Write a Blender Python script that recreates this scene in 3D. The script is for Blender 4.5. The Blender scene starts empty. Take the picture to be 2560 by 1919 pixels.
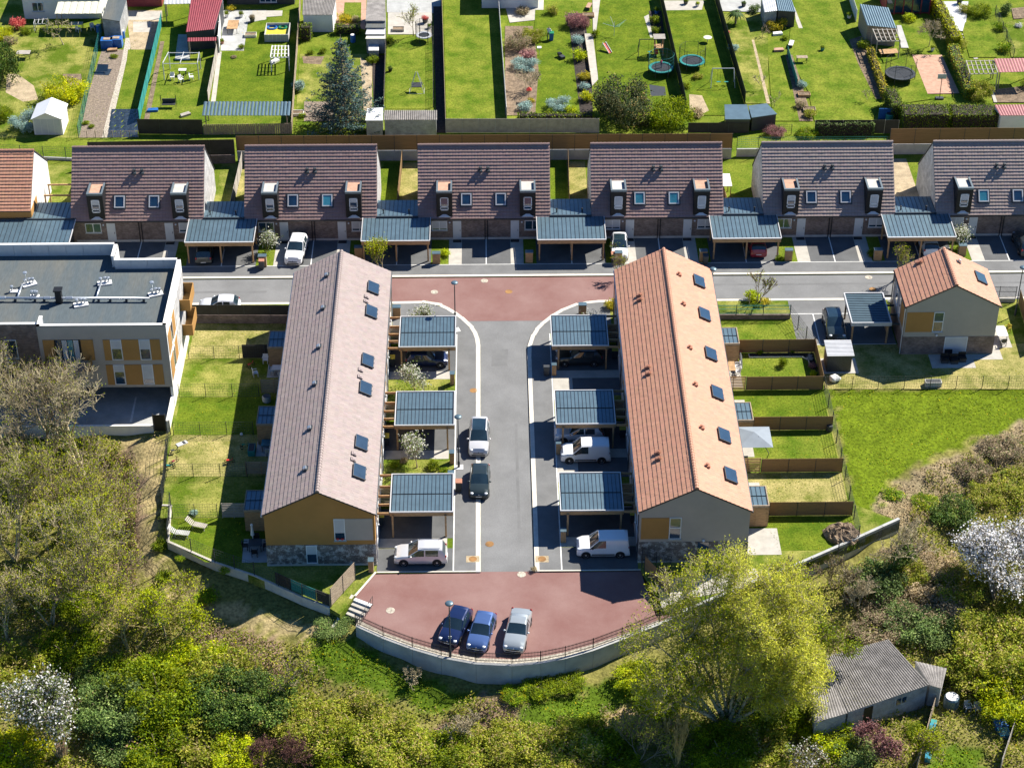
import bpy, math, random
import numpy as np
from mathutils import Vector, Matrix
from mathutils.geometry import tessellate_polygon
R = math.radians
random.seed(7)
rng = np.random.default_rng(11)
SC = bpy.context.scene
COL = SC.collection
# ------------------------------------------------------------------ camera
F, CX, CY, CAMH = 5100.0, 1280.0, 959.5, 110.0          # focal length in pixels of a 2560 px wide picture
PITCH = math.atan(3664 / F)
YAW = math.atan(86 / math.hypot(F, 3664))
FW = Vector((math.sin(YAW) * math.cos(PITCH), math.cos(YAW) * math.cos(PITCH), -math.sin(PITCH)))
RT = Vector((math.cos(YAW), -math.sin(YAW), 0))
UP = RT.cross(FW)
_o = FW * (CAMH / math.sin(PITCH))
CAM = Vector((-_o.x, -_o.y, CAMH))
cd = bpy.data.cameras.new('camera')
cam = bpy.data.objects.new('camera', cd)
COL.objects.link(cam)
cam.location = CAM
cam.rotation_euler = Matrix((RT, UP, -FW)).transposed().to_euler()
cd.sensor_width = 36
cd.lens = F / 2560 * 36
cd.clip_start, cd.clip_end = 1, 3000
SC.camera = cam
def g(x, y, z=0.0):
 """site survey: the ground point (at height z) seen at a pixel of the 2560 px photograph"""
 d = FW + RT * ((x - CX) / F) - UP * ((y - CY) / F)
 t = (z - CAM.z) / d.z
 p = CAM + d * t
 return (p.x, p.y)
def g3(x, y, z=0.0):
 return Vector((*g(x, y, z), z))
# ------------------------------------------------------------------ sky, sun, exposure
SUN_AZ_X, SUN_AZ_Y, SUN_EL = 0.815, 0.579, R(43.6)
w = bpy.data.worlds.new('World')
SC.world = w
w.use_nodes = True
nt = w.node_tree
sky = nt.nodes.new('ShaderNodeTexSky')
sky.sky_type = 'NISHITA'
sky.sun_disc = False
sky.sun_elevation = SUN_EL
sky.sun_rotation = math.atan2(SUN_AZ_X, SUN_AZ_Y)
sky.altitude = 150
sky.air_density = 1.0
sky.dust_density = 0.0
sky.ozone_density = 3.5
nt.nodes['Background'].inputs[1].default_value = 0.05
tn = nt.nodes.new('ShaderNodeMix'); tn.data_type = 'RGBA'; tn.blend_type = 'MULTIPLY'; tn.inputs[0].default_value = 1
tn.inputs[7].default_value = (.62, .95, 1.28, 1)   # deep blue clear-air sky
nt.links.new(sky.outputs[0], tn.inputs[6]); nt.links.new(tn.outputs[2], nt.nodes['Background'].inputs[0])
sd = bpy.data.lights.new('sun', 'SUN')
sd.energy = 5.0
sd.angle = R(0.5)
sd.color = (1.0, 0.95, 0.86)
sun = bpy.data.objects.new('sun', sd)
COL.objects.link(sun)
_s = Vector((SUN_AZ_X * math.cos(SUN_EL), SUN_AZ_Y * math.cos(SUN_EL), math.sin(SUN_EL)))
sun.rotation_euler = _s.to_track_quat('Z', 'Y').to_euler()
sun.location = (60, 60, 120)
vs = SC.view_settings
vs.view_transform, vs.look, vs.exposure, vs.gamma = 'Standard', 'None', 0.9, 1.0
vs.use_curve_mapping = False
SC.cycles.max_bounces = 5
SC.cycles.diffuse_bounces = 1
SC.cycles.glossy_bounces = 2
SC.cycles.transmission_bounces = 3
SC.cycles.transparent_max_bounces = 4
SC.cycles.sample_clamp_indirect = 6
# ------------------------------------------------------------------ materials
def s2l(c):
 c = c / 255
 return c / 12.92 if c < .04045 else ((c + .055) / 1.055) ** 2.4
def mat(name, rgb, rough=.75, var=.18, scale=1.2, metal=0.0, bump=0.0, bscale=18, col=False, spec=.3, coat=0.0, detail=4, rgb2=None, lo=.35, hi=.65, fine=0.0, fscale=9, trans=0.0, stretch=None):
 m = bpy.data.materials.new(name)
 m.use_nodes = True
 n, l = m.node_tree.nodes, m.node_tree.links
 b = n['Principled BSDF']
 b.inputs['Roughness'].default_value = rough
 b.inputs['Metallic'].default_value = metal
 b.inputs['Specular IOR Level'].default_value = spec
 b.inputs['Coat Weight'].default_value = coat
 if trans: b.inputs['Transmission Weight'].default_value = trans
 pos = n.new('ShaderNodeNewGeometry').outputs['Position']
 if stretch:
  mp = n.new('ShaderNodeMapping'); mp.inputs['Scale'].default_value = stretch
  l.new(pos, mp.inputs[0]); pos = mp.outputs[0]
 tx = n.new('ShaderNodeTexNoise')
 tx.inputs['Scale'].default_value = scale
 tx.inputs['Detail'].default_value = detail
 tx.inputs['Roughness'].default_value = .62
 l.new(pos, tx.inputs['Vector'])
 rp = n.new('ShaderNodeValToRGB')
 a = rgb
 c2 = rgb2 if rgb2 else tuple(min(1, k * (1 + var)) for k in rgb)
 c1 = rgb if rgb2 else tuple(k * (1 - var) for k in rgb)
 rp.color_ramp.elements[0].position, rp.color_ramp.elements[1].position = lo, hi
 rp.color_ramp.elements[0].color = (*c1, 1)
 rp.color_ramp.elements[1].color = (*c2, 1)
 l.new(tx.outputs[0], rp.inputs[0])
 out = rp.outputs[0]
 if fine:
  t2 = n.new('ShaderNodeTexNoise'); t2.inputs['Scale'].default_value = fscale; t2.inputs['Detail'].default_value = 3
  l.new(pos, t2.inputs['Vector'])
  mr = n.new('ShaderNodeMapRange'); mr.inputs[1].default_value = .3; mr.inputs[2].default_value = .7
  mr.inputs[3].default_value = 1 - fine; mr.inputs[4].default_value = 1 + fine
  l.new(t2.outputs[0], mr.inputs[0])
  mx = n.new('ShaderNodeMix'); mx.data_type = 'RGBA'; mx.blend_type = 'MULTIPLY'; mx.inputs[0].default_value = 1
  l.new(out, mx.inputs[6]); l.new(mr.outputs[0], mx.inputs[7]); out = mx.outputs[2]
 if col:
  at = n.new('ShaderNodeAttribute'); at.attribute_name = 'Col'
  mx = n.new('ShaderNodeMix'); mx.data_type = 'RGBA'; mx.blend_type = 'MULTIPLY'; mx.inputs[0].default_value = 1
  l.new(out, mx.inputs[6]); l.new(at.outputs[0], mx.inputs[7]); out = mx.outputs[2]
 l.new(out, b.inputs['Base Color'])
 if bump:
  tb = n.new('ShaderNodeTexNoise'); tb.inputs['Scale'].default_value = bscale; tb.inputs['Detail'].default_value = 3
  l.new(pos, tb.inputs['Vector'])
  bp = n.new('ShaderNodeBump'); bp.inputs['Strength'].default_value = bump; bp.inputs['Distance'].default_value = .05
  l.new(tb.outputs[0], bp.inputs['Height']); l.new(bp.outputs[0], b.inputs['Normal'])
 m['nodes_out'] = 0
 return m
def brick_mat(name, c1, c2, mortar, sx=1.0, worn=0.0):
 m = bpy.data.materials.new(name)
 m.use_nodes = True
 n, l = m.node_tree.nodes, m.node_tree.links
 b = n['Principled BSDF']; b.inputs['Roughness'].default_value = .85
 tc = n.new('ShaderNodeTexCoord')
 ge = n.new('ShaderNodeNewGeometry')
 sx_ = n.new('ShaderNodeSeparateXYZ'); l.new(ge.outputs['Position'], sx_.inputs[0])
 ad = n.new('ShaderNodeMath'); ad.operation = 'ADD'; l.new(sx_.outputs[0], ad.inputs[0]); l.new(sx_.outputs[1], ad.inputs[1])
 cb = n.new('ShaderNodeCombineXYZ'); l.new(ad.outputs[0], cb.inputs[0]); l.new(sx_.outputs[2], cb.inputs[1])
 bt = n.new('ShaderNodeTexBrick')
 l.new(cb.outputs[0], bt.inputs[0])
 bt.inputs['Color1'].default_value = (*c1, 1); bt.inputs['Color2'].default_value = (*c2, 1); bt.inputs['Mortar'].default_value = (*mortar, 1)
 bt.inputs['Scale'].default_value = 1; bt.inputs['Brick Width'].default_value = .24; bt.inputs['Row Height'].default_value = .085
 bt.inputs['Mortar Size'].default_value = .008
 tx = n.new('ShaderNodeTexNoise'); tx.inputs['Scale'].default_value = 1.1; tx.inputs['Detail'].default_value = 6; tx.inputs['Roughness'].default_value = .7
 l.new(ge.outputs['Position'], tx.inputs[0])
 mr = n.new('ShaderNodeMapRange'); mr.inputs[1].default_value = .3; mr.inputs[2].default_value = .7; mr.inputs[3].default_value = .6; mr.inputs[4].default_value = 1.4
 l.new(tx.outputs[0], mr.inputs[0])
 mx = n.new('ShaderNodeMix'); mx.data_type = 'RGBA'; mx.blend_type = 'MULTIPLY'; mx.inputs[0].default_value = 1
 l.new(bt.outputs[0], mx.inputs[6]); l.new(mr.outputs[0], mx.inputs[7])
 out = mx.outputs[2]
 if worn:
  t3 = n.new('ShaderNodeTexNoise'); t3.inputs['Scale'].default_value = 2.2; t3.inputs['Detail'].default_value = 8; t3.inputs['Roughness'].default_value = .8
  l.new(ge.outputs['Position'], t3.inputs[0])
  r3 = n.new('ShaderNodeMapRange'); r3.inputs[1].default_value = .5; r3.inputs[2].default_value = .58; r3.inputs[3].default_value = 0; r3.inputs[4].default_value = worn
  l.new(t3.outputs[0], r3.inputs[0])
  m3 = n.new('ShaderNodeMix'); m3.data_type = 'RGBA'
  l.new(r3.outputs[0], m3.inputs[0]); l.new(out, m3.inputs[6]); m3.inputs[7].default_value = (.5, .5, .48, 1); out = m3.outputs[2]
 l.new(out, b.inputs['Base Color'])
 bp = n.new('ShaderNodeBump'); bp.inputs['Strength'].default_value = .4; bp.inputs['Distance'].default_value = .01
 l.new(bt.outputs['Fac'], bp.inputs['Height']); bp.invert = True; l.new(bp.outputs[0], b.inputs['Normal'])
 return m
def leaf_mat(name, trl=.35):
 m = bpy.data.materials.new(name)
 m.use_nodes = True
 n, l = m.node_tree.nodes, m.node_tree.links
 b = n['Principled BSDF']
 b.inputs['Roughness'].default_value = .6
 b.inputs['Specular IOR Level'].default_value = .2
 at = n.new('ShaderNodeAttribute'); at.attribute_name = 'Col'
 l.new(at.outputs[0], b.inputs['Base Color'])
 if trl:
  t = n.new('ShaderNodeBsdfTranslucent'); l.new(at.outputs[0], t.inputs[0])
  mx = n.new('ShaderNodeMixShader'); mx.inputs[0].default_value = trl
  l.new(b.outputs[0], mx.inputs[1]); l.new(t.outputs[0], mx.inputs[2])
  l.new(mx.outputs[0], n['Material Output'].inputs[0])
 return m
M = {}
def lin(r, gg, b): return (s2l(r), s2l(gg), s2l(b))
M['road'] = mat('road_asphalt', (.195, .195, .192), .88, .13, .28, bump=.25, bscale=30, fine=.10, fscale=9, detail=8)
M['pave'] = mat('pavement_asphalt', (.175, .175, .172), .9, .12, .5, bump=.25, bscale=30, fine=.08, fscale=12)
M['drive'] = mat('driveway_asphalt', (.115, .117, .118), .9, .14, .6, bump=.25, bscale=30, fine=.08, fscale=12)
M['red'] = mat('red_asphalt', (.205, .098, .085), .9, .0, .2, rgb2=(.285, .175, .155), lo=.3, hi=.72, bump=.25, bscale=30, fine=.06, fscale=14, detail=6)
M['kerb'] = mat('kerb_concrete', (.66, .61, .52), .85, .12, 1.2)
M['paint'] = mat('road_paint', (.75, .74, .70), .7, .1, 3)
M['conc'] = mat('concrete_slab', (.45, .42, .365), .9, .12, 1.0, bump=.15)
M['concgrey'] = mat('concrete_wall', (.42, .42, .40), .88, .14, .8, bump=.15)
M['pebble'] = mat('pebbles', (.46, .41, .33), .9, .4, 6, bump=.8, bscale=14)
M['lawn'] = mat('lawn_grass', (.085, .145, .010), .95, 0, .42, rgb2=(.205, .235, .030), lo=.36, hi=.66, bump=.9, bscale=9, fine=.32, fscale=5.5, detail=7, spec=.05)
M['lawnlush'] = mat('lush_grass', (.072, .125, .008), .95, 0, .5, rgb2=(.155, .198, .017), lo=.35, hi=.66, bump=.9, bscale=9, fine=.3, fscale=5, detail=7, spec=.05)
M['lawndry'] = mat('dry_grass', (.16, .175, .035), .95, 0, .55, rgb2=(.40, .34, .13), lo=.36, hi=.62, bump=.9, bscale=9, fine=.3, fscale=6, detail=7, spec=.05)
M['lawnmix'] = mat('patchy_grass', (.095, .145, .012), .95, 0, .33, rgb2=(.31, .295, .075), lo=.42, hi=.63, bump=.9, bscale=9, fine=.3, fscale=6, detail=7, spec=.05)
M['soil'] = mat('bare_soil', (.20, .145, .095), .95, .3, 1.5, bump=1, bscale=8, fine=.2, fscale=6)
M['tilled'] = mat('tilled_soil', (.235, .185, .14), .95, .25, 3, bump=1, bscale=7, fine=.2, fscale=6)
M['earth'] = mat('pale_earth', (.42, .33, .21), .95, .2, 1.2, bump=.8, bscale=9, fine=.2)
M['darksoil_shade'] = mat('dark_soil_and_shade', (.045, .035, .03), .95, .35, 3, bump=1, bscale=9)  # soil of the beds; also shade put into the colour of two paths
M['brick'] = brick_mat('grey_brown_brick', (.155, .105, .085), (.25, .185, .155), (.20, .17, .15))
M['brickw'] = brick_mat('worn_grey_brick', (.10, .085, .08), (.22, .195, .18), (.2, .18, .165), worn=.95)
M['brickred'] = brick_mat('red_brick', (.32, .12, .07), (.42, .2, .12), (.35, .3, .25))
M['bricklt'] = brick_mat('pale_grey_brick', (.40, .39, .37), (.56, .54, .52), (.5, .48, .46))
M['block'] = brick_mat('grey_block', (.33, .33, .32), (.40, .40, .39), (.28, .28, .27))
M['plinth'] = mat('plinth_render', (.52, .50, .46), .85, .1)
M['beige'] = mat('beige_render', (.43, .385, .335), .9, .05, .6)
M['white'] = mat('white_render', (.80, .78, .74), .85, .06, .8)
M['ochre'] = mat('ochre_render', (.42, .225, .07), .9, .06, .6)
M['timber'] = mat('larch_timber', (.44, .27, .135), .75, .22, 2.5, stretch=(1, 1, 6))
M['timberold'] = mat('weathered_timber', (.36, .28, .20), .85, .22, 3, stretch=(1, 1, 4))
M['screen'] = mat('brown_fence_screen', (.27, .165, .075), .8, .12, 1.2, stretch=(.6, .6, 14))
M['screendk'] = mat('dark_fence_screen', (.055, .05, .042), .8, .15, 1.2)
M['dark'] = mat('anthracite_metal', (.045, .05, .055), .5, .1, 2, spec=.5)
M['black'] = mat('black_plastic', (.015, .016, .018), .5, .1, 2)
M['zinc'] = mat('zinc_roof_sheet', (.125, .195, .235), .42, .10, 1.1, metal=.45, spec=.5)
M['seam'] = mat('roof_seam', (.05, .065, .08), .5, .1, 1, metal=.3)
M['zincedge'] = mat('pale_metal_edge', (.62, .62, .62), .45, .06, 1, metal=.2)
M['dormrim'] = mat('grey_zinc_rim', (.17, .21, .235), .45, .06, 1, metal=.3)
M['canvas'] = mat('grey_canvas', (.25, .285, .32), .8, .05)
M['pvc'] = mat('white_pvc', (.76, .77, .78), .45, .04, 1)
M['doorp'] = mat('pale_grey_door', (.62, .63, .63), .5, .05, 1)
M['glass'] = mat('window_glass', (.015, .045, .09), .06, .3, .7, spec=1.0, coat=.6)
M['glassteal'] = mat('window_blind_glass', (.05, .24, .32), .08, .3, .7, spec=1.0, coat=.5)
M['blind'] = mat('roller_blind', (.55, .56, .58), .6, .05, 1)
M['solar'] = mat('solar_panel', (.022, .045, .075), .18, .15, 1.5, spec=.8, coat=.3)
M['tilebrown'] = mat('mauve_roof_tile', (.31, .248, .228), .62, .07, 1.5, col=True)
M['tiledark'] = mat('purple_brown_roof_tile', (.30, .20, .178), .62, .07, 1.5, col=True)
M['tilesheen'] = mat('painted_sheen_roof_tile', (.335, .262, .235), .62, .07, 1.5, col=True)  # paler copy of the row-house tile, grazing sheen put into its colour
M['tileorange'] = mat('terracotta_roof_tile', (.50, .255, .165), .65, .06, 1.5, col=True)
M['ventbrown'] = mat('brown_vent', (.30, .24, .23), .7, .07)
M['ventorange'] = mat('terracotta_vent', (.42, .19, .12), .7, .07)
M['felt'] = mat('bitumen_roof_felt', (.088, .11, .12), .9, .0, .16, rgb2=(.17, .155, .12), lo=.42, hi=.75, fine=.12, fscale=5, stretch=(1.6, .25, 1), bump=.15)
M['galv'] = mat('galvanised_duct', (.55, .58, .60), .35, .08, 2, metal=.7)
M['rust'] = mat('rusty_stain', (.30, .16, .06), .9, .3, 1)
M['leaf'] = leaf_mat('leaves', .42)
M['leafd'] = leaf_mat('thick_leaves', .2)
M['petal'] = leaf_mat('petals', .3)
M['bark'] = mat('bark', (.33, .26, .16), .9, .25, 3, bump=.5, bscale=20)
M['barkgrey'] = mat('grey_bark', (.50, .42, .26), .9, .25, 3, bump=.5, bscale=20)
M['barkred'] = mat('reddish_twigs', (.19, .095, .075), .9, .25, 3)
M['barkyel'] = mat('lichen_bark', (.44, .35, .14), .9, .3, 3)
M['rubber'] = mat('rubber', (.018, .018, .019), .8, .1, 5)
M['rim'] = mat('alloy', (.45, .46, .48), .35, .05, 5, metal=.8)
M['chrome'] = mat('chrome', (.6, .62, .65), .2, .05, 5, metal=.9)
M['lamp'] = mat('headlight_glass', (.65, .68, .70), .15, .1, 9, spec=.9)
M['tail'] = mat('taillight_red', (.35, .012, .012), .2, .1, 9, spec=.8)
M['plate'] = mat('number_plate', (.75, .74, .70), .5, .04, 9)
M['cglass'] = mat('car_glass', (.018, .035, .045), .05, .2, .9, spec=1.0, coat=.6)
M['blue'] = mat('blue_plastic', (.03, .14, .42), .45, .12, 2)
M['teal'] = mat('teal_mesh', (.03, .25, .235), .6, .12, 2)
M['green'] = mat('green_plastic', (.02, .22, .10), .5, .12, 2)
M['yellow'] = mat('yellow_plastic', (.62, .50, .05), .5, .1, 2)
M['redp'] = mat('red_plastic', (.55, .05, .035), .45, .1, 2)
M['tarp'] = mat('dark_tarpaulin', (.025, .035, .045), .25, .4, 3, bump=.9, bscale=3, spec=.8)
M['trampmat'] = mat('trampoline_mat', (.03, .035, .042), .7, .1, 2)
M['skin'] = mat('skin', (.50, .30, .22), .6, .05, 4)
M['shirt'] = mat('white_shirt', (.75, .78, .80), .8, .05, 4)
M['redsheet'] = mat('red_metal_sheet', (.27, .045, .055), .5, .12, 1.4, spec=.4)
M['pinksheet'] = mat('faded_red_sheet', (.42, .17, .17), .55, .12, 1.4)
M['fibro'] = mat('fibre_cement_sheet', (.26, .24, .22), .9, .25, 1.2, bump=.3, fine=.2)
M['cream'] = mat('cream_sheet', (.66, .64, .50), .7, .06, 1)
M['plank'] = mat('grey_plank', (.40, .36, .31), .85, .15, 2)
M['ochrepatio'] = mat('salmon_paving', (.50, .30, .21), .9, .15, 2)
# ------------------------------------------------------------------ mesh helpers
class MB:
 def __init__(s): s.v, s.f, s.m, s.c = [], [], [], []
 def quad(s, a, b, c, d, m=0, col=None):
  i = len(s.v); s.v += [tuple(a), tuple(b), tuple(c), tuple(d)]; s.f.append((i, i + 1, i + 2, i + 3)); s.m.append(m); s.c.append(col)
 def poly(s, pts, m=0):
  i = len(s.v); s.v += [tuple(p) for p in pts]; s.f.append(tuple(range(i, i + len(pts)))); s.m.append(m); s.c.append(None)
 def box(s, x0, x1, y0, y1, z0, z1, m=0):
  i = len(s.v)
  s.v += [(x0, y0, z0), (x1, y0, z0), (x1, y1, z0), (x0, y1, z0), (x0, y0, z1), (x1, y0, z1), (x1, y1, z1), (x0, y1, z1)]
  for q in ((3, 2, 1, 0), (4, 5, 6, 7), (0, 1, 5, 4), (1, 2, 6, 5), (2, 3, 7, 6), (3, 0, 4, 7)):
   s.f.append(tuple(i + k for k in q)); s.m.append(m); s.c.append(None)
  return s
 def hexa(s, p, m=0):
  i = len(s.v); s.v += [tuple(q) for q in p]
  for q in ((3, 2, 1, 0), (4, 5, 6, 7), (0, 1, 5, 4), (1, 2, 6, 5), (2, 3, 7, 6), (3, 0, 4, 7)):
   s.f.append(tuple(i + k for k in q)); s.m.append(m); s.c.append(None)
  return s
 def bar(s, a, b, wd, h, m=0, up=(0, 0, 1)):
  """box beam from a to b, width wd, height h (centred)"""
  a, b = Vector(a), Vector(b); d = (b - a).normalized(); u = Vector(up)
  if abs(d.dot(u)) > .95: u = Vector((1, 0, 0))
  sd_ = d.cross(u).normalized() * (wd / 2); uu = sd_.cross(d).normalized() * (h / 2)
  s.hexa([a - sd_ - uu, a + sd_ - uu, b + sd_ - uu, b - sd_ - uu, a - sd_ + uu, a + sd_ + uu, b + sd_ + uu, b - sd_ + uu], m)
  return s
 def prism(s, pts, z0, z1, m=0, mside=None, bottom=False):
  """vertical extrusion of a plan polygon (counter-clockwise)"""
  ar = sum(pts[i][0] * pts[(i + 1) % len(pts)][1] - pts[(i + 1) % len(pts)][0] * pts[i][1] for i in range(len(pts)))
  if ar < 0: pts = list(reversed(pts))
  i = len(s.v); n = len(pts)
  s.v += [(p[0], p[1], z1) for p in pts] + [(p[0], p[1], z0) for p in pts]
  if n <= 4:
   s.f.append(tuple(range(i, i + n))); s.m.append(m); s.c.append(None)
  else:
   for t in tessellate_polygon([[Vector((p[0], p[1], 0)) for p in pts]]):
    a, b, c = [Vector(pts[k]).to_2d() for k in t]
    if (b - a).cross(c - a) < 0: t = (t[0], t[2], t[1])
    s.f.append(tuple(i + k for k in t)); s.m.append(m); s.c.append(None)
  for k in range(n):
   q = (k + 1) % n
   s.f.append((i + q, i + k, i + n + k, i + n + q)); s.m.append(m if mside is None else mside); s.c.append(None)
  if bottom: s.f.append(tuple(i + n + k for k in reversed(range(n)))); s.m.append(m); s.c.append(None)
  return s
 def tube(s, pts, rad, n=8, m=0, cap=True):
  pts = [Vector(p) for p in pts]
  if not hasattr(rad, '__len__'): rad = [rad] * len(pts)
  rings = []
  for k, p in enumerate(pts):
   d = (pts[min(k + 1, len(pts) - 1)] - pts[max(k - 1, 0)]).normalized()
   u = Vector((0, 0, 1)) if abs(d.z) < .9 else Vector((1, 0, 0))
   a = d.cross(u).normalized(); b = d.cross(a)
   i = len(s.v); rings.append(i)
   for j in range(n):
    t = 2 * math.pi * j / n
    s.v.append(tuple(p + (a * math.cos(t) + b * math.sin(t)) * rad[k]))
  for k in range(len(pts) - 1):
   for j in range(n):
    q = (j + 1) % n
    s.f.append((rings[k] + j, rings[k + 1] + j, rings[k + 1] + q, rings[k] + q)); s.m.append(m); s.c.append(None)
  if cap:
   s.f.append(tuple(rings[0] + j for j in range(n))); s.m.append(m); s.c.append(None)
   s.f.append(tuple(rings[-1] + j for j in reversed(range(n)))); s.m.append(m); s.c.append(None)
  return s
 def lathe(s, prof, c=(0, 0, 0), n=12, m=0, axis='z'):
  i0 = len(s.v)
  for (r, h) in prof:
   for j in range(n):
    t = 2 * math.pi * j / n
    x, y = r * math.cos(t), r * math.sin(t)
    p = (x, y, h) if axis == 'z' else (x, h, y) if axis == 'y' else (h, x, y)
    s.v.append((p[0] + c[0], p[1] + c[1], p[2] + c[2]))
  for k in range(len(prof) - 1):
   for j in range(n):
    q = (j + 1) % n
    fc = (i0 + k * n + j, i0 + k * n + q, i0 + (k + 1) * n + q, i0 + (k + 1) * n + j)
    s.f.append(fc if axis != 'y' else tuple(reversed(fc))); s.m.append(m); s.c.append(None)
  return s
 def ball(s, c, r, n=10, k=6, m=0, sc=(1, 1, 1)):
  i0 = len(s.v)
  for a in range(k + 1):
   ph = math.pi * a / k
   for j in range(n):
    t = 2 * math.pi * j / n
    s.v.append((c[0] + r * sc[0] * math.sin(ph) * math.cos(t), c[1] + r * sc[1] * math.sin(ph) * math.sin(t), c[2] + r * sc[2] * math.cos(ph)))
  for a in range(k):
   for j in range(n):
    q = (j + 1) % n
    s.f.append((i0 + a * n + j, i0 + (a + 1) * n + j, i0 + (a + 1) * n + q, i0 + a * n + q)); s.m.append(m); s.c.append(None)
  return s
 def mesh(s, name, mats, smooth=False):
  me = bpy.data.meshes.new(name)
  me.from_pydata(s.v, [], s.f)
  for k in (mats if isinstance(mats, (list, tuple)) else [mats]):
   me.materials.append(M[k] if isinstance(k, str) else k)
  if any(s.m): me.polygons.foreach_set('material_index', s.m)
  if any(c is not None for c in s.c):
   ca = me.color_attributes.new('Col', 'FLOAT_COLOR', 'CORNER')
   arr = []
   for fc, c in zip(s.f, s.c):
    c = c or (1, 1, 1); arr += [c[0], c[1], c[2], 1.0] * len(fc)
   ca.data.foreach_set('color', arr)
  if smooth: me.polygons.foreach_set('use_smooth', [True] * len(s.f))
  me.update()
  return me
 def build(s, name, mats, parent=None, smooth=False, loc=None, kind=None):
  return put(name, s.mesh(name, mats, smooth), parent, loc, kind=kind)
def put(name, me, parent=None, loc=None, rot=None, scale=None, kind=None):
 o = bpy.data.objects.new(name, me)
 COL.objects.link(o)
 if parent is not None: o.parent = parent
 if loc is not None: o.location = loc
 if rot is not None: o.rotation_euler = rot if hasattr(rot, '__len__') else (0, 0, rot)
 if scale is not None: o.scale = scale if hasattr(scale, '__len__') else (scale,) * 3
 if kind: o['kind'] = kind
 return o
def tag(o, label, cat, group=None, kind=None):
 o['label'] = label; o['category'] = cat
 if group: o['group'] = group
 if kind: o['kind'] = kind
 return o
def thing(name, label, cat, loc=(0, 0, 0), rz=0.0, group=None, scale=None):
 o = put(name, None, None, loc, rz, scale)
 o.empty_display_size = .3
 return tag(o, label, cat, group)
def struct(o): o['kind'] = 'structure'; return o
def copy_tree(o, parent=None):
 c = o.copy(); COL.objects.link(c); c.parent = parent
 for ch in o.children: copy_tree(ch, c)
 return c
def B1(x0, x1, y0, y1, z0, z1): return MB().box(x0, x1, y0, y1, z0, z1)
UNIT = {}
def ubox(matname):
 """a shared unit cube, for the many alike boards, posts and sheets"""
 if matname not in UNIT: UNIT[matname] = MB().box(-.5, .5, -.5, .5, -.5, .5).mesh('unit_' + matname, matname)
 return UNIT[matname]
def piece(name, matname, parent, x0, x1, y0, y1, z0, z1):
 return put(name, ubox(matname), parent, ((x0 + x1) / 2, (y0 + y1) / 2, (z0 + z1) / 2), None, (x1 - x0, y1 - y0, z1 - z0))
def beam(name, matname, parent, a, b, wd, h):
 a, b = Vector(a), Vector(b); d = b - a
 o = put(name, ubox(matname), parent, (a + b) / 2, None, (d.length, wd, h))
 o.rotation_euler = d.to_track_quat('X', 'Z').to_euler()
 return o
# ------------------------------------------------------------------ terrain and streets
PX = lambda pts: [g(*p) for p in pts]
# retaining wall of the turning place: outer top edge, from the steps round to the meadow
WALL_PX = [(889, 1566), (958, 1597), (1031, 1624), (1103, 1645), (1190, 1661), (1280, 1665), (1352, 1659), (1413, 1647), (1483, 1627), (1555, 1600), (1648, 1562), (1708, 1535), (1772, 1508), (1880, 1463), (1992, 1418), (2120, 1362), (2250, 1303)]
WALL = PX(WALL_PX)
CTRL = [  # (px, py, ground level there)
 (60, 1080, -.5), (250, 1090, -.25), (400, 1082, -.05), (395, 1180, -.25), (385, 1280, -.6), (330, 1250, -1.4), (250, 1200, -2.0), (120, 1200, -2.3), (0, 1200, -2.6),
 (410, 1380, -.7), (530, 1440, -.75), (640, 1490, -.8), (760, 1530, -.85), (830, 1530, -.8), (790, 1560, -1.0), (880, 1570, -1.0),
 (700, 1600, -1.5), (560, 1560, -1.7), (420, 1480, -1.8), (300, 1400, -2.4), (150, 1400, -2.8), (0, 1400, -3),
 (960, 1625, -1.35), (1100, 1690, -1.75), (1280, 1710, -1.9), (1420, 1690, -1.8), (1560, 1640, -1.7), (1700, 1590, -1.7), (1880, 1510, -1.8), (2000, 1465, -1.6), (2120, 1400, -1.5), (2235, 1345, -1.35),
 (2275, 1312, -1.0), (2200, 1270, -.03), (2150, 1280, -.03), (2100, 1170, -.02), (2090, 1050, -.02), (2200, 1000, -.02), (2400, 990, -.02), (2560, 985, -.02), (2300, 1150, -.25), (2450, 1080, -.3), (2560, 1040, -.3),
 (2400, 1250, -1.2), (2560, 1200, -1.3), (2400, 1400, -2.0), (2560, 1400, -2.3), (2300, 1500, -2.4), (2500, 1600, -2.9), (2150, 1560, -2.4),
 (700, 1750, -2.6), (400, 1700, -2.9), (100, 1700, -3.3), (0, 1919, -3.6), (400, 1919, -3.5), (800, 1919, -3.4), (1200, 1919, -3.3), (1600, 1919, -3.3), (2000, 1919, -3.2), (2400, 1919, -3.2), (2560, 1800, -3.1),
 (1100, 1800, -2.7), (1500, 1780, -2.6), (1800, 1700, -2.5), (2000, 1700, -2.8), (2200, 1750, -3.0), (2350, 1800, -3.0)]
_cp = np.array([[*g(x, y, z), z] for x, y, z in CTRL] + [[x, y, -.03] for x in (-90, -45, 0, 45, 90) for y in (40, 70, 100)] + [[x, y, -.6] for x in range(-90, 91, 15) for y in (12, 16, 20)] + [[-90, -30, -3], [-90, -70, -4], [90, -30, -2.5], [90, -70, -4], [0, -80, -4], [-45, -80, -4], [45, -80, -4], [0, 0, -.6], [-15, -8, -.3], [15, -8, -.4], [0, -30, -1.2], [-26, -8, -.2], [24, -8, -.1], [34, 2, -.04], [45, 4, -.04]])
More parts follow.
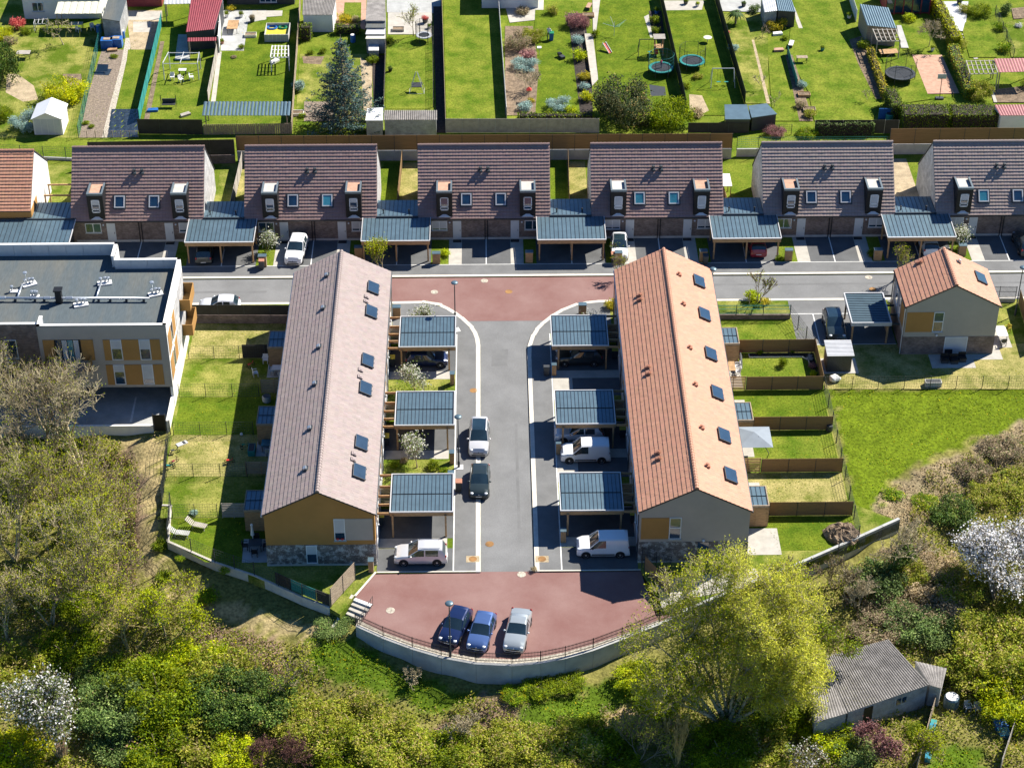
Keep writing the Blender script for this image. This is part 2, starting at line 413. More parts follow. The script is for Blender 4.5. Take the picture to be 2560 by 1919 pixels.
def terrain(x, y):
 x = np.atleast_1d(np.asarray(x, float)); y = np.atleast_1d(np.asarray(y, float))
 d2 = (x[:, None] - _cp[None, :, 0]) ** 2 + (y[:, None] - _cp[None, :, 1]) ** 2 + .6
 k = d2 ** -1.6
 z = (k * _cp[None, :, 2]).sum(1) / k.sum(1)
 bump_ = .10 * np.sin(x * .9 + 1.3 * np.sin(y * .6)) * np.sin(y * .8 + np.sin(x * .5)) * np.clip(-z / 1.5, 0, 1)
 return np.minimum(z + bump_, -.012)
def tz(x, y): return float(terrain(x, y)[0])
def gt(x, y):
 """ground point seen at a pixel, on the sloping terrain"""
 z = -1.0
 for _ in range(6):
  p = g(x, y, z); z = tz(*p)
 return Vector((p[0], p[1], z))
def inpoly(xs, ys, poly):
 r = np.zeros(len(xs), bool); n = len(poly)
 for i in range(n):
  x1, y1 = poly[i]; x2, y2 = poly[(i + 1) % n]
  c = ((y1 > ys) != (y2 > ys)) & (xs < (x2 - x1) * (ys - y1) / ((y2 - y1) or 1e-9) + x1)
  r ^= c
 return r
# coloured zones of the open ground (what grows or lies there)
ZONES = [
 ('path', PX([(300, 1088), (405, 1095), (400, 1200), (385, 1300), (395, 1390), (470, 1440), (600, 1485), (740, 1535), (835, 1540), (830, 1560), (780, 1575), (640, 1540), (500, 1490), (390, 1430), (345, 1380), (340, 1250), (350, 1150), (310, 1120)])),
 ('bramble', PX([(240, 1130), (330, 1110), (352, 1180), (345, 1300), (335, 1420), (300, 1480), (270, 1400), (300, 1250)])),
 ('bramble', PX([(460, 1500), (560, 1530), (680, 1570), (720, 1640), (700, 1700), (600, 1660), (500, 1580)])),
 ('bramble', PX([(1230, 1700), (1330, 1710), (1300, 1800), (1150, 1850), (1050, 1820), (1100, 1740)])),
 ('straw', PX([(1500, 1700), (1640, 1680), (1700, 1720), (1640, 1790), (1510, 1760)])),
 ('lush', PX([(780, 1560), (890, 1575), (1000, 1640), (1150, 1680), (1180, 1700), (1080, 1720), (960, 1700), (820, 1660), (770, 1610)])),
 ('lush', PX([(1290, 1700), (1420, 1690), (1560, 1640), (1600, 1680), (1500, 1740), (1380, 1790), (1280, 1770)])),
 ('lush', PX([(2345, 1778), (2480, 1798), (2465, 1935), (2312, 1935)])), ('lush', PX([(215, 1935), (250, 1880), (330, 1862), (345, 1900), (330, 1935)])),
 ('meadow', PX([(2075, 975), (2700, 960), (2700, 1030), (2540, 1050), (2400, 1110), (2300, 1150), (2220, 1200), (2200, 1250), (2170, 1300), (2130, 1290), (2110, 1180)])),
 ('litter', PX([(2560, 1050), (2420, 1120), (2300, 1165), (2200, 1220), (2190, 1290), (2300, 1300), (2420, 1230), (2600, 1120)])),
 ('bramble', PX([(2100, 1450), (2260, 1330), (2330, 1320), (2300, 1420), (2200, 1470)])),
]
ZC = {'base': (.19, .185, .055), 'path': (.36, .30, .15), 'bramble': (.24, .175, .12), 'straw': (.36, .28, .165), 'lush': (.08, .135, .012), 'meadow': (.115, .168, .010), 'litter': (.26, .215, .13)}
def grid_mesh():
 xs = np.concatenate([[-420, -260, -160, -110], np.arange(-82, 82.01, .6), [110, 160, 260, 420]])
 ys = np.concatenate([[-300, -180, -120, -90], np.arange(-72, 16, .6), [30, 60, 100, 160, 260, 420]])
 X, Y = np.meshgrid(xs, ys); x, y = X.ravel(), Y.ravel()
 z = np.concatenate([terrain(x[i:i + 8000], y[i:i + 8000]) for i in range(0, len(x), 8000)])
 me = bpy.data.meshes.new('ground')
 nx, ny = len(xs), len(ys)
 i = (np.arange(ny - 1)[:, None] * nx + np.arange(nx - 1)[None, :]).ravel()
 fc = np.stack([i, i + 1, i + nx + 1, i + nx], 1)
 me.from_pydata(np.stack([x, y, z], 1).tolist(), [], fc.tolist())
 c = np.tile(np.array([*ZC['base'], 1.0]), (len(x), 1))
 jx, jy = x + rng.normal(0, .35, len(x)), y + rng.normal(0, .35, len(y))
 for nme, pl in ZONES: c[inpoly(jx, jy, pl), :3] = ZC[nme]
 ca = me.color_attributes.new('Col', 'FLOAT_COLOR', 'POINT'); ca.data.foreach_set('color', c.ravel())
 me.polygons.foreach_set('use_smooth', [True] * len(fc))
 me.materials.append(mat('wild_ground', (.75, .75, .7), .95, 0, .7, rgb2=(1.35, 1.25, 1.2), col=True, bump=1, bscale=6, fine=.4, fscale=4, detail=8, lo=.3, hi=.7, spec=.05))
 return struct(put('ground', me))
grid_mesh()
def sheet(name, pts, z, m, skirt=.0, holes=None):
 mb = MB(); mb.prism(pts, z - max(skirt, .001), z, 0)
 return struct(mb.build(name, m))
NB = 18.385   # north edge of the carriageway
KIN_L = [(-11.6, 13.97), (-8.24, 14.03), (-6.99, 13.65), (-6.08, 12.92), (-5.22, 12.02), (-4.37, 10.87), (-3.7, 9.76), (-3.25, 8.57), (-3.0, 7.39), (-2.92, 6.2), (-2.92, -26.3)]
KIN_R = [(10.6, 13.98), (8.79, 13.95), (7.42, 13.74), (6.15, 13.25), (4.99, 12.46), (3.89, 11.36), (3.07, 10.27), (2.43, 9.23), (1.85, 7.6), (1.56, 6.2), (1.49, 4.5), (1.5, -26.3)]
def offs(pl, d):
 out = []
 for i, p in enumerate(pl):
  a = Vector(pl[max(i - 1, 0)]); b = Vector(pl[min(i + 1, len(pl) - 1)]); t = (b - a).normalized()
  out.append((p[0] + t.y * d, p[1] - t.x * d))
 return out
# carriageway (10 cm below the pavements)
sheet('road', [(-95, 13.3), (95, 13.3), (95, 18.8), (-95, 18.8)], -.104, 'road')
sheet('street', [(-12, -26.4), (11, -26.4), (11, 14.2), (-12, 14.2)], -.100, 'road')
sheet('red_crossing', [(-12.2, 13.2), (-11.6, 10.62), (11, 10.55), (11, 13.2), (10.6, 18.5), (-12.2, 18.5)], -.094, 'red')
GARDEN_SW = [(-95, 13.97)] + KIN_L + PX([(935, 1432), (886, 1490), (850, 1535), (827, 1521), (700, 1468), (560, 1411), (420, 1354), (427, 1262), (404, 1261), (412, 1192), (422, 1075), (388, 1075), (250, 1073)]) + [(-95, -8)]
sheet('garden_ground', GARDEN_SW, 0, 'lawnmix', .9)
LOT_W = PX([(2250, 1303), (2120, 1362), (1992, 1418), (1880, 1463), (1772, 1508), (1708, 1535)])
GARDEN_SE = [(95, 13.97)] + KIN_R + [(10.2, -26.22)] + PX([(1662, 1528)]) + list(reversed(LOT_W)) + PX([(2140, 1262), (2110, 1180), (2075, 985), (2092, 962), (2700, 955)]) + [(95, 0)]
sheet('garden_terrace', GARDEN_SE, 0, 'lawnmix', .9)
sheet('verge', [(-95, NB), (95, NB), (95, 100), (-95, 100)], 0, 'lawn', .2)
# end of the street: red turning place
LOT = [(-11.47, -26.2), (10.19, -26.22)] + PX([(1640, 1538)]) + [g(x, y - 9) for x, y in reversed(WALL_PX[:12])] + PX([(893, 1560), (932, 1507), (886, 1490)])
sheet('turning_place', LOT, -.09, 'red', .6)
# pebble strip along the wall and kerbs
def ribbon(name, a, b, z, m, h=.0):
 mb = MB()
 for i in range(len(a) - 1):
  if h: mb.hexa([(*a[i], z - h), (*b[i], z - h), (*b[i + 1], z - h), (*a[i + 1], z - h), (*a[i], z), (*b[i], z), (*b[i + 1], z), (*a[i + 1], z)])
  else: mb.quad((*a[i], z), (*b[i], z), (*b[i + 1], z), (*a[i + 1], z))
 return struct(mb.build(name, m))
inner = [g(x + (6 if i == 0 else 0), y - (19 if i < 9 else 15)) for i, (x, y) in enumerate(WALL_PX[:11])]
outer = [g(x, y - 3) for x, y in WALL_PX[:11]]
ribbon('pebble_strip', outer, inner, -.05, 'pebble', .05)
def kerb_row(name, line, wd, z0, z1, m='kerb', step=1.0, parent=None):
 """a run of kerbstones, each a stone of its own"""
 root = struct(put(name, None));
 pts = [Vector(p) for p in line]
 acc = [0]
 for i in range(1, len(pts)): acc.append(acc[-1] + (pts[i] - pts[i - 1]).length)
 def at(d):
  d = max(0, min(acc[-1], d))
  for i in range(1, len(pts)):
   if d <= acc[i] + 1e-9:
    t = (d - acc[i - 1]) / max(1e-9, acc[i] - acc[i - 1]); p = pts[i - 1].lerp(pts[i], t); dr = (pts[i] - pts[i - 1]).normalized()
    return p, dr
 n = max(1, int(round(acc[-1] / step))); sl = acc[-1] / n
 for k in range(n):
  p, dr = at((k + .5) * sl)
  o = put('kerbstone', ubox(m), root, (p.x, p.y, (z0 + z1) / 2), math.atan2(dr.y, dr.x), (sl - .015 + .04, wd, z1 - z0 + random.uniform(0, .006)))
 return root
kl = offs(KIN_L, .205); kr = offs(KIN_R, -.205)
kerb_row('kerb', kl, .40, -.12, .018)
kerb_row('kerb', kr, .38, -.12, .018)
kerb_row('kerb', [(-60, 18.56), (60, 18.56)], .34, -.12, .018)
kerb_row('kerb', [(-34, 13.80), (-20.6, 13.80)], .34, -.12, .018)
kerb_row('kerb', [(19.2, 13.80), (60, 13.80)], .34, -.12, .018)
# pavements and driveways
def flat(name, pts, z, m): return sheet(name, pts, z, m)
flat('pavement', [(-60, 18.74), (60, 18.74), (60, 20.58), (-60, 20.58)], .010, 'pave')
def strip_between(line, xedge, y0, name):
 pts = [p for p in line if p[1] <= 13.9]
 poly = pts + [(xedge, pts[-1][1]), (xedge, y0)]
 return flat(name, poly, .010, 'pave')
li = offs(KIN_L, .405); ri = offs(KIN_R, -.39)
flat('pavement', [(-11.4, 13.62)] + li[1:] + [(-5.17, -26.3), (-5.17, 8.2), (-11.4, 8.2)], .010, 'pave')
flat('pavement', [(9.7, 13.58)] + ri[1:] + [(3.73, -26.3), (3.73, 8.2), (9.7, 8.2)], .010, 'pave')
flat('line_marking', [(-60, 20.58), (60, 20.58), (60, 20.66), (-60, 20.66)], .016, 'paint')
flat('line_marking', [(-5.22, -26.15), (-5.12, -26.15), (-5.12, 8.2), (-5.22, 8.2)], .018, 'paint')
flat('line_marking', [(3.68, -26.15), (3.78, -26.15), (3.78, 8.2), (3.68, 8.2)], .018, 'paint')
flat('line_marking', [(-11.4, -26.32), (-2.95, -26.32), (-2.95, -26.18), (-11.4, -26.18)], .022, 'kerb')
flat('line_marking', [(1.5, -26.32), (10.2, -26.32), (10.2, -26.18), (1.5, -26.18)], .022, 'kerb')
flat('line_marking', PX([(938, 1428), (942, 1430), (890, 1490), (885, 1488)]), .022, 'kerb')
# manholes and access plates
def manhole(px, py, z, r=.38, m='drive', sq=False):
 p = g(px, py)
 mb = MB()
 if sq: mb.box(-.55, .55, -.4, .4, 0, .008, 0); mb.lathe([(.34, .008), (.34, .016), (0, .016)], n=16, m=1)
 else: mb.lathe([(r, 0), (r, .008), (r - .07, .012), (r - .09, .006), (0, .006)], n=18)
 o = mb.build('manhole_cover', [M['earth'] if sq else M['rust'] if m == 'rust' else M['pebble'], M['rust']], None, loc=(*p, z))
 return o
for i, (x, y, z, s_, lab) in enumerate(((1086, 728, -.09, 0, 'round manhole cover in red asphalt beside the left lamp post'), (1211, 700, -.09, 0, 'round manhole cover in red asphalt at the north kerb'), (1272, 727, -.09, 0, 'round manhole cover in the middle of the red crossing'), (1224, 1357, -.09, 0, 'round manhole cover in grey street near silver people carrier'),
  (1184, 976, .012, 0, 'orange painted gully cover on pavement by upper lawn'), (1182, 1397, .012, 1, 'square access plate at pavement end near silver people carrier'), (1355, 1397, .012, 1, 'square access plate at pavement end near white vans'), (1304, 1433, -.085, 0, 'round manhole cover at top of red turning place'), (976, 1523, -.085, 0, 'small round cover in red turning place near steps'),
  (2182, 721, -.098, 0, 'round orange manhole cover in road near detached house'), (2172, 691, -.098, 0, 'grey round manhole cover by north kerb near detached house'))):
 tag(manhole(x, y, z, .36, 'rust' if i in (2, 3, 4, 9) else 'x', s_), lab, 'manhole')
# ---- retaining wall with railing round the turning place
rw = thing('retaining_wall', 'curved grey concrete retaining wall below the red turning place', 'wall')
mbs = []
acc = 0
for i in range(len(WALL) - 1):
 a, b = Vector(WALL[i]), Vector(WALL[i + 1]); n = max(1, round((b - a).length / 2.1))
 t = (b - a).normalized(); nrm = Vector((-t.y, t.x)) * .26
 for k in range(n):
  p, q = a.lerp(b, k / n), a.lerp(b, (k + 1) / n)
  p2, q2 = p + t * .012, q - t * .012
  zb = min(tz(*p), tz(*q)) - .6
  top = .05 if i < 11 else .28
  mb = MB().hexa([(p2.x, p2.y, zb), (q2.x, q2.y, zb), (q2.x + nrm.x, q2.y + nrm.y, zb), (p2.x + nrm.x, p2.y + nrm.y, zb), (p2.x, p2.y, top), (q2.x, q2.y, top), (q2.x + nrm.x, q2.y + nrm.y, top), (p2.x + nrm.x, p2.y + nrm.y, top)])
  mb.build('wall_panel', 'concgrey', rw)

for y0, y1, m_ in ((4.5, 10.2, 'lawndry'), (-1.6, 4.4, 'lawnmix'), (-7.4, -1.7, 'lawnlush'), (-13.4, -7.5, 'lawndry'), (-19, -13.5, 'lawnmix'), (-24.8, -19.1, 'lawnlush')):
 sheet('lawn', [(-30.4 if y1 > -8 else -30.1 if y1 > -15 else -28.9, y0 if y0 > -24 else -22.1), (-25.6, y0), (-20.5, y0), (-20.5, y1), (-30.4 if y1 > -8 else -30.1 if y1 > -15 else -28.9, y1)], .005, m_)
for y0, y1, m_ in ((4.75, 10.3, 'lawn'), (-1.2, 4.6, 'lawn'), (-7.35, -1.35, 'lawnlush'), (-13.45, -7.5, 'lawn'), (-19.4, -13.6, 'lawndry'), (-24, -19.6, 'lawnlush')):
 sheet('lawn', [(19.1, y0), (28.5 if y0 > -20 else 26.6, y0), (28.5, max(y0, -22.5)), (28.5, y1), (19.1, y1)] if y0 < -20 else [(19.1, y0), (28.5, y0), (28.5, y1), (19.1, y1)], .005, m_)
sheet('lawn', [(28.8, -1.2), (48.9, -1.5), (48.9, 5.9), (28.8, 5.9)], .005, 'lawndry')

# repairs in the asphalt
for pts, m_ in (([(-1.9, 3.0), (-.4, 3.1), (-.3, 5.8), (-1.8, 5.7)], 'pave'), ([(-60, 15.9), (-24, 15.9), (-24, 16.25), (-60, 16.25)], 'pave'), ([(20, 16.6), (60, 16.6), (60, 16.9), (20, 16.9)], 'pave'), ([(0.2, -22), (.45, -22), (.4, -6), (.15, -6)], 'pave')): sheet('asphalt_repair', pts, -.097, m_)
# ------------------------------------------------------------------ roofs and houses
def tile_slope(o, u, v, n, W, L, rows, cols, name='tiles', mat_='tiledark', seed=1, tint=.028, lip=.105):
 """real overlapping tiles on one roof slope: o corner at the eave, u along it, v up the slope, n outwards"""
 r = np.random.default_rng(seed)
 o, u, v, n = [np.array(k, float) for k in (o, u, v, n)]
 cw, ch = W / cols, L / rows
 i, j = np.meshgrid(np.arange(cols), np.arange(rows)); i, j = i.ravel(), j.ravel()
 u0, u1 = i * cw + .004, (i + 1) * cw - .004
 v0, v1 = j * ch - .035, (j + 1) * ch
 t = lip + r.normal(0, .004, len(i))
 def P(a, b, c): return o + np.outer(a, u) + np.outer(b, v) + np.outer(c, n)
 um = (u0 + u1) / 2
 z = np.zeros(len(i)); hi = t + .004
 V = np.stack([P(u0, v0, z), P(um, v0, z), P(u1, v0, z), P(u0, v0, t), P(um, v0, hi), P(u1, v0, t), P(u0, v1, z + .008), P(um, v1, z + .012), P(u1, v1, z + .008)], 1).reshape(-1, 3)
 b = np.arange(len(i)) * 9
 F_ = np.concatenate([np.stack([b + 3, b + 4, b + 7, b + 6], 1), np.stack([b + 4, b + 5, b + 8, b + 7], 1), np.stack([b, b + 1, b + 4, b + 3], 1), np.stack([b + 1, b + 2, b + 5, b + 4], 1)])
 me = bpy.data.meshes.new(name)
 me.from_pydata(V.tolist(), [], F_.tolist())
 c = np.clip(1 + r.normal(0, tint, (len(i), 1)) + r.normal(0, .015, (len(i), 3)), .6, 1.5)
 c = np.repeat(np.concatenate([c, np.ones((len(i), 1))], 1), 9, 0)
 ca = me.color_attributes.new('Col', 'FLOAT_COLOR', 'POINT'); ca.data.foreach_set('color', c.ravel())
 me.materials.append(M[mat_])
 return me
def ridge_mesh(mat_, L=.40):
 mb = MB()
 prof = [(-.19, -.04), (-.14, .10), (0, .17), (.14, .10), (.19, -.04)]
 for k in range(4):
  (a, b), (c, d) = prof[k], prof[k + 1]
  mb.quad((0, a, b), (L, a * .85, b * .85 - .01), (L, c * .85, d * .85 - .01), (0, c, d), 0, (1, 1, 1))
 mb.poly([(0, *p) for p in reversed(prof)]); mb.c[-1] = (.8, .8, .8)
 return mb.mesh('ridge_tile', mat_)
def ridge_row(parent, a, b, mat_, step=.40):
 a, b = Vector(a), Vector(b); d = b - a; n = round(d.length / step); me = ridge_mesh(mat_, d.length / n)
 rz = math.atan2(d.y, d.x)
 for k in range(n): put('ridge_tile', me, parent, a + d * (k / n), rz)
def gable_house(root, x0, x1, y0, y1, ze, zr, axis, tile, rows, cols, wallm, gablem=None, over=.12, seed=1, rstep=.40, skip=()):
 """walls and tiled gable roof, in the coordinates of root; the ridge runs along axis"""
 mb = MB()
 gm = gablem if gablem is not None else 0
 if axis == 'y':
  xm = (x0 + x1) / 2
  mb.quad((x0, y1, 0), (x0, y0, 0), (x0, y0, ze), (x0, y1, ze)); mb.quad((x1, y0, 0), (x1, y1, 0), (x1, y1, ze), (x1, y0, ze))
  mb.poly([(x0, y0, 0), (x1, y0, 0), (x1, y0, ze), (xm, y0, zr), (x0, y0, ze)]); mb.poly([(x1, y1, 0), (x0, y1, 0), (x0, y1, ze), (xm, y1, zr), (x1, y1, ze)])
 else:
  ym = (y0 + y1) / 2
  mb.quad((x0, y0, 0), (x1, y0, 0), (x1, y0, ze), (x0, y0, ze)); mb.quad((x1, y1, 0), (x0, y1, 0), (x0, y1, ze), (x1, y1, ze))
  mb.poly([(x1, y0, 0), (x1, y1, 0), (x1, y1, ze), (x1, ym, zr), (x1, y0, ze)], 1); mb.poly([(x0, y1, 0), (x0, y0, 0), (x0, y0, ze), (x0, ym, zr), (x0, y1, ze)], 1)
 wall = mb.build('wall', wallm, root)
 # roof deck with thickness
 half = (x1 - x0) / 2 if axis == 'y' else (y1 - y0) / 2
 k = (zr - ze) / half; th = .14
 e = over
 mb = MB()
 if axis == 'y':
  xm = (x0 + x1) / 2; A0, A1 = x0 - e, x1 + e; za = ze - e * k; Y0, Y1 = y0 - .09, y1 + .09
  for s_, xe in ((1, A0), (-1, A1)):
   p = [(xe, Y0, za), (xm, Y0, zr), (xm, Y1, zr), (xe, Y1, za)]
   if s_ < 0: p = [p[1], p[0], p[3], p[2]]
   mb.hexa([(*q[:2], q[2] + .02) for q in p] + [(*q[:2], q[2] + th) for q in p])
  W = Y1 - Y0; Ls = math.hypot(xm - A0, zr - za)
  sl = math.atan2(zr - za, xm - A0); cs, sn = math.cos(sl), math.sin(sl)
  S_ = [((A0, Y1, za + th), (0, -1, 0), (cs, 0, sn), (-sn, 0, cs)), ((A1, Y0, za + th), (0, 1, 0), (-cs, 0, sn), (sn, 0, cs))]
  rid = ((xm, Y0, zr + th + .02), (xm, Y1, zr + th + .02))
 else:
  ym = (y0 + y1) / 2; A0, A1 = y0 - e, y1 + e; za = ze - e * k; X0, X1 = x0 - .06, x1 + .06
  for s_, ye in ((1, A0), (-1, A1)):
   p = [(X0, ye, za), (X1, ye, za), (X1, ym, zr), (X0, ym, zr)]
   if s_ < 0: p = [p[3], p[2], p[1], p[0]]
   mb.hexa([(*q[:2], q[2] + .02) for q in p] + [(*q[:2], q[2] + th) for q in p])
  W = X1 - X0; Ls = math.hypot(ym - A0, zr - za); sl = math.atan2(zr - za, ym - A0); cs, sn = math.cos(sl), math.sin(sl)
  S_ = [((X0, A0, za + th), (1, 0, 0), (0, cs, sn), (0, -sn, cs)), ((X1, A1, za + th), (-1, 0, 0), (0, -cs, sn), (0, sn, cs))]
  rid = ((X1, ym, zr + th + .02), (X0, ym, zr + th + .02))
 roof = mb.build('roof', 'dark', root)
 for q, (o, u, v, n) in enumerate(S_):
  put('roof_tiles', tile_slope(o, u, v, n, W, Ls, rows, cols, 'roof_tiles', tile, seed + q, lip=.078 if axis == 'x' else .05, tint=.02 if axis == 'x' else .028), roof, kind='stuff')
 ridge_row(roof, *rid, tile, rstep)
 return wall, roof, (za + th, k)
def window(root, x0, x1, y, z0, z1, fm='pvc', pane='glass', mull=0, d=-1, blind=0.0, name='window', sill=True):
 """window set in a wall that faces d along y"""
 fr = MB(); t = .07
 a, b = (y - .05, y + .03) if d < 0 else (y - .03, y + .05)
 for q in ((x0, x1, z0, z0 + t), (x0, x1, z1 - t, z1), (x0, x0 + t, z0 + t, z1 - t), (x1 - t, x1, z0 + t, z1 - t)): fr.box(q[0], q[1], a, b, q[2], q[3])
 for k in range(mull):
  xm = x0 + (x1 - x0) * (k + 1) / (mull + 1); fr.box(xm - .04, xm + .04, a + .004, b, z0 + t, z1 - t)
 o = fr.build(name, fm, root)
 p0, p1 = (a + .025, a + .035) if d < 0 else (b - .035, b - .025)
 n = mull + 1
 for k in range(n):
  xa = x0 + (x1 - x0) * k / n + t * .6; xb = x0 + (x1 - x0) * (k + 1) / n - t * .6
  piece('pane', pane, o, xa, xb, p0, p1, z0 + t * .6, z1 - t * .6)
 if blind:
  q0, q1 = (a + .008, a + .02) if d < 0 else (b - .02, b - .008)
  piece('blind', 'blind', o, x0 + t, x1 - t, q0, q1, z1 - t - (z1 - z0 - 2 * t) * blind, z1 - t)
 if sill: piece('sill', 'plinth', o, x0 - .06, x1 + .06, a - .09 if d < 0 else b - .02, a + .02 if d < 0 else b + .09, z0 - .06, z0 - .004)
 return o
def windowx(root, x, y0, y1, z0, z1, fm='pvc', pane='glass', mull=0, d=1, blind=0.0, name='window'):
 fr = MB(); t = .07
 a, b = (x - .03, x + .05) if d > 0 else (x - .05, x + .03)
 for q in ((y0, y1, z0, z0 + t), (y0, y1, z1 - t, z1), (y0, y0 + t, z0 + t, z1 - t), (y1 - t, y1, z0 + t, z1 - t)): fr.box(a, b, q[0], q[1], q[2], q[3])
 o = fr.build(name, fm, root)
 piece('pane', pane, o, x - .02, x + .02, y0 + t * .6, y1 - t * .6, z0 + t * .6, z1 - t * .6)
 if blind: piece('blind', 'blind', o, x - .03, x + .035, y0 + t, y1 - t, z1 - t - (z1 - z0 - 2 * t) * blind, z1 - t)
 return o
def door(root, x0, x1, y, z0, z1, m='doorp', d=-1):
 o = piece('door', m, root, x0, x1, y - .045, y + .02, z0, z1) if d < 0 else piece('door', m, root, x0, x1, y - .02, y + .045, z0, z1)
 h = MB().box(-.02, .02, -.06, 0, -.09, .09).build('handle', 'dark', None)
 h.parent = root; h.location = (x1 - .12, y - .045, z0 + 1.0)
 h.name = 'door_handle'
 return o
def skylight(root, cx, v0, y0, ze, k, w=1.05, L=1.25, pane='glass', name='skylight'):
 """roof window on the front slope (facing -y)"""
 sl = math.atan(k); o = put(name, None, root, (cx, v0, ze + (v0 - y0) * k + .30), (sl, 0, 0))
 fr = MB(); t = .11
 for q in ((-w / 2, w / 2, 0, t), (-w / 2, w / 2, L - t, L), (-w / 2, -w / 2 + t, t, L - t), (w / 2 - t, w / 2, t, L - t)): fr.box(q[0], q[1], q[2], q[3], 0, .09)
 fr.build('frame', 'zincedge', o)
 MB().box(-w / 2 - .12, w / 2 + .12, -.14, L + .10, -.15, .03).build('flashing', 'dark', o)
 MB().box(-w / 2 + t * .8, w / 2 - t * .8, t * .8, L - t * .8, .035, .055).build('pane', pane, o)
 return o
HX = [-37.71, -20.12, -2.48, 15.17, 32.70, 50.32]
HY0, HY1, HZE, HZR, HW = 25.45, 35.65, 2.60, 8.05, 6.69
HK = (HZR - HZE) / ((HY1 - HY0) / 2)
ROWLAB = ['leftmost row house with purple-brown tiles beside the flat-roofed block', 'second row house from left, white car parked before its door', 'third row house from left, behind the red crossing', 'fourth row house, just behind the terracotta terrace', 'fifth row house from left, pale grey-brown tiles', 'rightmost row house, cut by the picture edge']
DORM = [('blind', .4, .5), ('blind', .5, .35), ('glass', .0, .0), ('x', 1, 1), ('y', .45, 1), ('z', .5, .9)]
def row_house(i):
 root = thing('row_house', ROWLAB[i], 'house', (HX[i], 0, 0), 0, 'row houses along the cross street')
 tile = 'tiledark' if i < 4 else 'tilesheen'  # right-hand roofs get the tile with the sheen coloured in
 gable_house(root, -HW, HW, HY0, HY1, HZE, HZR, 'x', tile, 22, 42, ['brick', 'bricklt'], over=.15, seed=20 + i * 2, rstep=.40)
 c = .17
 piece('plinth', 'plinth', root, -HW + .3, HW - .3, HY0 - .035, HY0 + .05, -.1, .24)
 # skylights
 pc = [('glass', 'glass'), ('glass', 'glassteal'), ('glass', 'glass'), ('glassteal', 'glassteal'), ('glass', 'glass'), ('glassteal', 'glass')][i]
 skylight(root, c - 1.98, 26.12, HY0, HZE, HK, pane=pc[0]); skylight(root, c + 1.52, 26.12, HY0, HZE, HK, pane=pc[1])
 for s_, cx in ((0, c - 4.2), (1, c + 4.25)):
  d = put('dormer', None, root, (cx, HY0, 0))
  w, zt, dep = .80, 5.72, 2.35
  mb = MB()
  mb.box(-w + .02, w - .02, -.06, .10, 2.75, zt - .16)                     # front
  mb.quad((-w, -.06, 2.7), (-w, dep + .5, 2.7), (-w, dep + .5, zt - .12), (-w, -.06, zt - .12)); mb.quad((w, dep + .5, 2.7), (w, -.06, 2.7), (w, -.06, zt - .12), (w, dep + .5, zt - .12))
  mb.build('dormer_wall', 'black', d)
  MB().box(-w + .16, w - .16, .12, dep, zt - .35, zt - .30).build('dormer_roof', ['ochrepatio', 'plinth'][(i + s_) % 2], d)
  rim = MB()
  rim.box(-w, w, -.10, .13, zt - .22, zt); rim.box(-w, -w + .17, .13, dep - .2, zt - .22, zt - .003); rim.box(w - .17, w, .13, dep - .2, zt - .22, zt - .003)
  rim.build('dormer_rim', 'dormrim', d)
  fr = MB(); x0, x1, z0, z1 = -.42, .42, 3.50, 5.0
  for q in ((x0, x1, z0, z0 + .12), (x0, x1, z1 - .07, z1), (x0, x0 + .08, z0, z1), (x1 - .08, x1, z0, z1), (x0, x1, z0 + .36, z0 + .46)): fr.box(q[0], q[1], -.10, -.05, q[2], q[3])
  fr.build('window_frame', 'pvc', d)
  piece('window_pane', 'glass', d, x0 + .06, x1 - .06, -.075, -.062, z0 + .06, z1 - .05)
  bl = DORM[i][1 + s_]
  if bl: piece('window_blind', 'blind', d, x0 + .07, x1 - .07, -.088, -.078, z1 - .07 - bl * 1.28, z1 - .07)
  cn = MB(); cn.poly([(-.62, -.16, 2.74), (.62, -.16, 2.74), (0, .12, 3.02)]); cn.poly([(-.62, -.16, 2.70), (0, .12, 2.98), (.62, -.16, 2.70)]); cn.quad((-.62, -.16, 2.70), (.62, -.16, 2.70), (.62, -.16, 2.74), (-.62, -.16, 2.74))
  cn.v = [(x, y - .1, z + .08) for x, y, z in cn.v]; cn.build('lead_apron', 'zincedge', d)
  piece('sill_gutter', 'dark', d, -w, w, -.14, -.06, 2.62, 2.70)
 # roof vents
 for vx in (-.36, .42):
  vy = 28.66; vz = HZE + (vy - HY0) * HK + .12
  v = put('roof_vent', None, root, (vx, vy, vz))
  MB().lathe([(.10, 0), (.10, .36), (.17, .38), (.17, .50), (0, .52)], n=10).build('vent_pipe', 'dark', v)
  MB().box(-.2, .2, -.28, .15, .02, .18).build('vent_base', 'seam', v)
 # ground floor
 window(root, c - 5.55, c - 3.95, HY0, 1.12, 2.22, mull=1, blind=0 if i in (0, 1, 4) else .85)
 window(root, c + 3.95, c + 5.55, HY0, 1.12, 2.22, mull=1, blind=0 if i in (2,) else .8)
 for a in (-3.38, 2.52): door(root, c + a, c + a + .86, HY0, .1, 2.22)
 for a in (-3.70, 3.66):
  MB().ball((c + a, HY0 - .06, 2.05), .10, 8, 5).build('wall_lamp', 'pvc', root)
 for a in (-.10, .16): MB().tube([(c + a, HY0 - .07, .05), (c + a, HY0 - .07, 2.5)], .045, 6).build('downpipe', 'black', root)
 piece('gutter', 'dark', root, -HW - .05, HW + .05, HY0 - .26, HY0 - .12, 2.44, 2.55)
 for a, m_ in ((c - 3.38, 'black'), (c + 2.52, 'black')): piece('doormat', m_, root, a, a + .86, HY0 - .62, HY0 - .1, .012, .03)
 return root
for i in range(6): row_house(i)
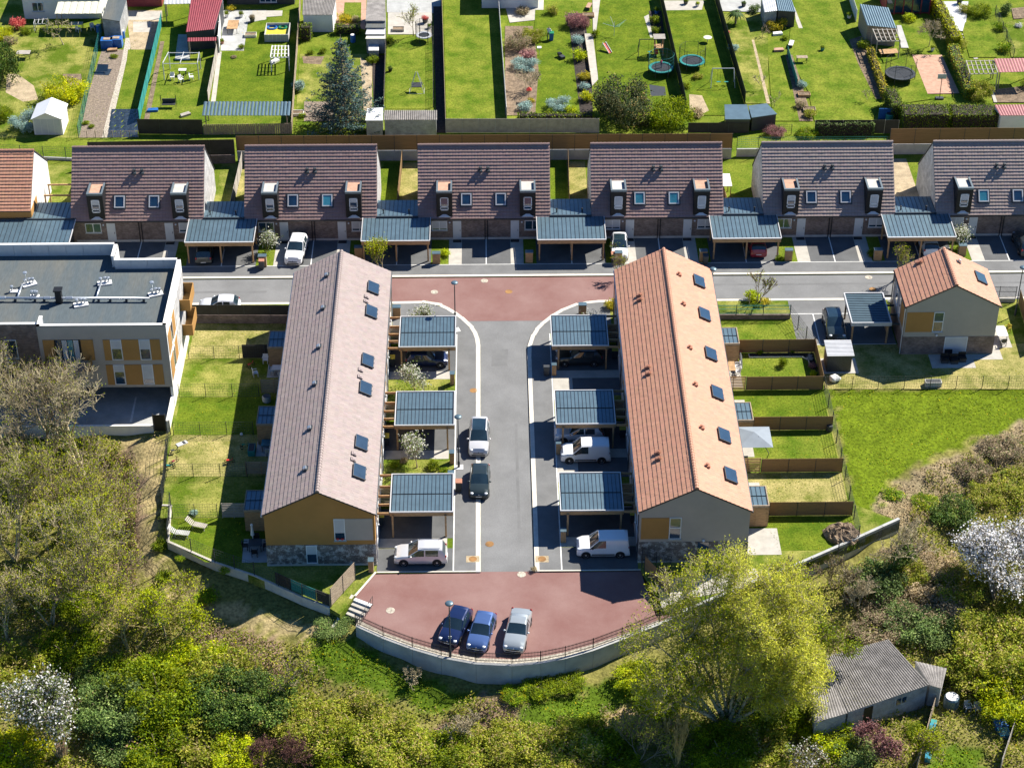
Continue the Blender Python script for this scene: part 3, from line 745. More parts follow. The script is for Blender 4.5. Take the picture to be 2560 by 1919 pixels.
def row_carport(i):
 xl = HX[i] + HW; xr = HX[i + 1] - HW; xc = (xl + xr) / 2 - .08
 nm = ['between the leftmost and second row houses, dark car beneath', 'between the second and third row houses, empty', 'between the third and fourth row houses, white car beside it', 'between the fourth and fifth row houses, red car beneath', 'between the two rightmost row houses, white car beneath'][i]
 root = thing('carport', 'carport with blue-grey seamed roof ' + nm, 'carport', (xc, 0, 0), 0, 'carports of the row houses')
 hw = 3.42; yf, yb = 21.12, 25.28; zf, zb = 2.50, 2.66
 n = 16; pw = (2 * hw - .12) / n
 me = MB().box(0, pw - .03, 0, yb - yf - .04, 0, .05).box(pw - .045, pw - .005, 0, yb - yf - .04, .0, .085, 1).mesh('roof_panel', ['zinc', 'seam'])
 a = math.atan2(zb - zf, yb - yf)
 for k in range(n): put('roof_panel', me, root, (-hw + .06 + k * pw, yf + .05, zf), (a, 0, 0))
 hb = (xr - xl) / 2 - .02; xo = (xl + xr) / 2 - xc; n2 = 10; pw2 = 2 * hb / n2; yr = 28.75
 me2 = MB().box(0, pw2 - .03, 0, yr - 25.4, 0, .05).box(pw2 - .045, pw2 - .005, 0, yr - 25.4, .0, .085, 1).mesh('rear_roof_panel', ['zinc', 'seam'])
 for k in range(n2): put('rear_roof_panel', me2, root, (xo - hb + k * pw2, 25.4, 2.76), (R(-1.0), 0, 0))
 piece('roof_joint', 'seam', root, xo - hb - .0, xo + hb, 25.27, 25.42, 2.70, 2.88)
 piece('store_wall', 'plinth', root, xo - hb, xo + hb, 25.5, 28.6, 0, 2.62)
 piece('fascia', 'timber', root, -hw, hw, yf - .08, yf - .02, 2.12, 2.52)
 piece('fascia_trim', 'zincedge', root, -hw - .02, hw + .02, yf - .10, yf + .03, 2.524, 2.60)
 for s_ in (-1, 1):
  beam('side_trim', 'zincedge', root, (s_ * (hw + .02), yf - .05, 2.56), (s_ * (hw + .02), yb, 2.72), .07, .10)
  beam('side_fascia', 'timber', root, (s_ * (hw - .03), yf - .02, 2.34), (s_ * (hw - .03), yb, 2.5), .05, .3)
 for px in (-hw + .2, 0.05, hw - .2):
  piece('post', 'timber', root, px - .075, px + .075, yf + .12, yf + .27, 0, 2.2)
  piece('post', 'timber', root, px - .075, px + .075, 24.8, 24.95, 0, 2.3)
 piece('partition', 'timber', root, -.02, .04, 23.4, 25.2, .1, 2.0)
 for px in (xo - 1.45, xo + 1.15):
  MB().lathe([(.06, 0), (.06, .42), (.10, .43), (.10, .53), (0, .55)], n=8).build('flue', 'black', root, loc=(px, 26.0, 2.75))
 return root
for i in range(5): row_carport(i)
# forecourts of the row houses
for i in range(6):
 c = HX[i] + .17
 for s_ in (-1, 1):
  flat('garden_path', [(c + s_ * 2.47, 20.66), (c + s_ * 3.78, 20.66), (c + s_ * 3.78, 25.42), (c + s_ * 2.47, 25.42)], .014, 'conc')
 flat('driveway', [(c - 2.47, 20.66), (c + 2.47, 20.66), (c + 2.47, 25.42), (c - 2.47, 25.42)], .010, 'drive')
 flat('line_marking', [(c - .05, 20.66), (c + .05, 20.66), (c + .05, 25.4), (c - .05, 25.4)], .018, 'paint')
 if i < 5:
  xc = (HX[i] + HX[i + 1]) / 2 - .08
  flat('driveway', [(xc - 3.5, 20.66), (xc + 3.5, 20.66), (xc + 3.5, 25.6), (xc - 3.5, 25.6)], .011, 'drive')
  flat('line_marking', [(xc, 20.66), (xc + .1, 20.66), (xc + .1, 24), (xc, 24)], .018, 'paint')
# ---- the two terraces either side of the street
def vent_box(root, x, y, z, m, slope, w=.26, L=.36, h=.22):
 o = put('roof_vent', None, root, (x, y, z), (0, slope, 0))
 MB().box(-w / 2, w / 2, -L / 2, L / 2, -.04, h).build('vent_hood', m, o)
 MB().box(-w / 2 - .12, w / 2 + .12, -L / 2 - .08, L / 2 + .08, .02, .075).build('vent_flange', 'seam' if m == 'galv' else m, o)
 return o
def solar(root, x, y, z, slope, w=1.12, L=1.72):
 o = put('solar_panel', None, root, (x, y, z), (0, slope, 0))
 MB().box(-w / 2, w / 2, -L / 2, L / 2, .02, .15).build('panel_frame', 'dark', o)
 MB().box(-w / 2 + .04, w / 2 - .04, -L / 2 + .04, L / 2 - .04, .151, .156).build('panel_glass', 'solar', o)
 for q in (-.5, 0, .5): MB().box(w / 2, w / 2 + .08, q * L * .8 - .04, q * L * .8 + .04, .0, .10).build('panel_clip', 'black', o)
 return o
TY0, TY1, TZE, TZR, TH = -25.3, 10.9, 5.30, 7.60, 4.46
TK = (TZR - TZE) / TH; TSL = math.atan(TK)
def tz_roof(dx): return TZR - abs(dx) * TK + .24
def terrace(xc, label, tile, wallmats, left):
 root = thing('terrace_house', label, 'house', (xc, 0, 0))
 gable_house(root, -TH, TH, TY0, TY1, TZE, TZR, 'y', tile, 13, 120, wallmats, over=.10, seed=60 if left else 70, rstep=.36)
 # ground floor brick and plinth as proud skins
 sk = MB(); e = .03
 sk.box(-TH - e, TH + e, TY0 - e, TY0 + .02, .1, 2.18); sk.box(-TH - e, -TH + .02, TY0 + .02, TY1, .1, 2.18); sk.box(TH - .02, TH + e, TY0 + .02, TY1, .1, 2.18)
 sk.build('brick_ground_floor', 'brickw', root)
 piece('plinth', 'plinth', root, -TH - .05, TH + .05, TY0 - .06, TY1, -.15, .17)
 s_ = 1 if left else -1
 for sd_ in (-1, 1): MB().tube([(sd_ * (TH + .17), TY0 - .1, 5.27), (sd_ * (TH + .17), TY1 + .1, 5.27)], .075, 8).build('gutter', 'zincedge' if sd_ < 0 else 'dark', root)
 for yy in [TY0 + .25 + k * 6.03 for k in range(7)]:
  yy = min(yy, TY1 - .2)
  MB().tube([(s_ * (TH + .1), yy, .1), (s_ * (TH + .1), yy, 5.25)], .05, 6).build('downpipe', 'dark' if not left else 'zincedge', root)
 # street side
 for k in range(6):
  y = TY0 + 3.0 + k * 6.03
  m1, m2 = ('ochre', 'beige') if left else ('white', 'ochre')
  windowx(root, s_ * TH, y - 1.9, y - .9, 2.75, 4.75, d=s_, blind=.5)
  windowx(root, s_ * TH, y + .9, y + 1.9, 2.75, 4.75, d=s_, blind=.3)
  o = piece('door', 'doorp', root, *(sorted((s_ * (TH + .02), s_ * (TH + .07)))), y + .1, y + 1.0, .1, 2.2)
  windowx(root, s_ * (TH + .03), y - 1.7, y - .6, .9, 2.1, d=s_, blind=.6)
  MB().ball((s_ * (TH + .12), y - .25, 2.0), .09, 8, 5).build('wall_lamp', 'pvc', root)
  pb = MB().box(*sorted((s_ * (TH + .002), s_ * (TH + .02))), y - .8, y + .8, 2.6, 4.9); pb.build('render_panel', m1 if left else m2, root)
  windowx(root, -s_ * TH, y - 1.2, y + .6, .2, 2.15, d=-s_)
  windowx(root, -s_ * TH, y - 1.0, y, 2.75, 4.6, d=-s_)
 return root
TL = terrace(-15.95, 'long brown-tiled terrace with ochre gable, west of the street', 'tilebrown', 'ochre', True)
TR = terrace(14.50, 'long terracotta-tiled terrace with beige gable, east of the street', 'tileorange', 'beige', False)
for y in (6.75, 2.75, -5.05, -9.25, -17.05, -20.95): solar(TL, 3.08, y, tz_roof(3.08), TSL)
for y in (7.5, 1.95, -4.4, -10.3, -16.4, -21.8): solar(TR, 3.12, y, tz_roof(3.12), TSL)
for y in (4.95, 4.17, -6.74, -7.79, -18.75, -19.55): vent_box(TL, 2.58, y, tz_roof(2.58), 'ventbrown', TSL, .24, .34, .12)
for y in (7.53, 2.03, -4.2, -9.8, -16.2, -21.7): vent_box(TL, -1.2, y, tz_roof(1.2), 'galv', -TSL)
for y in (4.89, 4.14, -6.65, -7.63, -18.95, -19.79): vent_box(TR, -2.66, y, tz_roof(2.66), 'ventorange', -TSL, .36, .24, .16)
for y in (7.23, 2.24, -4.76, -10.34, -16.54, -21.75):
 v = put('roof_vent', None, TR, (1.16, y, tz_roof(1.16)))
 MB().lathe([(.08, -.1), (.08, .18), (.12, .19), (.12, .26), (0, .28)], n=10).build('vent_pipe', 'ventorange', v)
 MB().box(-.2, .25, -.2, .2, -.1, .06).build('vent_base', 'ventorange', v)
# south gables
window(TL, 1.15, 2.06, TY0, 2.66, 4.90, blind=.66, d=-1)
piece('render_panel', 'beige', TL, 2.07, TH - .15, TY0 - .035, TY0 + .01, 2.66, 4.90)
window(TL, -1.24, -.34, TY0 - .03, .28, 2.15, blind=.5, d=-1)
for q in (1.42, 1.78):
 MB().ball((q, TY0 - .12, 2.86), .15, 8, 5, sc=(1, .6, .6)).build('flower_box', 'redp', TL)
piece('render_panel', 'ochre', TR, -TH + .12, -2.08, TY0 - .035, TY0 + .01, 2.5, 4.72)
window(TR, -2.06, -1.08, TY0, 2.5, 4.72, mull=0, d=-1)
piece('transom', 'pvc', TR, -2.0, -1.14, TY0 - .06, TY0 - .03, 3.62, 3.72)
door(TR, .37, 1.26, TY0 - .03, .12, 2.15, 'glass')
MB().ball((.80, TY0 - .12, 2.35), .12, 8, 5).build('wall_lamp', 'pvc', TR)
# ---- street carports
def street_carport(x0, x1, y0, y1, label, side):
 root = thing('carport', label, 'carport', (x0, y0, 0), 0, 'carports along the street')
 W, D_ = x1 - x0, y1 - y0
 n = 15; pw = (W - .30) / n; mid = D_ * .47
 m1 = MB().box(.015, pw - .015, 0, mid - .12, 0, .06).box(pw - .02, pw + .02, 0, mid - .12, 0, .095, 1).mesh('roof_panel', ['zinc', 'seam'])
 m2 = MB().box(.015, pw - .015, 0, D_ - mid - .18, 0, .06).box(pw - .02, pw + .02, 0, D_ - mid - .18, 0, .095, 1).mesh('roof_panel', ['zinc', 'seam'])
 for k in range(n):
  put('roof_panel', m1, root, (.15 + k * pw, .07, 2.42), (R(1.2), 0, 0))
  put('roof_panel', m2, root, (.15 + k * pw, mid + .02, 2.52), (R(-.6), 0, 0))
 piece('roof_step_shade', 'black', root, .15, W - .15, mid - .06, mid + .02, 2.44, 2.53)  # black strip: the shadow line under the step, put in as colour
 piece('roof_deck', 'zinc', root, .03, W - .03, .05, D_ - .05, 2.33, 2.415)
 for q in ((-.02, W + .02, -.03, .06), (-.02, W + .02, D_ - .06, D_ + .03)): piece('roof_trim', 'zincedge', root, q[0], q[1], q[2], q[3], 2.50, 2.60)
 for q in ((-.02, .06), (W - .06, W + .02)): piece('roof_trim', 'zincedge', root, q[0], q[1], .06, D_ - .06, 2.505, 2.603)
 piece('fascia', 'timber', root, 0, W, -.012, .05, 2.12, 2.5)
 piece('fascia', 'timber', root, 0, W, D_ - .05, D_ + .012, 2.12, 2.5)
 for q in ((.005, .05), (W - .05, W - .005)): piece('fascia', 'timber', root, q[0], q[1], .05, D_ - .05, 2.12, 2.5)
 for px in (.22, W - .62 if side > 0 else W - .22) if side > 0 else (.62, W - .22):
  for py in (.10, D_ - .3): piece('post', 'timber', root, px - .075, px + .075, py - .3 if py < 1 else py, py - .15 if py < 1 else py + .15, 0, 2.3)
 # pergola beams to the house
 a, b = (-1.12, -.03) if side > 0 else (W + .03, W + 1.02)
 for q in (.0, .225, .45, .70, 1.0): piece('pergola_beam', 'timber', root, a, b, q * D_ - .045, q * D_ + .045, 2.30, 2.52)
 xw = a if side > 0 else b
 piece('pergola_wall_beam', 'timber', root, xw - .05, xw + .05, 0, D_, 2.2, 2.40)
 # slatted screen at the back of the bay
 for k in range(11): piece('screen_slat', 'timberold', root, a if side > 0 else .3, W - .3 if side > 0 else b, D_ * .80, D_ * .80 + .03, .1 + k * .17, .1 + k * .17 + .14)
 return root
for k, (y0, y1) in enumerate(((2.42, 7.5), (-9.66, -4.6), (-21.65, -16.55))):
 street_carport(-10.45, -5.2, y0, y1, 'timber carport with blue seamed roof, west side of street, ' + ['nearest the red crossing', 'middle of three', 'nearest the turning place'][k], 1)
 street_carport(3.73, 9.0, y0, y1, 'timber carport with half-shaded blue roof, east side of street, ' + ['nearest the red crossing', 'middle of three', 'nearest the turning place'][k], -1)
# driveways on both sides of the street
for s_, xa, xb in ((1, -11.45, -5.22), (-1, 3.78, 10.0)):
 for k in range(3):
  y0 = 2.1 - k * 12.05
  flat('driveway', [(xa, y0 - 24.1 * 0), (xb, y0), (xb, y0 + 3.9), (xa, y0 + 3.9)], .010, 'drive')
  flat('garden_path', [(xa, y0 - 1.25), (xb if s_ < 0 else -5.72, y0 - 1.25), (xb if s_ < 0 else -5.72, y0 - .02), (xa, y0 - .02)], .014, 'conc')
  flat('line_marking', [(xa + 1.2, y0 + 3.9), (xb, y0 + 3.9), (xb, y0 + 4.0), (xa + 1.2, y0 + 4.0)], .018, 'paint')
  flat('flower_bed', [(xa, y0 + 4.02), (xb, y0 + 4.02), (xb, y0 + 6.0), (xa, y0 + 6.0)], .008, 'lawnlush')
 flat('driveway', [(xa, -26.15), (xb, -26.15), (xb, -23.3), (xa, -23.3)], .009, 'drive')
for k in range(2):
 y0 = 2.1 - k * 12.05
 flat('driveway', [(3.78, y0 - 4.0), (10.0, y0 - 4.0), (10.0, y0 - 1.27), (3.78, y0 - 1.27)], .0125, 'drive')
 flat('garden_path', [(3.8, y0 - 4.7), (5.6, y0 - 4.7), (5.6, y0 - 1.26), (3.8, y0 - 1.26)], .0165, 'conc')
# ---- detached house
SH = thing('detached_house', 'small detached house with terracotta roof, beige render and ochre panel', 'house', (41.03, 0, 0))
gable_house(SH, -4.3, 4.3, 4.28, 10.58, 5.3, 7.6, 'y', 'tileorange', 12, 21, 'beige', over=.10, seed=90, rstep=.36)
sk = MB(); sk.box(-4.33, 4.33, 4.25, 4.30, .05, 2.0); sk.box(-4.33, -4.28, 4.30, 10.6, .05, 2.0); sk.box(4.28, 4.33, 4.30, 10.6, .05, 2.0); sk.build('brick_ground_floor', 'brick', SH)
piece('render_panel', 'ochre', SH, -4.2, -1.7, 4.245, 4.29, 2.55, 4.75)
pb = MB().box(-4.335, -4.29, 4.45, 6.6, 2.55, 4.75); pb.build('render_panel', 'ochre', SH)
window(SH, -1.68, -.72, 4.28, 2.55, 4.75, d=-1); piece('transom', 'pvc', SH, -1.62, -.78, 4.21, 4.25, 3.66, 3.76)
window(SH, -.35, 1.8, 4.25, .08, 1.98, pane='blind', d=-1, sill=False, name='patio_door')
windowx(SH, -4.3, 8.2, 9.3, 2.8, 4.6, d=-1); windowx(SH, -4.3, 6.7, 7.4, 2.55, 4.75, d=-1)
MB().ball((-1.2, 4.17, 2.2), .12, 8, 5).build('wall_lamp', 'pvc', SH)
solar(SH, 3.15, 7.9, 7.6 - 3.15 * (2.3 / 4.3) + .2, math.atan(2.3 / 4.3)); vent_box(SH, 1.17, 9.1, 7.6 - 1.17 * (2.3 / 4.3) + .2, 'galv', R(28), .2, .25, .3)
vent_box(SH, -2.3, 10.0, 7.6 - 2.3 * (2.3 / 4.3) + .2, 'ventorange', R(-28), .45, .3, .2)
for s_ in (-1, 1): MB().tube([(s_ * 4.47, 4.2, 5.27), (s_ * 4.47, 10.66, 5.27)], .07, 8).build('gutter', 'dark', SH)
MB().tube([(-4.42, 4.35, .05), (-4.42, 4.35, 5.25)], .05, 6).build('downpipe', 'zincedge', SH); MB().tube([(-4.42, 10.5, .05), (-4.42, 10.5, 5.25)], .05, 6).build('downpipe', 'dark', SH)
cp = thing('carport', 'single timber carport with crosswise ribbed blue roof beside detached house', 'carport', (32.1, 5.85, 0))
n = 17; pl = 5.0 / n
me = MB().box(0, 3.5, .02, pl - .03, 0, .05).box(0, 3.5, pl - .035, pl + .005, 0, .10, 1).mesh('roof_panel', ['zinc', 'seam'])
for k in range(n): put('roof_panel', me, cp, (.12, .05 + k * pl, 2.45), (0, 0, 0))
piece('roof_deck', 'zinc', cp, .03, 3.72, .03, 5.05, 2.38, 2.445)
for q in ((-.03, 3.78, -.05, .05), (-.03, 3.78, 5.05, 5.15), (-.03, .07, .05, 5.05), (3.68, 3.78, .05, 5.05)): piece('roof_trim', 'zincedge', cp, *q, 2.2, 2.60 if q[1] > 3 else 2.597)
for q in ((.2, .3), (3.5, .3), (.2, 4.5), (3.5, 4.5)): piece('post', 'timber', cp, q[0] - .075, q[0] + .075, q[1] - .075, q[1] + .075, 0, 2.38)
for y in (.1, 1.7, 3.3, 5.0): piece('pergola_beam', 'dark', cp, 3.79, 4.55, y - .05, y + .05, 2.2, 2.4)
piece('slatted_screen', 'timberold', cp, 3.8, 3.86, 1.2, 4.2, .1, 2.0)
flat('driveway', [(27.2, 6.05), (36.6, 6.05), (36.6, 13.6), (27.2, 13.6)], .010, 'pave')
flat('line_marking', [(27.2, 11.2), (33, 11.2), (33, 11.3), (27.2, 11.3)], .018, 'paint'); flat('line_marking', [(29.3, 6.2), (29.4, 6.2), (29.4, 11.2), (29.3, 11.2)], .018, 'paint'); flat('line_marking', [(31.9, 6.2), (32.0, 6.2), (32.0, 11.2), (31.9, 11.2)], .018, 'paint')
flat('line_marking', [(27.2, 5.95), (36.6, 5.95), (36.6, 6.04), (27.2, 6.04)], .018, 'paint')
flat('patio', [(39.3, 1.97), (43.4, 1.97), (43.4, 3.3), (46.2, 3.3), (46.2, 5.25), (47.5, 5.25), (47.5, 9.0), (45.3, 9.0), (45.3, 4.2), (39.3, 4.2)], .012, 'conc')

# ---- house and carport at the far left edge
LH = thing('orange_house', 'house with orange tiled roof and ochre corner at left picture edge', 'house', (-55.2, 0, 0))
gable_house(LH, -6.7, 6.7, 25.8, 35.8, 3.6, 7.6, 'x', 'tileorange', 18, 40, ['white', 'white'], over=.15, seed=95)
MB().box(3.2, 6.75, 25.72, 25.8, 1.2, 3.5).build('render_panel', 'ochre', LH); MB().box(6.7, 6.76, 25.9, 29.0, 1.2, 3.5).build('render_panel', 'ochre', LH); piece('brick_base', 'brick', LH, -6.7, 6.73, 25.7, 25.79, -.1, 1.18); window(LH, 1.6, 3.0, 25.8, 1.3, 2.6)
lc = thing('carport', 'wide carport roof left of the leftmost row house', 'carport', (-52.6, 0, 0))
n = 18; pw = 8.4 / n; me = MB().box(0, pw - .03, 0, 4.9, 0, .05).box(pw - .045, pw - .005, 0, 4.9, 0, .085, 1).mesh('roof_panel', ['zinc', 'seam']); me2 = MB().box(0, pw - .03, 0, 3.3, 0, .05).box(pw - .045, pw - .005, 0, 3.3, 0, .085, 1).mesh('rear_roof_panel', ['zinc', 'seam'])
for k in range(n): put('roof_panel', me, lc, (.2 + k * pw, 20.6, 2.5), (R(2), 0, 0)); put('rear_roof_panel', me2, lc, (.2 + k * pw, 25.5, 2.74), (R(-1), 0, 0)) if k > 4 else None
piece('roof_joint', 'seam', lc, .1, 8.7, 25.36, 25.5, 2.68, 2.84); piece('fascia', 'timber', lc, .1, 8.7, 20.5, 20.58, 2.1, 2.5)
for q in (.1, 8.66): beam('side_trim', 'zincedge', lc, (q, 20.5, 2.56), (q, 25.5, 2.74), .08, .12)
for q in (.4, 4.4, 8.4): piece('post', 'timber', lc, q - .07, q + .07, 20.7, 20.84, 0, 2.4); piece('post', 'timber', lc, q - .07, q + .07, 28.3, 28.44, 0, 2.6)
flat('driveway', [(-60, 20.66), (-44.5, 20.66), (-44.5, 29), (-60, 29)], .0105, 'drive')
for x_ in (-46.7, -45.2): pass
pb_ = thing('timber_pergola', 'timber garden pergola between orange house and leftmost row house', 'pergola', (-48.2, 31, 0))
for q in (0, 2.2): piece('beam', 'timber', pb_, 0, 3.9, q - .06, q + .06, 2.2, 2.36)
for q in ((.1, 0), (3.8, 0), (.1, 2.2), (3.8, 2.2)): piece('post', 'timber', pb_, q[0] - .06, q[0] + .06, q[1] - .06, q[1] + .06, 0, 2.2)
# ------------------------------------------------------------------ block of flats
def fy(px, py, Y):
 d = FW + RT * ((px - CX) / F) - UP * ((py - CY) / F); t = (Y - CAM.y) / d.y; p = CAM + d * t
 return p.x, p.z
AP = thing('apartment_block', 'flat-roofed beige apartment block with ochre panels and white parapet', 'apartment block')
AX1, AY0, AYB, AYB2, AXS, AXF = -30.67, -3.2, 7.9, 10.3, -36.8, -42.1
AT, AR, AB = 9.0, 8.02, 2.3
mb = MB()
front = [(AXF, AY0), (AX1, AY0), (AX1, AYB), (AXS, AYB), (AXS, AYB2), (-66, AYB2), (-66, AY0 + .8), (AXF, AY0 + .8)]
for i in range(len(front)):
 a, b = front[i], front[(i + 1) % len(front)]
 top = AT if i not in (6, 5) else AT - .35
 mb.quad((*a, AB), (*b, AB), (*b, top - .02), (*a, top - .02), {0: 0, 1: 1, 6: 2}.get(i, 1))
mb.prism([(p[0], p[1]) for p in front], AB - .02, AB + .02, 0, bottom=True)
mb.build('wall', ['beige', 'white', 'brick'], AP)
mb = MB(); mb.prism([(AXF + .2, AY0 + .2), (AX1 - .2, AY0 + .2), (AX1 - .2, AYB - .2), (AXS - .2, AYB - .2), (AXS - .2, AYB2 - .2), (-65.8, AYB2 - .2), (-65.8, AY0 + 1), (AXF + .2, AY0 + 1)], AR - .1, AR)
mb.build('flat_roof', 'felt', AP)
# parapet: coping stones and inner upstand, length by length
def parapet(a, b, zt, inn):
 a, b = Vector(a), Vector(b); d = (b - a); L = d.length; t = d / L; nrm = Vector((-t.y, t.x)) * inn
 mb = MB(); z0, z1 = zt - .06, zt + .03
 p = [a - t * .0, b, b + nrm * .30, a + nrm * .30]
 mb.hexa([(*q, z0) for q in p] + [(*q, z1) for q in p]); mb.build('parapet_coping', 'white', AP)
 n = max(1, round(L / 1.6))
 for k in range(n):
  p0, p1 = a + t * (L * k / n + .012), a + t * (L * (k + 1) / n - .012)
  mb = MB(); q = [p0 + nrm * .06, p1 + nrm * .06, p1 + nrm * .27, p0 + nrm * .27]
  mb.hexa([(*c, AR) for c in q] + [(*c, zt - .062) for c in q]); mb.build('parapet_panel', 'zincedge', AP)
parapet((AXF, AY0), (AX1, AY0), AT, 1); parapet((AX1, AY0 + .001), (AX1, AYB), AT, 1); parapet((AX1, AYB), (AXS, AYB), AT, 1); parapet((AXS, AYB), (AXS, AYB2), AT + .25, 1); parapet((AXS, AYB2), (-66, AYB2), AT + .25, 1); parapet((-66, AY0 + .8), (AXF, AY0 + .8), AT - .35, 1); parapet((AXF, AY0 + 1.6), (AXF, AY0), AT, 1)
# ground floor, set back behind an open terrace
gf = MB(); gf.box(-66, AX1 - 2.5, 1.5, AYB - .3, 0, AB + .01, 0); gf.box(AX1 - .25, AX1 - .002, AY0 + .02, AYB - .02, 0, AB - .01, 1); gf.build('ground_floor_wall', ['block', 'white'], AP)
for x in (-43, -48): piece('column', 'concgrey', AP, x - .15, x + .15, AY0 + .25, AY0 + .55, 0, AB)
flat('terrace_paving', [(-66, -6.75), (-30.95, -6.6), (-30.95, 1.4), (-66, 1.4)], .012, 'concgrey')
flat('line_marking', PX([(338, 992), (342, 992), (330, 1055), (324, 1055)]), .02, 'paint')
tw = thing('terrace_wall', 'low white wall edging the paved terrace of the apartment block', 'wall')
piece('wall_body', 'white', tw, -66, -32.15, -6.95, -6.77, -.6, .68); piece('coping', 'white', tw, -66.02, -32.13, -6.98, -6.74, .684, .74)
tw2 = thing('boundary_wall', 'long white wall between apartment terrace and the west gardens', 'wall')
piece('wall_body', 'white', tw2, -30.92, -30.72, -6.9, -3.23, -.3, 1.2); piece('coping', 'white', tw2, -30.95, -30.69, -6.93, -3.22, 1.204, 1.26)
gt_ = thing('garden_gate', 'black metal gate at corner of the apartment terrace', 'gate', (-32.1, -6.86, 0))
for q in (0, 1.08): piece('gate_post', 'dark', gt_, q - .04, q + .04, -.04, .04, 0, 1.95)
piece('gate_leaf', 'black', gt_, .05, 1.03, -.02, .02, .1, 1.85)
# facade, seen from the turning place
Z = lambda x, y: (x * 480 / 2211, 780 + y * 480 / 2211)
def fz(x, y): return fy(*Z(x, y), AY0)
for (xa, ya, xb, yb) in ((1180, 317, 1866, 547), (1216, 605, 1900, 829)):
 x0, z1 = fz(xa, ya); x1, z0 = fz(xb, yb); wd = x1 - x0
 c = [0, .125, .325, .625, .825, 1]
 for k in (0, 2, 4): piece('ochre_panel', 'ochre', AP, x0 + wd * c[k] + .01, x0 + wd * c[k + 1] - .01, AY0 - .05, AY0 + .02, z0, z1)
 for k, bl in ((1, .45 if ya < 400 else .35), (3, .48 if ya < 400 else .75)): window(AP, x0 + wd * c[k] + .02, x0 + wd * c[k + 1] - .02, AY0, z0 + .02, z1 - .02, blind=bl, d=-1, sill=False)
x0, z1 = fz(487, 320); x1, z0 = fz(1100, 550)
piece('loggia_back', 'black', AP, x0 + 1.0, x1 - 1.1, AY0 - .012, AY0 + .02, z0, z1)
piece('ochre_panel', 'ochre', AP, x0, x0 + 1.0, AY0 - .05, AY0 + .02, z0, z1); piece('ochre_panel', 'ochre', AP, x1 - 1.08, x1, AY0 - .05, AY0 + .02, z0, z1)
for k in range(4): piece('loggia_pane', ['glass', 'blind', 'glassteal', 'blind'][k], AP, x0 + 1.15 + k * .52, x0 + 1.6 + k * .52, AY0 - .03, AY0 - .015, z0 + .05, z1 - .05)
piece('balcony_floor', 'beige', AP, x0 + .1, x1 - .3, AY0 - 1.3, AY0, z0 - .55, z0 - .38)
for q in ((x0 + .1, x0 + .16, AY0 - 1.3, AY0), (x1 - .36, x1 - .3, AY0 - 1.3, AY0)): piece('balcony_side', 'ochre', AP, q[0], q[1], q[2], q[3], z0 - .378, z0 + .5)
for k in range(5): piece('balcony_rail', 'timber', AP, x0 + .16, x1 - .36, AY0 - 1.3, AY0 - 1.26, z0 - .35 + k * .2, z0 - .35 + k * .2 + (.05 if k < 4 else .08))
for k in range(5):
 MB().ball((x0 + .5 + k * .55, AY0 - .9, z0 - .15), .22, 8, 5).build('balcony_plant_pot', ['green', 'yellow', 'dark', 'green', 'white'][k], AP)
window(AP, *(fy(*Z(45, 330), AY0 + .8)[0], fy(*Z(185, 330), AY0 + .8)[0]), AY0 + .8, 5.0, 7.0, d=-1, mull=0)
window(AP, *(fy(*Z(75, 560), AY0 + .8)[0], fy(*Z(215, 560), AY0 + .8)[0]), AY0 + .8, 2.5, 4.6, d=-1, mull=0)
for z0 in (2.75, 5.5):
 for (ya, yb) in ((-2.9, -1.3), (-.2, 1.4)):
  MB().box(AX1 - .01, AX1 + .04, ya, yb, z0, z0 + 2.2).build('ochre_panel', 'ochre', AP)
 windowx(AP, AX1, -1.25, -.25, z0, z0 + 2.2, d=1)
 MB().box(AX1 - .01, AX1 + .03, 1.9, AYB - .1, z0 - .2, z0 + 2.3).build('brick_panel', 'bricklt', AP)
 bx = MB()
 bx.box(AX1, AX1 + 1.0, 4.6, 7.6, z0 - .2, z0 - .05); bx.box(AX1 + .94, AX1 + 1.0, 4.6, 7.6, z0 - .05, z0 + 1.0); bx.box(AX1, AX1 + .94, 4.6, 4.66, z0 - .05, z0 + 1.0); bx.box(AX1, AX1 + .94, 7.54, 7.6, z0 - .05, z0 + 1.0)
 bx.build('balcony', 'ochre', AP)
# ventilation on the flat roof
def gr(x, y, z=AR + .02): return Vector((*g(x * .28946, 480 + y * .28946, z), z))
DU = thing('ventilation_duct', 'long galvanised ventilation pipe with branches on the flat roof', 'duct')
a, b = gr(-700, 912, AR + .35), gr(1290, 918, AR + .35)
MB().tube([a, b], .11, 10).build('main_pipe', 'galv', DU, smooth=True)
for x in (410, 600, 20): p = a.lerp(b, (x + 700) / 1990); MB().tube([p - Vector((.3, 0, 0)), p + Vector((.3, 0, 0))], .16, 10).build('pipe_collar', 'galv', DU)
for x, y2 in ((150, 790), (830, 780)):
 p = a.lerp(b, (x + 700) / 1990); q = gr(x + 45, y2, AR + .35); MB().tube([p, q], .09, 8).build('branch_pipe', 'galv', DU, smooth=True)
for x in (-400, -100, 130, 300, 380, 700, 850, 950, 1090, 1240): p = a.lerp(b, (x + 700) / 1990); MB().box(p.x - .1, p.x + .1, p.y - .1, p.y + .1, AR, AR + .26).build('pipe_support', 'dark', DU)
ch = gr(515, 950); chs = thing('roof_chimney', 'black louvred ventilation chimney on the flat roof', 'chimney', ch)
MB().box(-.28, .28, -.28, .28, 0, 1.25).build('shaft', 'black', chs); MB().box(-.38, .38, -.38, .38, 1.3, 1.42).build('cap', 'black', chs)
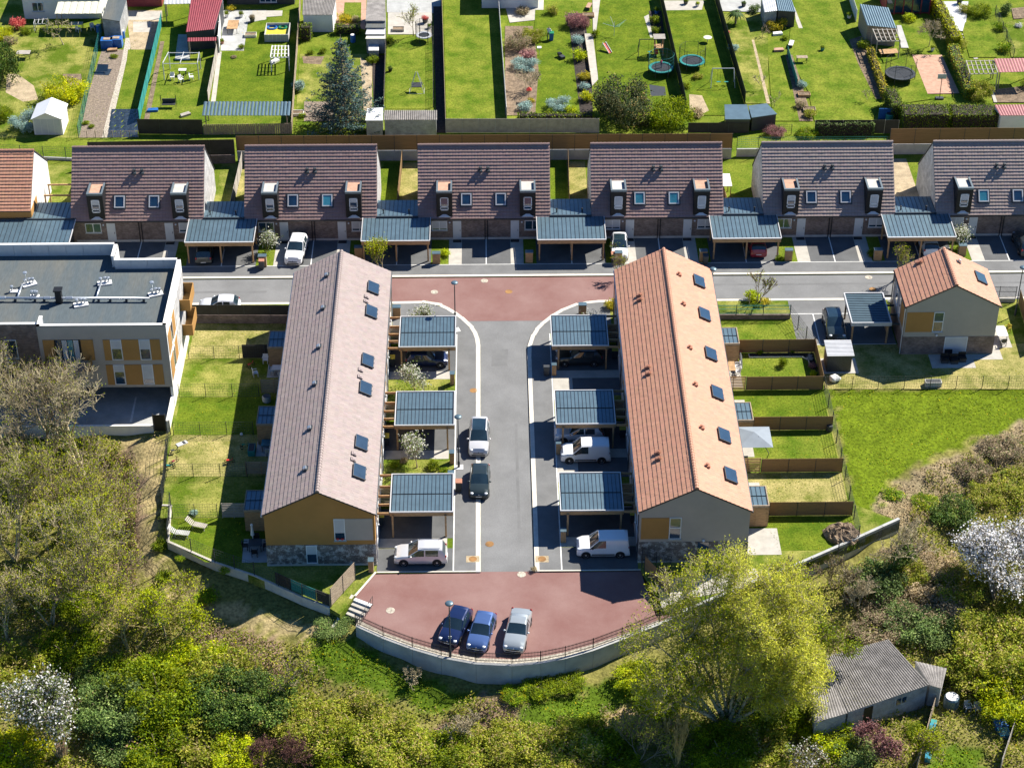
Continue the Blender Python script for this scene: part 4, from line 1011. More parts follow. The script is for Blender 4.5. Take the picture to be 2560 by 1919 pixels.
for k, (x, y, rz, lab) in enumerate(((255, 800, .5, 'largest white vent cluster on the flat roof, far left pipe end'), (905, 790, .25, 'white roof vent plate at end of the middle branch pipe'), (1345, 885, .35, 'white vent cluster at right end of the main roof pipe'), (700, 975, .3, 'white vent plate just below the main roof pipe'), (300, 905, .0, 'small white vents beside the main pipe left of the chimney'), (125, 862, 0, 'single small white vent left of the branch pipe'))):
 p = gr(x, y); v = thing('roof_vent_cluster', lab, 'vent', p, rz, 'white vents on the flat roof')
 s_ = .45 if k > 3 else .72
 MB().box(-.9 * s_, .9 * s_, -.5 * s_, .5 * s_, 0, .12).build('base_plate', 'white', v)
 for q, (dx, dy) in enumerate(((-.45, .1), (.1, .15), (.5, 0))[:1 if k == 5 else 3]):
  MB().lathe([(.09, .12), (.09, .45), (.17, .47), (.15, .62), (0, .66)], n=10).build('vent_cowl', 'galv', v, loc=(dx * s_, dy * s_, 0))
 if k in (0, 2): MB().lathe([(.05, .12), (.05, 1.2), (.22, 1.22), (.2, 1.3), (0, 1.34)], n=10).build('tall_vent', 'galv', v, loc=(-.2, .2, 0))
# ------------------------------------------------------------------ fences and walls
def fence(name, label, pts, h, step=2.5, panel='screen', post='dark', z0=0.0, style='solid', wall=None, group=None, tops=0.0, zf=None, pw=.05, name_cat='fence'):
 root = thing(name, label, name_cat, (0, 0, 0), 0, group)
 for s_ in range(len(pts) - 1):
  a, b = Vector(pts[s_]), Vector(pts[s_ + 1]); L = (b - a).length; n = max(1, round(L / step)); t = (b - a) / L; ang = math.atan2(t.y, t.x)
  for k in range(n + (1 if s_ == len(pts) - 2 else 0)):
   p = a.lerp(b, k / n); zz = z0 if zf is None else zf(p)
   wh = wall[0] if wall else 0
   put('post', ubox(post), root, (p.x, p.y, zz + wh + (h + tops) / 2 - .1), ang, (pw, pw + .02, h + tops + .2))
  for k in range(n):
   p, q = a.lerp(b, k / n), a.lerp(b, (k + 1) / n); m_ = (p + q) / 2; l_ = (q - p).length - pw
   za = z0 if zf is None else (zf(p) + zf(q)) / 2
   wh = wall[0] if wall else 0
   if wall: put('wall_section', ubox(wall[1]), root, (m_.x, m_.y, za + wh / 2 - .15), ang, (l_ + pw - .01, .2, wh + .3))
   if style == 'solid': put('panel', ubox(panel), root, (m_.x, m_.y, za + wh + h / 2 + .02), ang, (l_, .025, h - .02))
   elif style in ('mesh', 'bars'):
    mb = MB(); bw = .010 if style == 'mesh' else .022; sp = .22 if style == 'mesh' else .115; nb = int(l_ / sp)
    for j in range(nb + 1): mb.box(-l_ / 2 + j * sp - bw / 2, -l_ / 2 + j * sp + bw / 2, -bw / 2, bw / 2, .04, h)
    for hz in ([.05 + j * (h - .08) / 5 for j in range(6)] if style == 'mesh' else [.12, h * .55, h - .12]): mb.box(-l_ / 2, l_ / 2, -bw * .7, bw * .7, hz - bw * .8, hz + bw * .8)
    o = mb.build('mesh_panel' if style == 'mesh' else 'railing_panel', panel, root, loc=(m_.x, m_.y, za + wh)); o.rotation_euler = (0, math.atan2((zf(p) - zf(q)), l_) if zf else 0, ang); o['kind'] = 'stuff'
   elif style == 'slats':
    ns = int(h / .17)
    for j in range(ns): put('slat', ubox(panel), root, (m_.x, m_.y, za + wh + .1 + j * .17 + .06), ang, (l_, .03, .115))
   elif style == 'boards':
    nb = max(2, int(l_ / .21))
    for j in range(nb):
     c_ = p.lerp(q, (j + .5) / nb); put('board', ubox(panel), root, (c_.x, c_.y, za + wh + h / 2), ang, (l_ / nb - .02, .03, h + random.uniform(-.03, .03)))
 return root
railpts = [g(x, y - 8) for x, y in WALL_PX[:12]]
fence('railing', 'black picket railing on top of the curved retaining wall', railpts, 1.0, 2.1, 'black', 'black', .05, 'bars', zf=lambda p: .05)
fence('fence', 'long brown screen fence behind the four left row houses', [(-29.3, 42.0), (24.5, 41.85)], 1.85, 2.5, 'screen', 'dark', 0, wall=(1.22, 'concgrey'))
fence('fence', 'dark screen fence behind the leftmost row house', [(-45.2, 41.2), (-29.5, 41.6)], 1.9, 2.5, 'screendk', 'dark', 0, wall=(1.0, 'brick'))  # same fence as the brown run, its shade put into the panel colour
fence('fence', 'brown screen fence behind the rightmost row house', [(41.8, 42.6), (58, 42.6)], 1.9, 2.5, 'screen', 'dark', 0, wall=(1.22, 'plinth'))
fence('fence', 'thin green wire fence behind the fifth row house', [(25.1, 42.3), (41.5, 42.3)], 1.4, 2.5, 'teal', 'dark', 0, 'mesh', wall=(.95, 'plinth'))
fence('fence', 'thin wire fence before white shed above the leftmost orange roof', [(-58, 43.5), (-45.5, 42.2)], 1.3, 2.5, 'dark', 'dark', 0, 'mesh', wall=(.3, 'concgrey'))
fence('fence', 'dark slatted fence on brick wall north of the west gardens', [(-30.6, 10.5), (-20.6, 10.3)], 1.15, 2.5, 'screendk', 'dark', 0, 'solid', wall=(.92, 'brick'))
fence('fence', 'green slatted fence on low brick wall beside terracotta terrace', [(19.2, 10.5), (27.0, 10.42)], 1.15, 2.5, 'teal', 'dark', 0, 'bars', wall=(.5, 'brick'))
fence('fence', 'wire fence between the parking bays and the first east garden', [(27.0, 10.4), (28.62, 4.9)], 1.6, 2.0, 'dark', 'dark', 0, 'mesh')
fence('fence', 'brown screen fence round the flower garden, farthest of the east gardens', [(21.2, 4.72), (28.62, 4.72), (28.6, -1.2)], 1.5, 2.48, 'screen', 'dark', 0)
for y, lab in ((-1.27, 'brown screen fence on near side of the flower garden'), (-7.42, 'brown screen fence with a washing line, second of the east gardens'), (-13.52, 'brown screen fence with flower pots, third of the east gardens'), (-19.47, 'nearest brown screen fence of the east gardens, by the soil heap')):
 fence('fence', lab, [(21.5, y), (28.56, y)], 1.5, 2.4, 'screen', 'dark', 0)
for y, lab in ((-1.30, 'slatted timber screen by the garden table behind terracotta terrace'), (-13.5, 'slatted timber screen beside the grey parasol')):
 fence('fence', lab, [(19.2, y), (21.4, y)], 1.6, 1.1, 'timber', 'timber', 0, 'slats')
fence('fence', 'dark wire fence along the meadow side of the east gardens', [(28.7, -1.4), (28.65, -22.6), (26.7, -24.3)], 1.5, 2.5, 'dark', 'dark', 0, 'mesh')
fence('fence', 'row of thin posts and wire between meadow and detached house', [(28.9, -1.15), (60, -1.5)], 1.45, 2.48, 'dark', 'dark', -.05, 'mesh')
for y, x0, lab in ((4.45, -30.3, 'first'), (-1.63, -30.5, 'second'), (-7.45, -30.3, 'third'), (-13.45, -30.2, 'fourth'), (-19.0, -29.0, 'fifth')):
 fence('fence', f'thin wire fence across the west gardens, {lab} one counted from the street', [(x0, y), (-23.2 if y > -19 else -25.2, y)], 1.45, 2.5, 'dark', 'dark', 0, 'mesh', group='wire fences across the west gardens')
fence('fence', 'dark wire fence along the dirt path beside west gardens', [(-30.6, -7.3), (-30.55, -10.3), (-30.25, -13.9), (-30.1, -17.2)], 1.7, 2.2, 'dark', 'dark', -.05, 'mesh')
gw = fence('fence', 'low concrete wall with wire fence round the corner lawn', [(-30.1, -17.35), (-29.35, -17.4), (-29.0, -22.15), (-24.8, -24.87), (-21.4, -26.55), (-17.3, -29.25), (-15.0, -30.55)], 1.4, 2.5, 'dark', 'dark', -.5, 'mesh', wall=(.58, 'kerb'))
for a, b, m_ in (((-19.6, -27.7), (-18.4, -28.5), 'screendk'), ((-18.3, -28.55), (-16.2, -29.85), 'teal'), ((-16.1, -29.9), (-15.1, -30.45), 'screendk')):
 fence('screen_sheet', {'teal': 'pale teal screening sheet on the corner wire fence'}.get(m_, 'dark screening sheet on the corner wire fence ' + ('nearest the slatted fence' if a[0] > -17 else 'by the gable')), [(a[0] + .05, a[1] + .1), (b[0] + .05, b[1] + .1)], 1.15, 3, m_, 'dark', .1)
fence('fence', 'slatted timber fence between corner garden and turning place', [(-14.92, -30.4), (-13.15, -27.2)], 1.9, 1.85, 'timberold', 'dark', 0, 'slats')
fence('screen', 'dark garden screen beside the plastic chairs', [(-25.25, 4.55), (-22.9, 4.55)], 1.5, 2.4, 'screendk', 'dark', 0)
fence('screen', 'slatted brown screen behind the round flower pot', [(-23.0, -1.2), (-20.6, -1.2)], 1.65, 1.2, 'timberold', 'timber', 0, 'slats')
fence('screen', 'slatted brown screen below the blue covered table', [(-23.3, -13.2), (-20.6, -13.2)], 1.5, 1.3, 'timberold', 'timber', 0, 'slats')
fence('screen', 'pale slatted screen beside the nearest west shed', [(-24.75, -19.1), (-22.8, -19.1)], 1.6, .98, 'plank', 'plank', 0, 'slats')
# ---- garden sheds against the terraces
def garden_shed(x0, y0, label, w=2.15, d=2.65):
 root = thing('garden_shed', label, 'shed', (x0, y0, 0), 0, 'timber sheds behind the terraces')
 for k in range(13): piece('cladding_board', 'timber', root, .06, w - .02, .06, .10, .05 + k * .165, .05 + k * .165 + .15)
 piece('shed_body', 'timberold', root, .08, w, .11, d - .08, 0, 2.18)
 for k in range(13): piece('cladding_board', 'timber', root, .02, .06, .08, d - .08, .05 + k * .165, .05 + k * .165 + .15)
 for k in range(13): piece('cladding_board', 'timber', root, w, w + .04, .08, d - .08, .05 + k * .165, .05 + k * .165 + .15)
 n = 5; pw = (w - .2) / n
 me = MB().box(.01, pw - .03, 0, d / 2 - .12, 0, .05).box(pw - .03, pw + .01, 0, d / 2 - .12, 0, .085, 1).mesh('roof_panel', ['zinc', 'seam'])
 for k in range(n):
  put('roof_panel', me, root, (.1 + k * pw, .07, 2.24)); put('roof_panel', me, root, (.1 + k * pw, d / 2 + .04, 2.28))
 piece('roof_deck', 'zinc', root, .04, w - .04, .05, d - .05, 2.19, 2.235)
 for q in ((-.01, w + .03, -.02, .06), (-.01, w + .03, d - .06, d + .02), (-.01, .07, .06, d - .06), (w - .05, w + .03, .06, d - .06)): piece('roof_trim', 'timberold', root, *q, 2.14, 2.36)
 piece('shed_door', 'timber', root, w * .5, w * .92, .035, .058, .08, 1.95)
 return root
for k, y in enumerate((2.9, -9.0, -20.95)):
 garden_shed(-22.66, y, 'timber shed with blue panel roof behind brown terrace, ' + ['by the white plastic chairs', 'by the round flower pot', 'nearest the corner lawn'][k])
 garden_shed(19.05, y, 'timber shed with blue panel roof behind terracotta terrace, ' + ['beside the flower garden', 'by the grey parasol', 'nearest the retaining wall'][k])
# bike shed by the detached house
bs = thing('metal_shed', 'dark grey metal shed with ribbed pale roof beside parked dark car', 'shed', (29.3, 1.45, 0))
piece('concrete_base', 'conc', bs, -.3, 3.0, -.25, 2.2, -.05, .06)
for k in range(16): piece('wall_board', 'dark', bs, .02 + k * .14, .15 + k * .14, -.02, .02, .06, 1.95)
piece('shed_body', 'dark', bs, .0, 2.26, .02, 2.0, .06, 1.98)
mb = MB()
for k in range(12): mb.box(-.12, 2.4, -.25 + k * .2, -.25 + k * .2 + .1, 0, .06); mb.box(-.12, 2.4, -.15 + k * .2, -.15 + k * .2 + .1, 0, .02)
o = mb.build('ribbed_roof', 'zincedge', bs, loc=(0, 0, 2.0)); o.rotation_euler = (R(4), 0, 0)
piece('shed_door', 'timberold', bs, -.03, .0, .3, 1.6, .1, 1.9)
# ---- steps
st = thing('steps', 'pale concrete steps from the turning place down to the dirt path', 'steps')
tl, tr, bl, br = [Vector(p) for p in ((-12.99, -29.1), (-11.6, -29.9), (-13.75, -30.6), (-12.35, -31.45))]
for k in range(4):
 f0, f1 = k / 4, (k + 1) / 4; a, b, c, d = tl.lerp(bl, f0), tr.lerp(br, f0), tr.lerp(br, f1 + .02), tl.lerp(bl, f1 + .02); z = -.1 - k * .15
 mb = MB(); mb.prism([tuple(q) for q in (d, c, b, a)], z - .6, z); mb.build('step', 'white' if k == 0 else 'conc', st)
mb = MB(); e0, e1 = Vector((-14.66, -32.04)), Vector((-13.15, -29.15)); nn = Vector((-.22, .11))
mb.hexa([(*e0, -1.6), (*e1, -1.4), (*(e1 + nn), -1.4), (*(e0 + nn), -1.6), (*e0, -.75), (*e1, .1), (*(e1 + nn), .1), (*(e0 + nn), -.75)]); mb.build('step_wall', 'kerb', st)
hr = thing('handrail', 'black metal handrail beside the pale steps', 'railing')
a, b = Vector((*g(932, 1510), -.1)), Vector((*g(895, 1568), -.15))
for k in range(9): p = a.lerp(b, k / 8); MB().tube([p, p + Vector((0, 0, 1.0))], .018, 5).build('baluster', 'black', hr)
for z in (.15, .95): MB().tube([a + Vector((0, 0, z)), b + Vector((0, 0, z))], .022, 5).build('rail', 'black', hr)
# ---- lamp posts
def lamp_post(p, label):
 root = thing('street_lamp', label, 'street lamp', (p[0], p[1], -.02), 0, 'street lamps')
 MB().lathe([(.11, 0), (.11, .6), (.06, .68), (.045, 5.1), (.03, 5.15), (.03, 5.42)], n=10).build('pole', 'dark', root, smooth=True)
 MB().lathe([(0, 5.34), (.10, 5.36), (.31, 5.44), (.33, 5.50), (.28, 5.56), (.12, 5.60), (0, 5.61)], n=18).build('lamp_head', 'zinc', root, smooth=True)
 MB().box(-.13, .13, -.03, .03, 1.9, 2.1).build('sign_plate', 'zincedge', root)
 return root
lamp_post((-4.82, -12.38), 'dark street lamp on pavement beside silver people carrier with glass roof')
lamp_post(g(1136, 706, 5.5), 'dark street lamp before the red crossing, behind the west carport')
lamp_post(g(1783, 672, 5.5), 'dark street lamp just behind the terracotta terrace roof')
lamp_post((g(1126, 1639)[0], g(1126, 1639)[1]), 'dark street lamp on the retaining wall before the blue cars')
lamp_post(g(2558, 668, 5.5), 'dark street lamp at right picture edge by the road')
flat('line_marking', PX([(1139, 1163), (1158, 1161), (1158, 1173), (1137, 1173)]), .02, 'paint'); flat('line_marking', PX([(1138, 820), (1146, 818), (1152, 828), (1140, 830)]), .02, 'paint')
# ---- timber boxes for meters and bins
def meter_box(px, py, label, w=.78, d=.5):
 p = g(px, py); root = thing('meter_cabinet', label, 'cabinet', (*p, .01), 0, 'timber meter cabinets at the driveways')
 n = max(3, round(w / .13))
 for k in range(n): piece('board', 'timber', root, -w / 2 + k * w / n + .006, -w / 2 + (k + 1) * w / n - .006, 0, .03, .04, 1.2)
 piece('cabinet_body', 'timberold', root, -w / 2 + .01, w / 2 - .01, .031, d, 0, 1.18)
 piece('lid', 'zinc', root, -w / 2 - .03, w / 2 + .03, -.03, d + .03, 1.202, 1.26)
for x, y, w_, lab in ((657, 668, .8, 'before the second row house beside white blossom bush'), (897, 646, .8, 'before the second row house next to empty carport'), (1091, 661, .78, 'before the third row house beside a green bush'), (1323, 658, .75, 'left of the carport with the white car beside it'), (1546, 659, .72, 'right of the carport, before the fourth row house'), (1758, 655, .75, 'in shade by the red car'), (1971, 653, .75, 'before the fifth row house on sunny grass'), (2194, 652, .8, 'before the fifth row house next to a round bush'), (2405, 641, .75, 'before the rightmost row house by the terracotta pots'),
  (1131, 963, .42, 'beside the upper white tree, west pavement'), (1130, 1161, .42, 'beside the lower white tree, west pavement'), (1128, 1213, .5, 'behind the nearest west carport roof'), (1385, 940, .42, 'at the drive of the dark off-roader'), (1396, 1137, .42, 'in front of the blue-white crossover'), (1408, 1357, .45, 'behind the nearest white van'), (1456, 790, .75, 'behind the far east carport near yellow shrub'), (992, 796, .75, 'behind the far west carport'), (928, 1432, .42, 'at the corner of the ochre gable')):
 meter_box(x, y, 'timber meter cabinet with blue-grey lid ' + lab, w_)

# dividing fences between the row-house gardens
for k, (x_, m_, w_) in enumerate(((-45.3, 'zincedge', 'leftmost row house and orange house'), (-28.9, 'plank', 'first and second row houses'), (-11.6, 'screen', 'second and third row houses'), (6.4, 'screen', 'third and fourth row houses'), (22.9, 'timber', 'fourth and fifth row houses'))):
 fence('fence', 'dividing garden fence between the ' + w_, [(x_, 29.2), (x_ + (.25 if k != 4 else -.6), 41.3)], 1.7, 2.5, m_, 'dark', 0)
flat('bare_garden', [(39.5, 28.8), (43.6, 28.8), (43.6, 41.5), (39.5, 41.5)], .012, 'earth')
for a_, b_, m_ in ((-31, -29, 'lawnmix'), (-28.8, -26.8, 'lawndry'), (-13.4, -11.7, 'lawnlush'), (-11.5, -9.2, 'lawndry'), (4.3, 6.3, 'lawnlush'), (6.5, 8.5, 'lawndry'), (-50, -45.4, 'lawnmix')): flat('back_lawn', [(a_, 28.8), (b_, 28.8), (b_, 41.4), (a_, 41.4)], .012, m_)
tp_ = thing('tarpaulin_shelter', 'small white canopy beside the fourth row house', 'canopy', (22.0, 33.5, 0)); piece('canopy_sheet', 'white', tp_, -.1, 1.5, -1.3, 1.3, 2.1, 2.15); [piece('post', 'timber', tp_, q[0] - .04, q[0] + .04, q[1] - .04, q[1] + .04, 0, 2.1) for q in ((0, -1.2), (1.4, -1.2), (0, 1.2), (1.4, 1.2))]
# ------------------------------------------------------------------ cars
def paint(name, rgb, metal=.0, rough=.28):
 M[name] = mat(name, rgb, rough, .03, .8, metal=metal, spec=.6, coat=.7); return name
paint('paint_white', (.80, .80, .80)); paint('paint_silver', (.68, .67, .66), .3, .32); paint('paint_grey', (.22, .24, .25), .5, .32); paint('paint_dark', (.022, .028, .032), .2); paint('paint_navy', (.012, .025, .09), .3)
paint('paint_blue', (.09, .16, .36), .4, .3); paint('paint_red', (.36, .015, .03)); paint('paint_pearl', (.75, .76, .78), .15, .3); paint('paint_greygreen', (.42, .46, .47), .4, .3); paint('paint_darkgreen', (.03, .045, .045), .3)
CARS = {
 'hatch': dict(L=4.0, W=.86, H=1.46, zb=.93, zh=.92, cowl=.80, rf=.06, bp=-.42, rr=-1.45, wb=1.22, tail='hatch'),
 'mpv':   dict(L=4.4, W=.90, H=1.66, zb=1.02, zh=1.02, cowl=1.02, rf=.20, bp=-.35, rr=-1.80, wb=1.34, tail='hatch'),
 'suv':   dict(L=4.45, W=.92, H=1.64, zb=1.06, zh=1.06, cowl=.88, rf=.05, bp=-.45, rr=-1.70, wb=1.34, tail='hatch'),
 'sedan': dict(L=4.55, W=.88, H=1.42, zb=.92, zh=.93, cowl=.86, rf=.10, bp=-.40, rr=-1.05, wb=1.34, tail='sedan'),
 'van':   dict(L=4.4, W=.92, H=1.84, zb=1.08, zh=1.08, cowl=1.12, rf=.40, bp=-.25, rr=-2.02, wb=1.38, tail='van'),
}
def car_parts(kind):
 c = CARS[kind]; L, W, H, zb, zh = c['L'], c['W'], c['H'], c['zb'], c['zh']; h = L / 2
 def hood(w, zt): return [(.90 * w, .20), (w, .34), (w, min(.62, zt - .06)), (.975 * w, max(zt - .11, min(.62, zt - .06) + .01)), (.90 * w, zt - .03), (.5 * w, zt), (0, zt + .015)]
 def cab(w, zt): return [(.90 * w, .20), (w, .34), (w, .62), (.97 * w, zb), (.79 * w, zt - .10), (.66 * w, zt - .02), (0, zt + .01)]
 S = [(h, hood(.78 * W, .50)), (h - .06, hood(.90 * W, .64)), (h - .22, hood(.97 * W, zh - .14)), ((h + c['cowl']) / 2, hood(W, zh - .03)), (c['cowl'], hood(W, zh)),
         (c['rf'], cab(W, H - .04)), (c['bp'] + .05, cab(W, H)), (c['bp'] - .05, cab(W, H)), (c['rr'] + .35, cab(W, H - .015)), (c['rr'], cab(W, H - .06))]
 if kind == 'van': S[-2] = (c['rr'] + .25, cab(W, H - .01)); S[-1] = (c['rr'], cab(W * .985, H - .03))
 if c['tail'] == 'sedan': S += [(-h + .72, hood(W * .98, zb + .02)), (-h + .12, hood(W * .95, zb - .01)), (-h + .02, hood(W * .92, .62)), (-h, hood(W * .85, .5))]
 elif c['tail'] == 'van': S += [(-h + .10, hood(W * .98, zb + .03)), (-h + .02, hood(W * .96, .62)), (-h, hood(W * .9, .5))]
 else: S += [(-h + .16, hood(W * .97, zb + .03)), (-h + .03, hood(W * .95, .64)), (-h, hood(W * .87, .5))]
 parts = {'body': MB(), 'windscreen': MB(), 'rear_window': MB(), 'side_window': MB(), 'side_window2': MB(), 'roof_panel': MB()}
 for k in range(len(S) - 1):
  (xa, A), (xb, B_) = S[k], S[k + 1]
  for s_ in (1, -1):
   for j in range(6):
    p = [(xa, s_ * A[j][0], A[j][1]), (xa, s_ * A[j + 1][0], A[j + 1][1]), (xb, s_ * B_[j + 1][0], B_[j + 1][1]), (xb, s_ * B_[j][0], B_[j][1])]
    if s_ < 0: p.reverse()
    tgt = 'body'
    if k == 4 and j >= 4: tgt = 'windscreen'
    elif k == 4 and j == 3: tgt = 'side_window' if s_ > 0 else 'side_window2'
    elif k in (5, 7) and j == 3 and not (kind == 'van' and k == 7): tgt = 'side_window' if s_ > 0 else 'side_window2'
    elif k == 9 and j >= 4: tgt = 'rear_window'
    elif k in (5, 6, 7) and j == 5: tgt = 'roof_panel'
    parts[tgt].quad(*p)
  parts['body'].quad((xa, -A[0][0], A[0][1]), (xb, -B_[0][0], B_[0][1]), (xb, B_[0][0], B_[0][1]), (xa, A[0][0], A[0][1]))
 for (x, A), d in ((S[0], 1), (S[-1], -1)):
  ring = [(x, a[0], a[1]) for a in A] + [(x, -a[0], a[1]) for a in reversed(A[:-1])]
  parts['body'].poly(ring if d > 0 else list(reversed(ring)))
 # A pillars
 for s_ in (1, -1): parts['body'].tube([(c['cowl'] - .02, s_ * .90 * W, zh - .03), (c['rf'], s_ * .79 * W, H - .13)], .035, 5)
 return parts, S
_carmesh = {}
def car(kind, paintm, loc, heading, label, roof_glass=False, rims='rim'):
 """heading: direction of the bonnet, in degrees from +x"""
 c = CARS[kind]; L, W, H = c['L'], c['W'], c['H']; h = L / 2
 root = thing('parked_van' if kind == 'van' else 'parked_car', label, 'van' if kind == 'van' else 'car', loc, R(heading), 'parked vehicles')
 parts, S = car_parts(kind)
 def bm(nm, key, m):
  me = parts[key].mesh(nm, m, True); me.validate()
  import bmesh
  b_ = bmesh.new(); b_.from_mesh(me); bmesh.ops.remove_doubles(b_, verts=b_.verts, dist=.002); bmesh.ops.recalc_face_normals(b_, faces=b_.faces) if key == 'body' else None; b_.to_mesh(me); b_.free()
  me.polygons.foreach_set('use_smooth', [True] * len(me.polygons)); me.set_sharp_from_angle(angle=R(38))
  return put(nm, me, root)
 body = bm('body', 'body', paintm)
 bm('windscreen', 'windscreen', 'cglass'); bm('rear_window', 'rear_window', 'cglass' if kind != 'van' else paintm); bm('side_window', 'side_window', 'cglass'); bm('side_window', 'side_window2', 'cglass'); bm('roof_panel', 'roof_panel', 'cglass' if roof_glass else paintm)
 r = .315 if kind in ('hatch', 'sedan') else .34
 if 'w' + str(r) not in _carmesh:
  _carmesh['w' + str(r)] = (MB().lathe([(r - .10, -.10), (r - .02, -.10), (r, -.07), (r, .07), (r - .02, .10), (r - .10, .10)], n=18, axis='y').mesh('tyre', 'rubber', True), MB().lathe([(r - .10, .088), (r - .13, .06), (.10, .075), (.07, .10), (0, .10)], n=18, axis='y').lathe([(0, -.10), (.07, -.10), (.10, -.075), (r - .13, -.06), (r - .10, -.088)], n=18, axis='y').mesh('rim', rims, True))
 ty, ri = _carmesh['w' + str(r)]
 for sx in (1, -1):
  for s_ in (1, -1):
   x = sx * c['wb'] + (.06 if sx > 0 else 0)
   MB().lathe([(0, 0), (r + .055, 0)] if s_ < 0 else [(r + .055, 0), (0, 0)], n=20, axis='y').build('wheel_arch', 'black', root, loc=(x, s_ * (W + .006), r + .02))
   wl = put('wheel', None, root, (x, s_ * (W - .075), r)); put('tyre', ty, wl); put('rim', ri, wl)
 for s_ in (1, -1):
  MB().ball((0, 0, 0), 1, 10, 6, sc=(.20, .17, .085)).build('headlight', 'lamp', root, True, loc=(h - .20, s_ * .70 * W, c['zh'] - .24)); MB().ball((0, 0, 0), 1, 8, 6, sc=(.09, .11, .16 if kind != 'van' else .22)).build('taillight', 'tail', root, True, loc=(-h + .15, s_ * .84 * W, c['zb'] - .10))
  MB().ball((0, 0, 0), 1, 8, 6, sc=(.09, .11, .075)).build('wing_mirror', paintm if kind != 'van' else 'black', root, True, loc=(c['cowl'] - .22, s_ * (W + .07), c['zb'] + .04))
  if kind in ('van', 'suv'): piece('side_trim', 'black', root, -c['wb'] + .45, c['wb'] - .42, s_ * W - .012 if s_ > 0 else -W - .012, s_ * W + .012 if s_ > 0 else -W + .012, .36, .48)
  if kind in ('mpv', 'suv'): MB().tube([(c['rf'] - .1, s_ * .66 * W, H + .03), (c['rr'] + .2, s_ * .66 * W, H + .02)], .02, 5).build('roof_rail', 'chrome', root)
 piece('grille', 'black', root, h - .03, h + .012, -.45, .45, .47, .55); piece('lower_grille', 'black', root, h - .02, h + .008, -.6, .6, .26, .38)
 piece('number_plate', 'plate', root, h + .003, h + .02, -.26, .26, .39, .46); piece('number_plate', 'plate', root, -h - .02, -h + .01, -.26, .26, .42, .50)
 MB().ball((h - .02, 0, .60), .05, 8, 5).build('badge', 'chrome', root)
 return root
GRD = .02
def carpx(px, py, z=GRD): p = g(px, py); return (p[0], p[1], z)
car('mpv', 'paint_silver', (-3.05, -8.85, -.06), 268.5, 'silver people carrier with black glass roof on street, facing the turning place', roof_glass=True)
car('hatch', 'paint_darkgreen', (-3.0, -15.0, -.06), 268, 'dark grey hatchback parked behind the silver people carrier on street')
car('mpv', 'paint_silver', (-7.85, -24.7, .02), 180, 'silver people carrier on the last west driveway, nose to the ochre gable')
car('van', 'paint_white', (6.3, -11.2, .02), 180, 'white van with black bumper between the middle and near east carports')
car('van', 'paint_white', (7.2, -23.9, .02), 180, 'white van nearest the red turning place, east side')
car('suv', 'paint_pearl', (5.85, -8.35, .02), 180, 'pale blue-white crossover under the middle east carport')
car('suv', 'paint_dark', (6.35, 3.5, .02), 180, 'black off-road car with chrome window line under the far east carport')
car('hatch', 'paint_navy', (-7.95, 3.45, .02), 0, 'black hatchback under the far west carport')
car('hatch', 'paint_navy', (*g(1139, 1574), -.08), 251, 'dark blue hatchback, leftmost of three cars on the turning place')
car('hatch', 'paint_blue', (*g(1204, 1588), -.08), 257, 'light blue hatchback in the middle of three cars on the turning place')
car('sedan', 'paint_greygreen', (*g(1294, 1585), -.08), 260, 'grey saloon, rightmost of three cars on the turning place')
car('suv', 'paint_white', (*g(742, 637), .02), 264, 'white car parked before the second row house, bonnet to the street', roof_glass=False)
car('hatch', 'paint_dark', (-30.75, 22.6, .02), 92, 'dark car under the leftmost carport, tail lights to the street')
car('hatch', 'paint_pearl', (*g(550, 772), -.09), 180, 'white hatchback on the road behind the dark slatted fence')
car('hatch', 'paint_red', (25.2, 23.3, .02), 90, 'red car under the fourth carport')
car('hatch', 'paint_white', (42.6, 23.2, .02), 92, 'white hatchback under the rightmost carport')
car('hatch', 'paint_dark', (52.4, 23.0, .02), 92, 'black car at right edge before the rightmost row house')
car('suv', 'paint_darkgreen', (30.95, 8.35, .02), 270, 'dark teal car with glass roof beside the detached house carport', roof_glass=True)
car('hatch', 'paint_white', (11.2, 22.9, .02), 268, 'white car with dark glass between carport and fourth row house', roof_glass=True)
# ------------------------------------------------------------------ vegetation
def leaf_mesh(name, P, size, cols, m='leaf', aspect=.62, up=.5, seed=3):
 """many small leaf-sized faces spread through a crown"""
 r = np.random.default_rng(seed); n = len(P)
 N = r.normal(0, 1, (n, 3)); N[:, 2] = np.abs(N[:, 2]) + up; N /= np.linalg.norm(N, axis=1, keepdims=True)
 T_ = np.cross(N, r.normal(0, 1, (n, 3))); T_ /= np.linalg.norm(T_, axis=1, keepdims=True) + 1e-9
 B_ = np.cross(N, T_); s = np.asarray(size).reshape(-1, 1) * r.uniform(.7, 1.3, (n, 1))
 a, b = T_ * s * .5, B_ * s * .5 * aspect
 V = np.stack([P - a, P - b + a * .1, P + a, P + b + a * .1], 1).reshape(-1, 3)
 me = bpy.data.meshes.new(name)
 me.vertices.add(4 * n); me.vertices.foreach_set('co', V.astype(np.float32).ravel())
 me.loops.add(4 * n); me.loops.foreach_set('vertex_index', np.arange(4 * n, dtype=np.int32))
 me.polygons.add(n); me.polygons.foreach_set('loop_start', np.arange(0, 4 * n, 4, dtype=np.int32)); me.polygons.foreach_set('loop_total', np.full(n, 4, np.int32))
 me.update(calc_edges=True)
 c = np.repeat(np.concatenate([np.clip(cols, 0, 1), np.ones((n, 1))], 1), 4, 0)
 ca = me.color_attributes.new('Col', 'FLOAT_COLOR', 'POINT'); ca.data.foreach_set('color', c.astype(np.float32).ravel())
 me.materials.append(M[m])
 return me
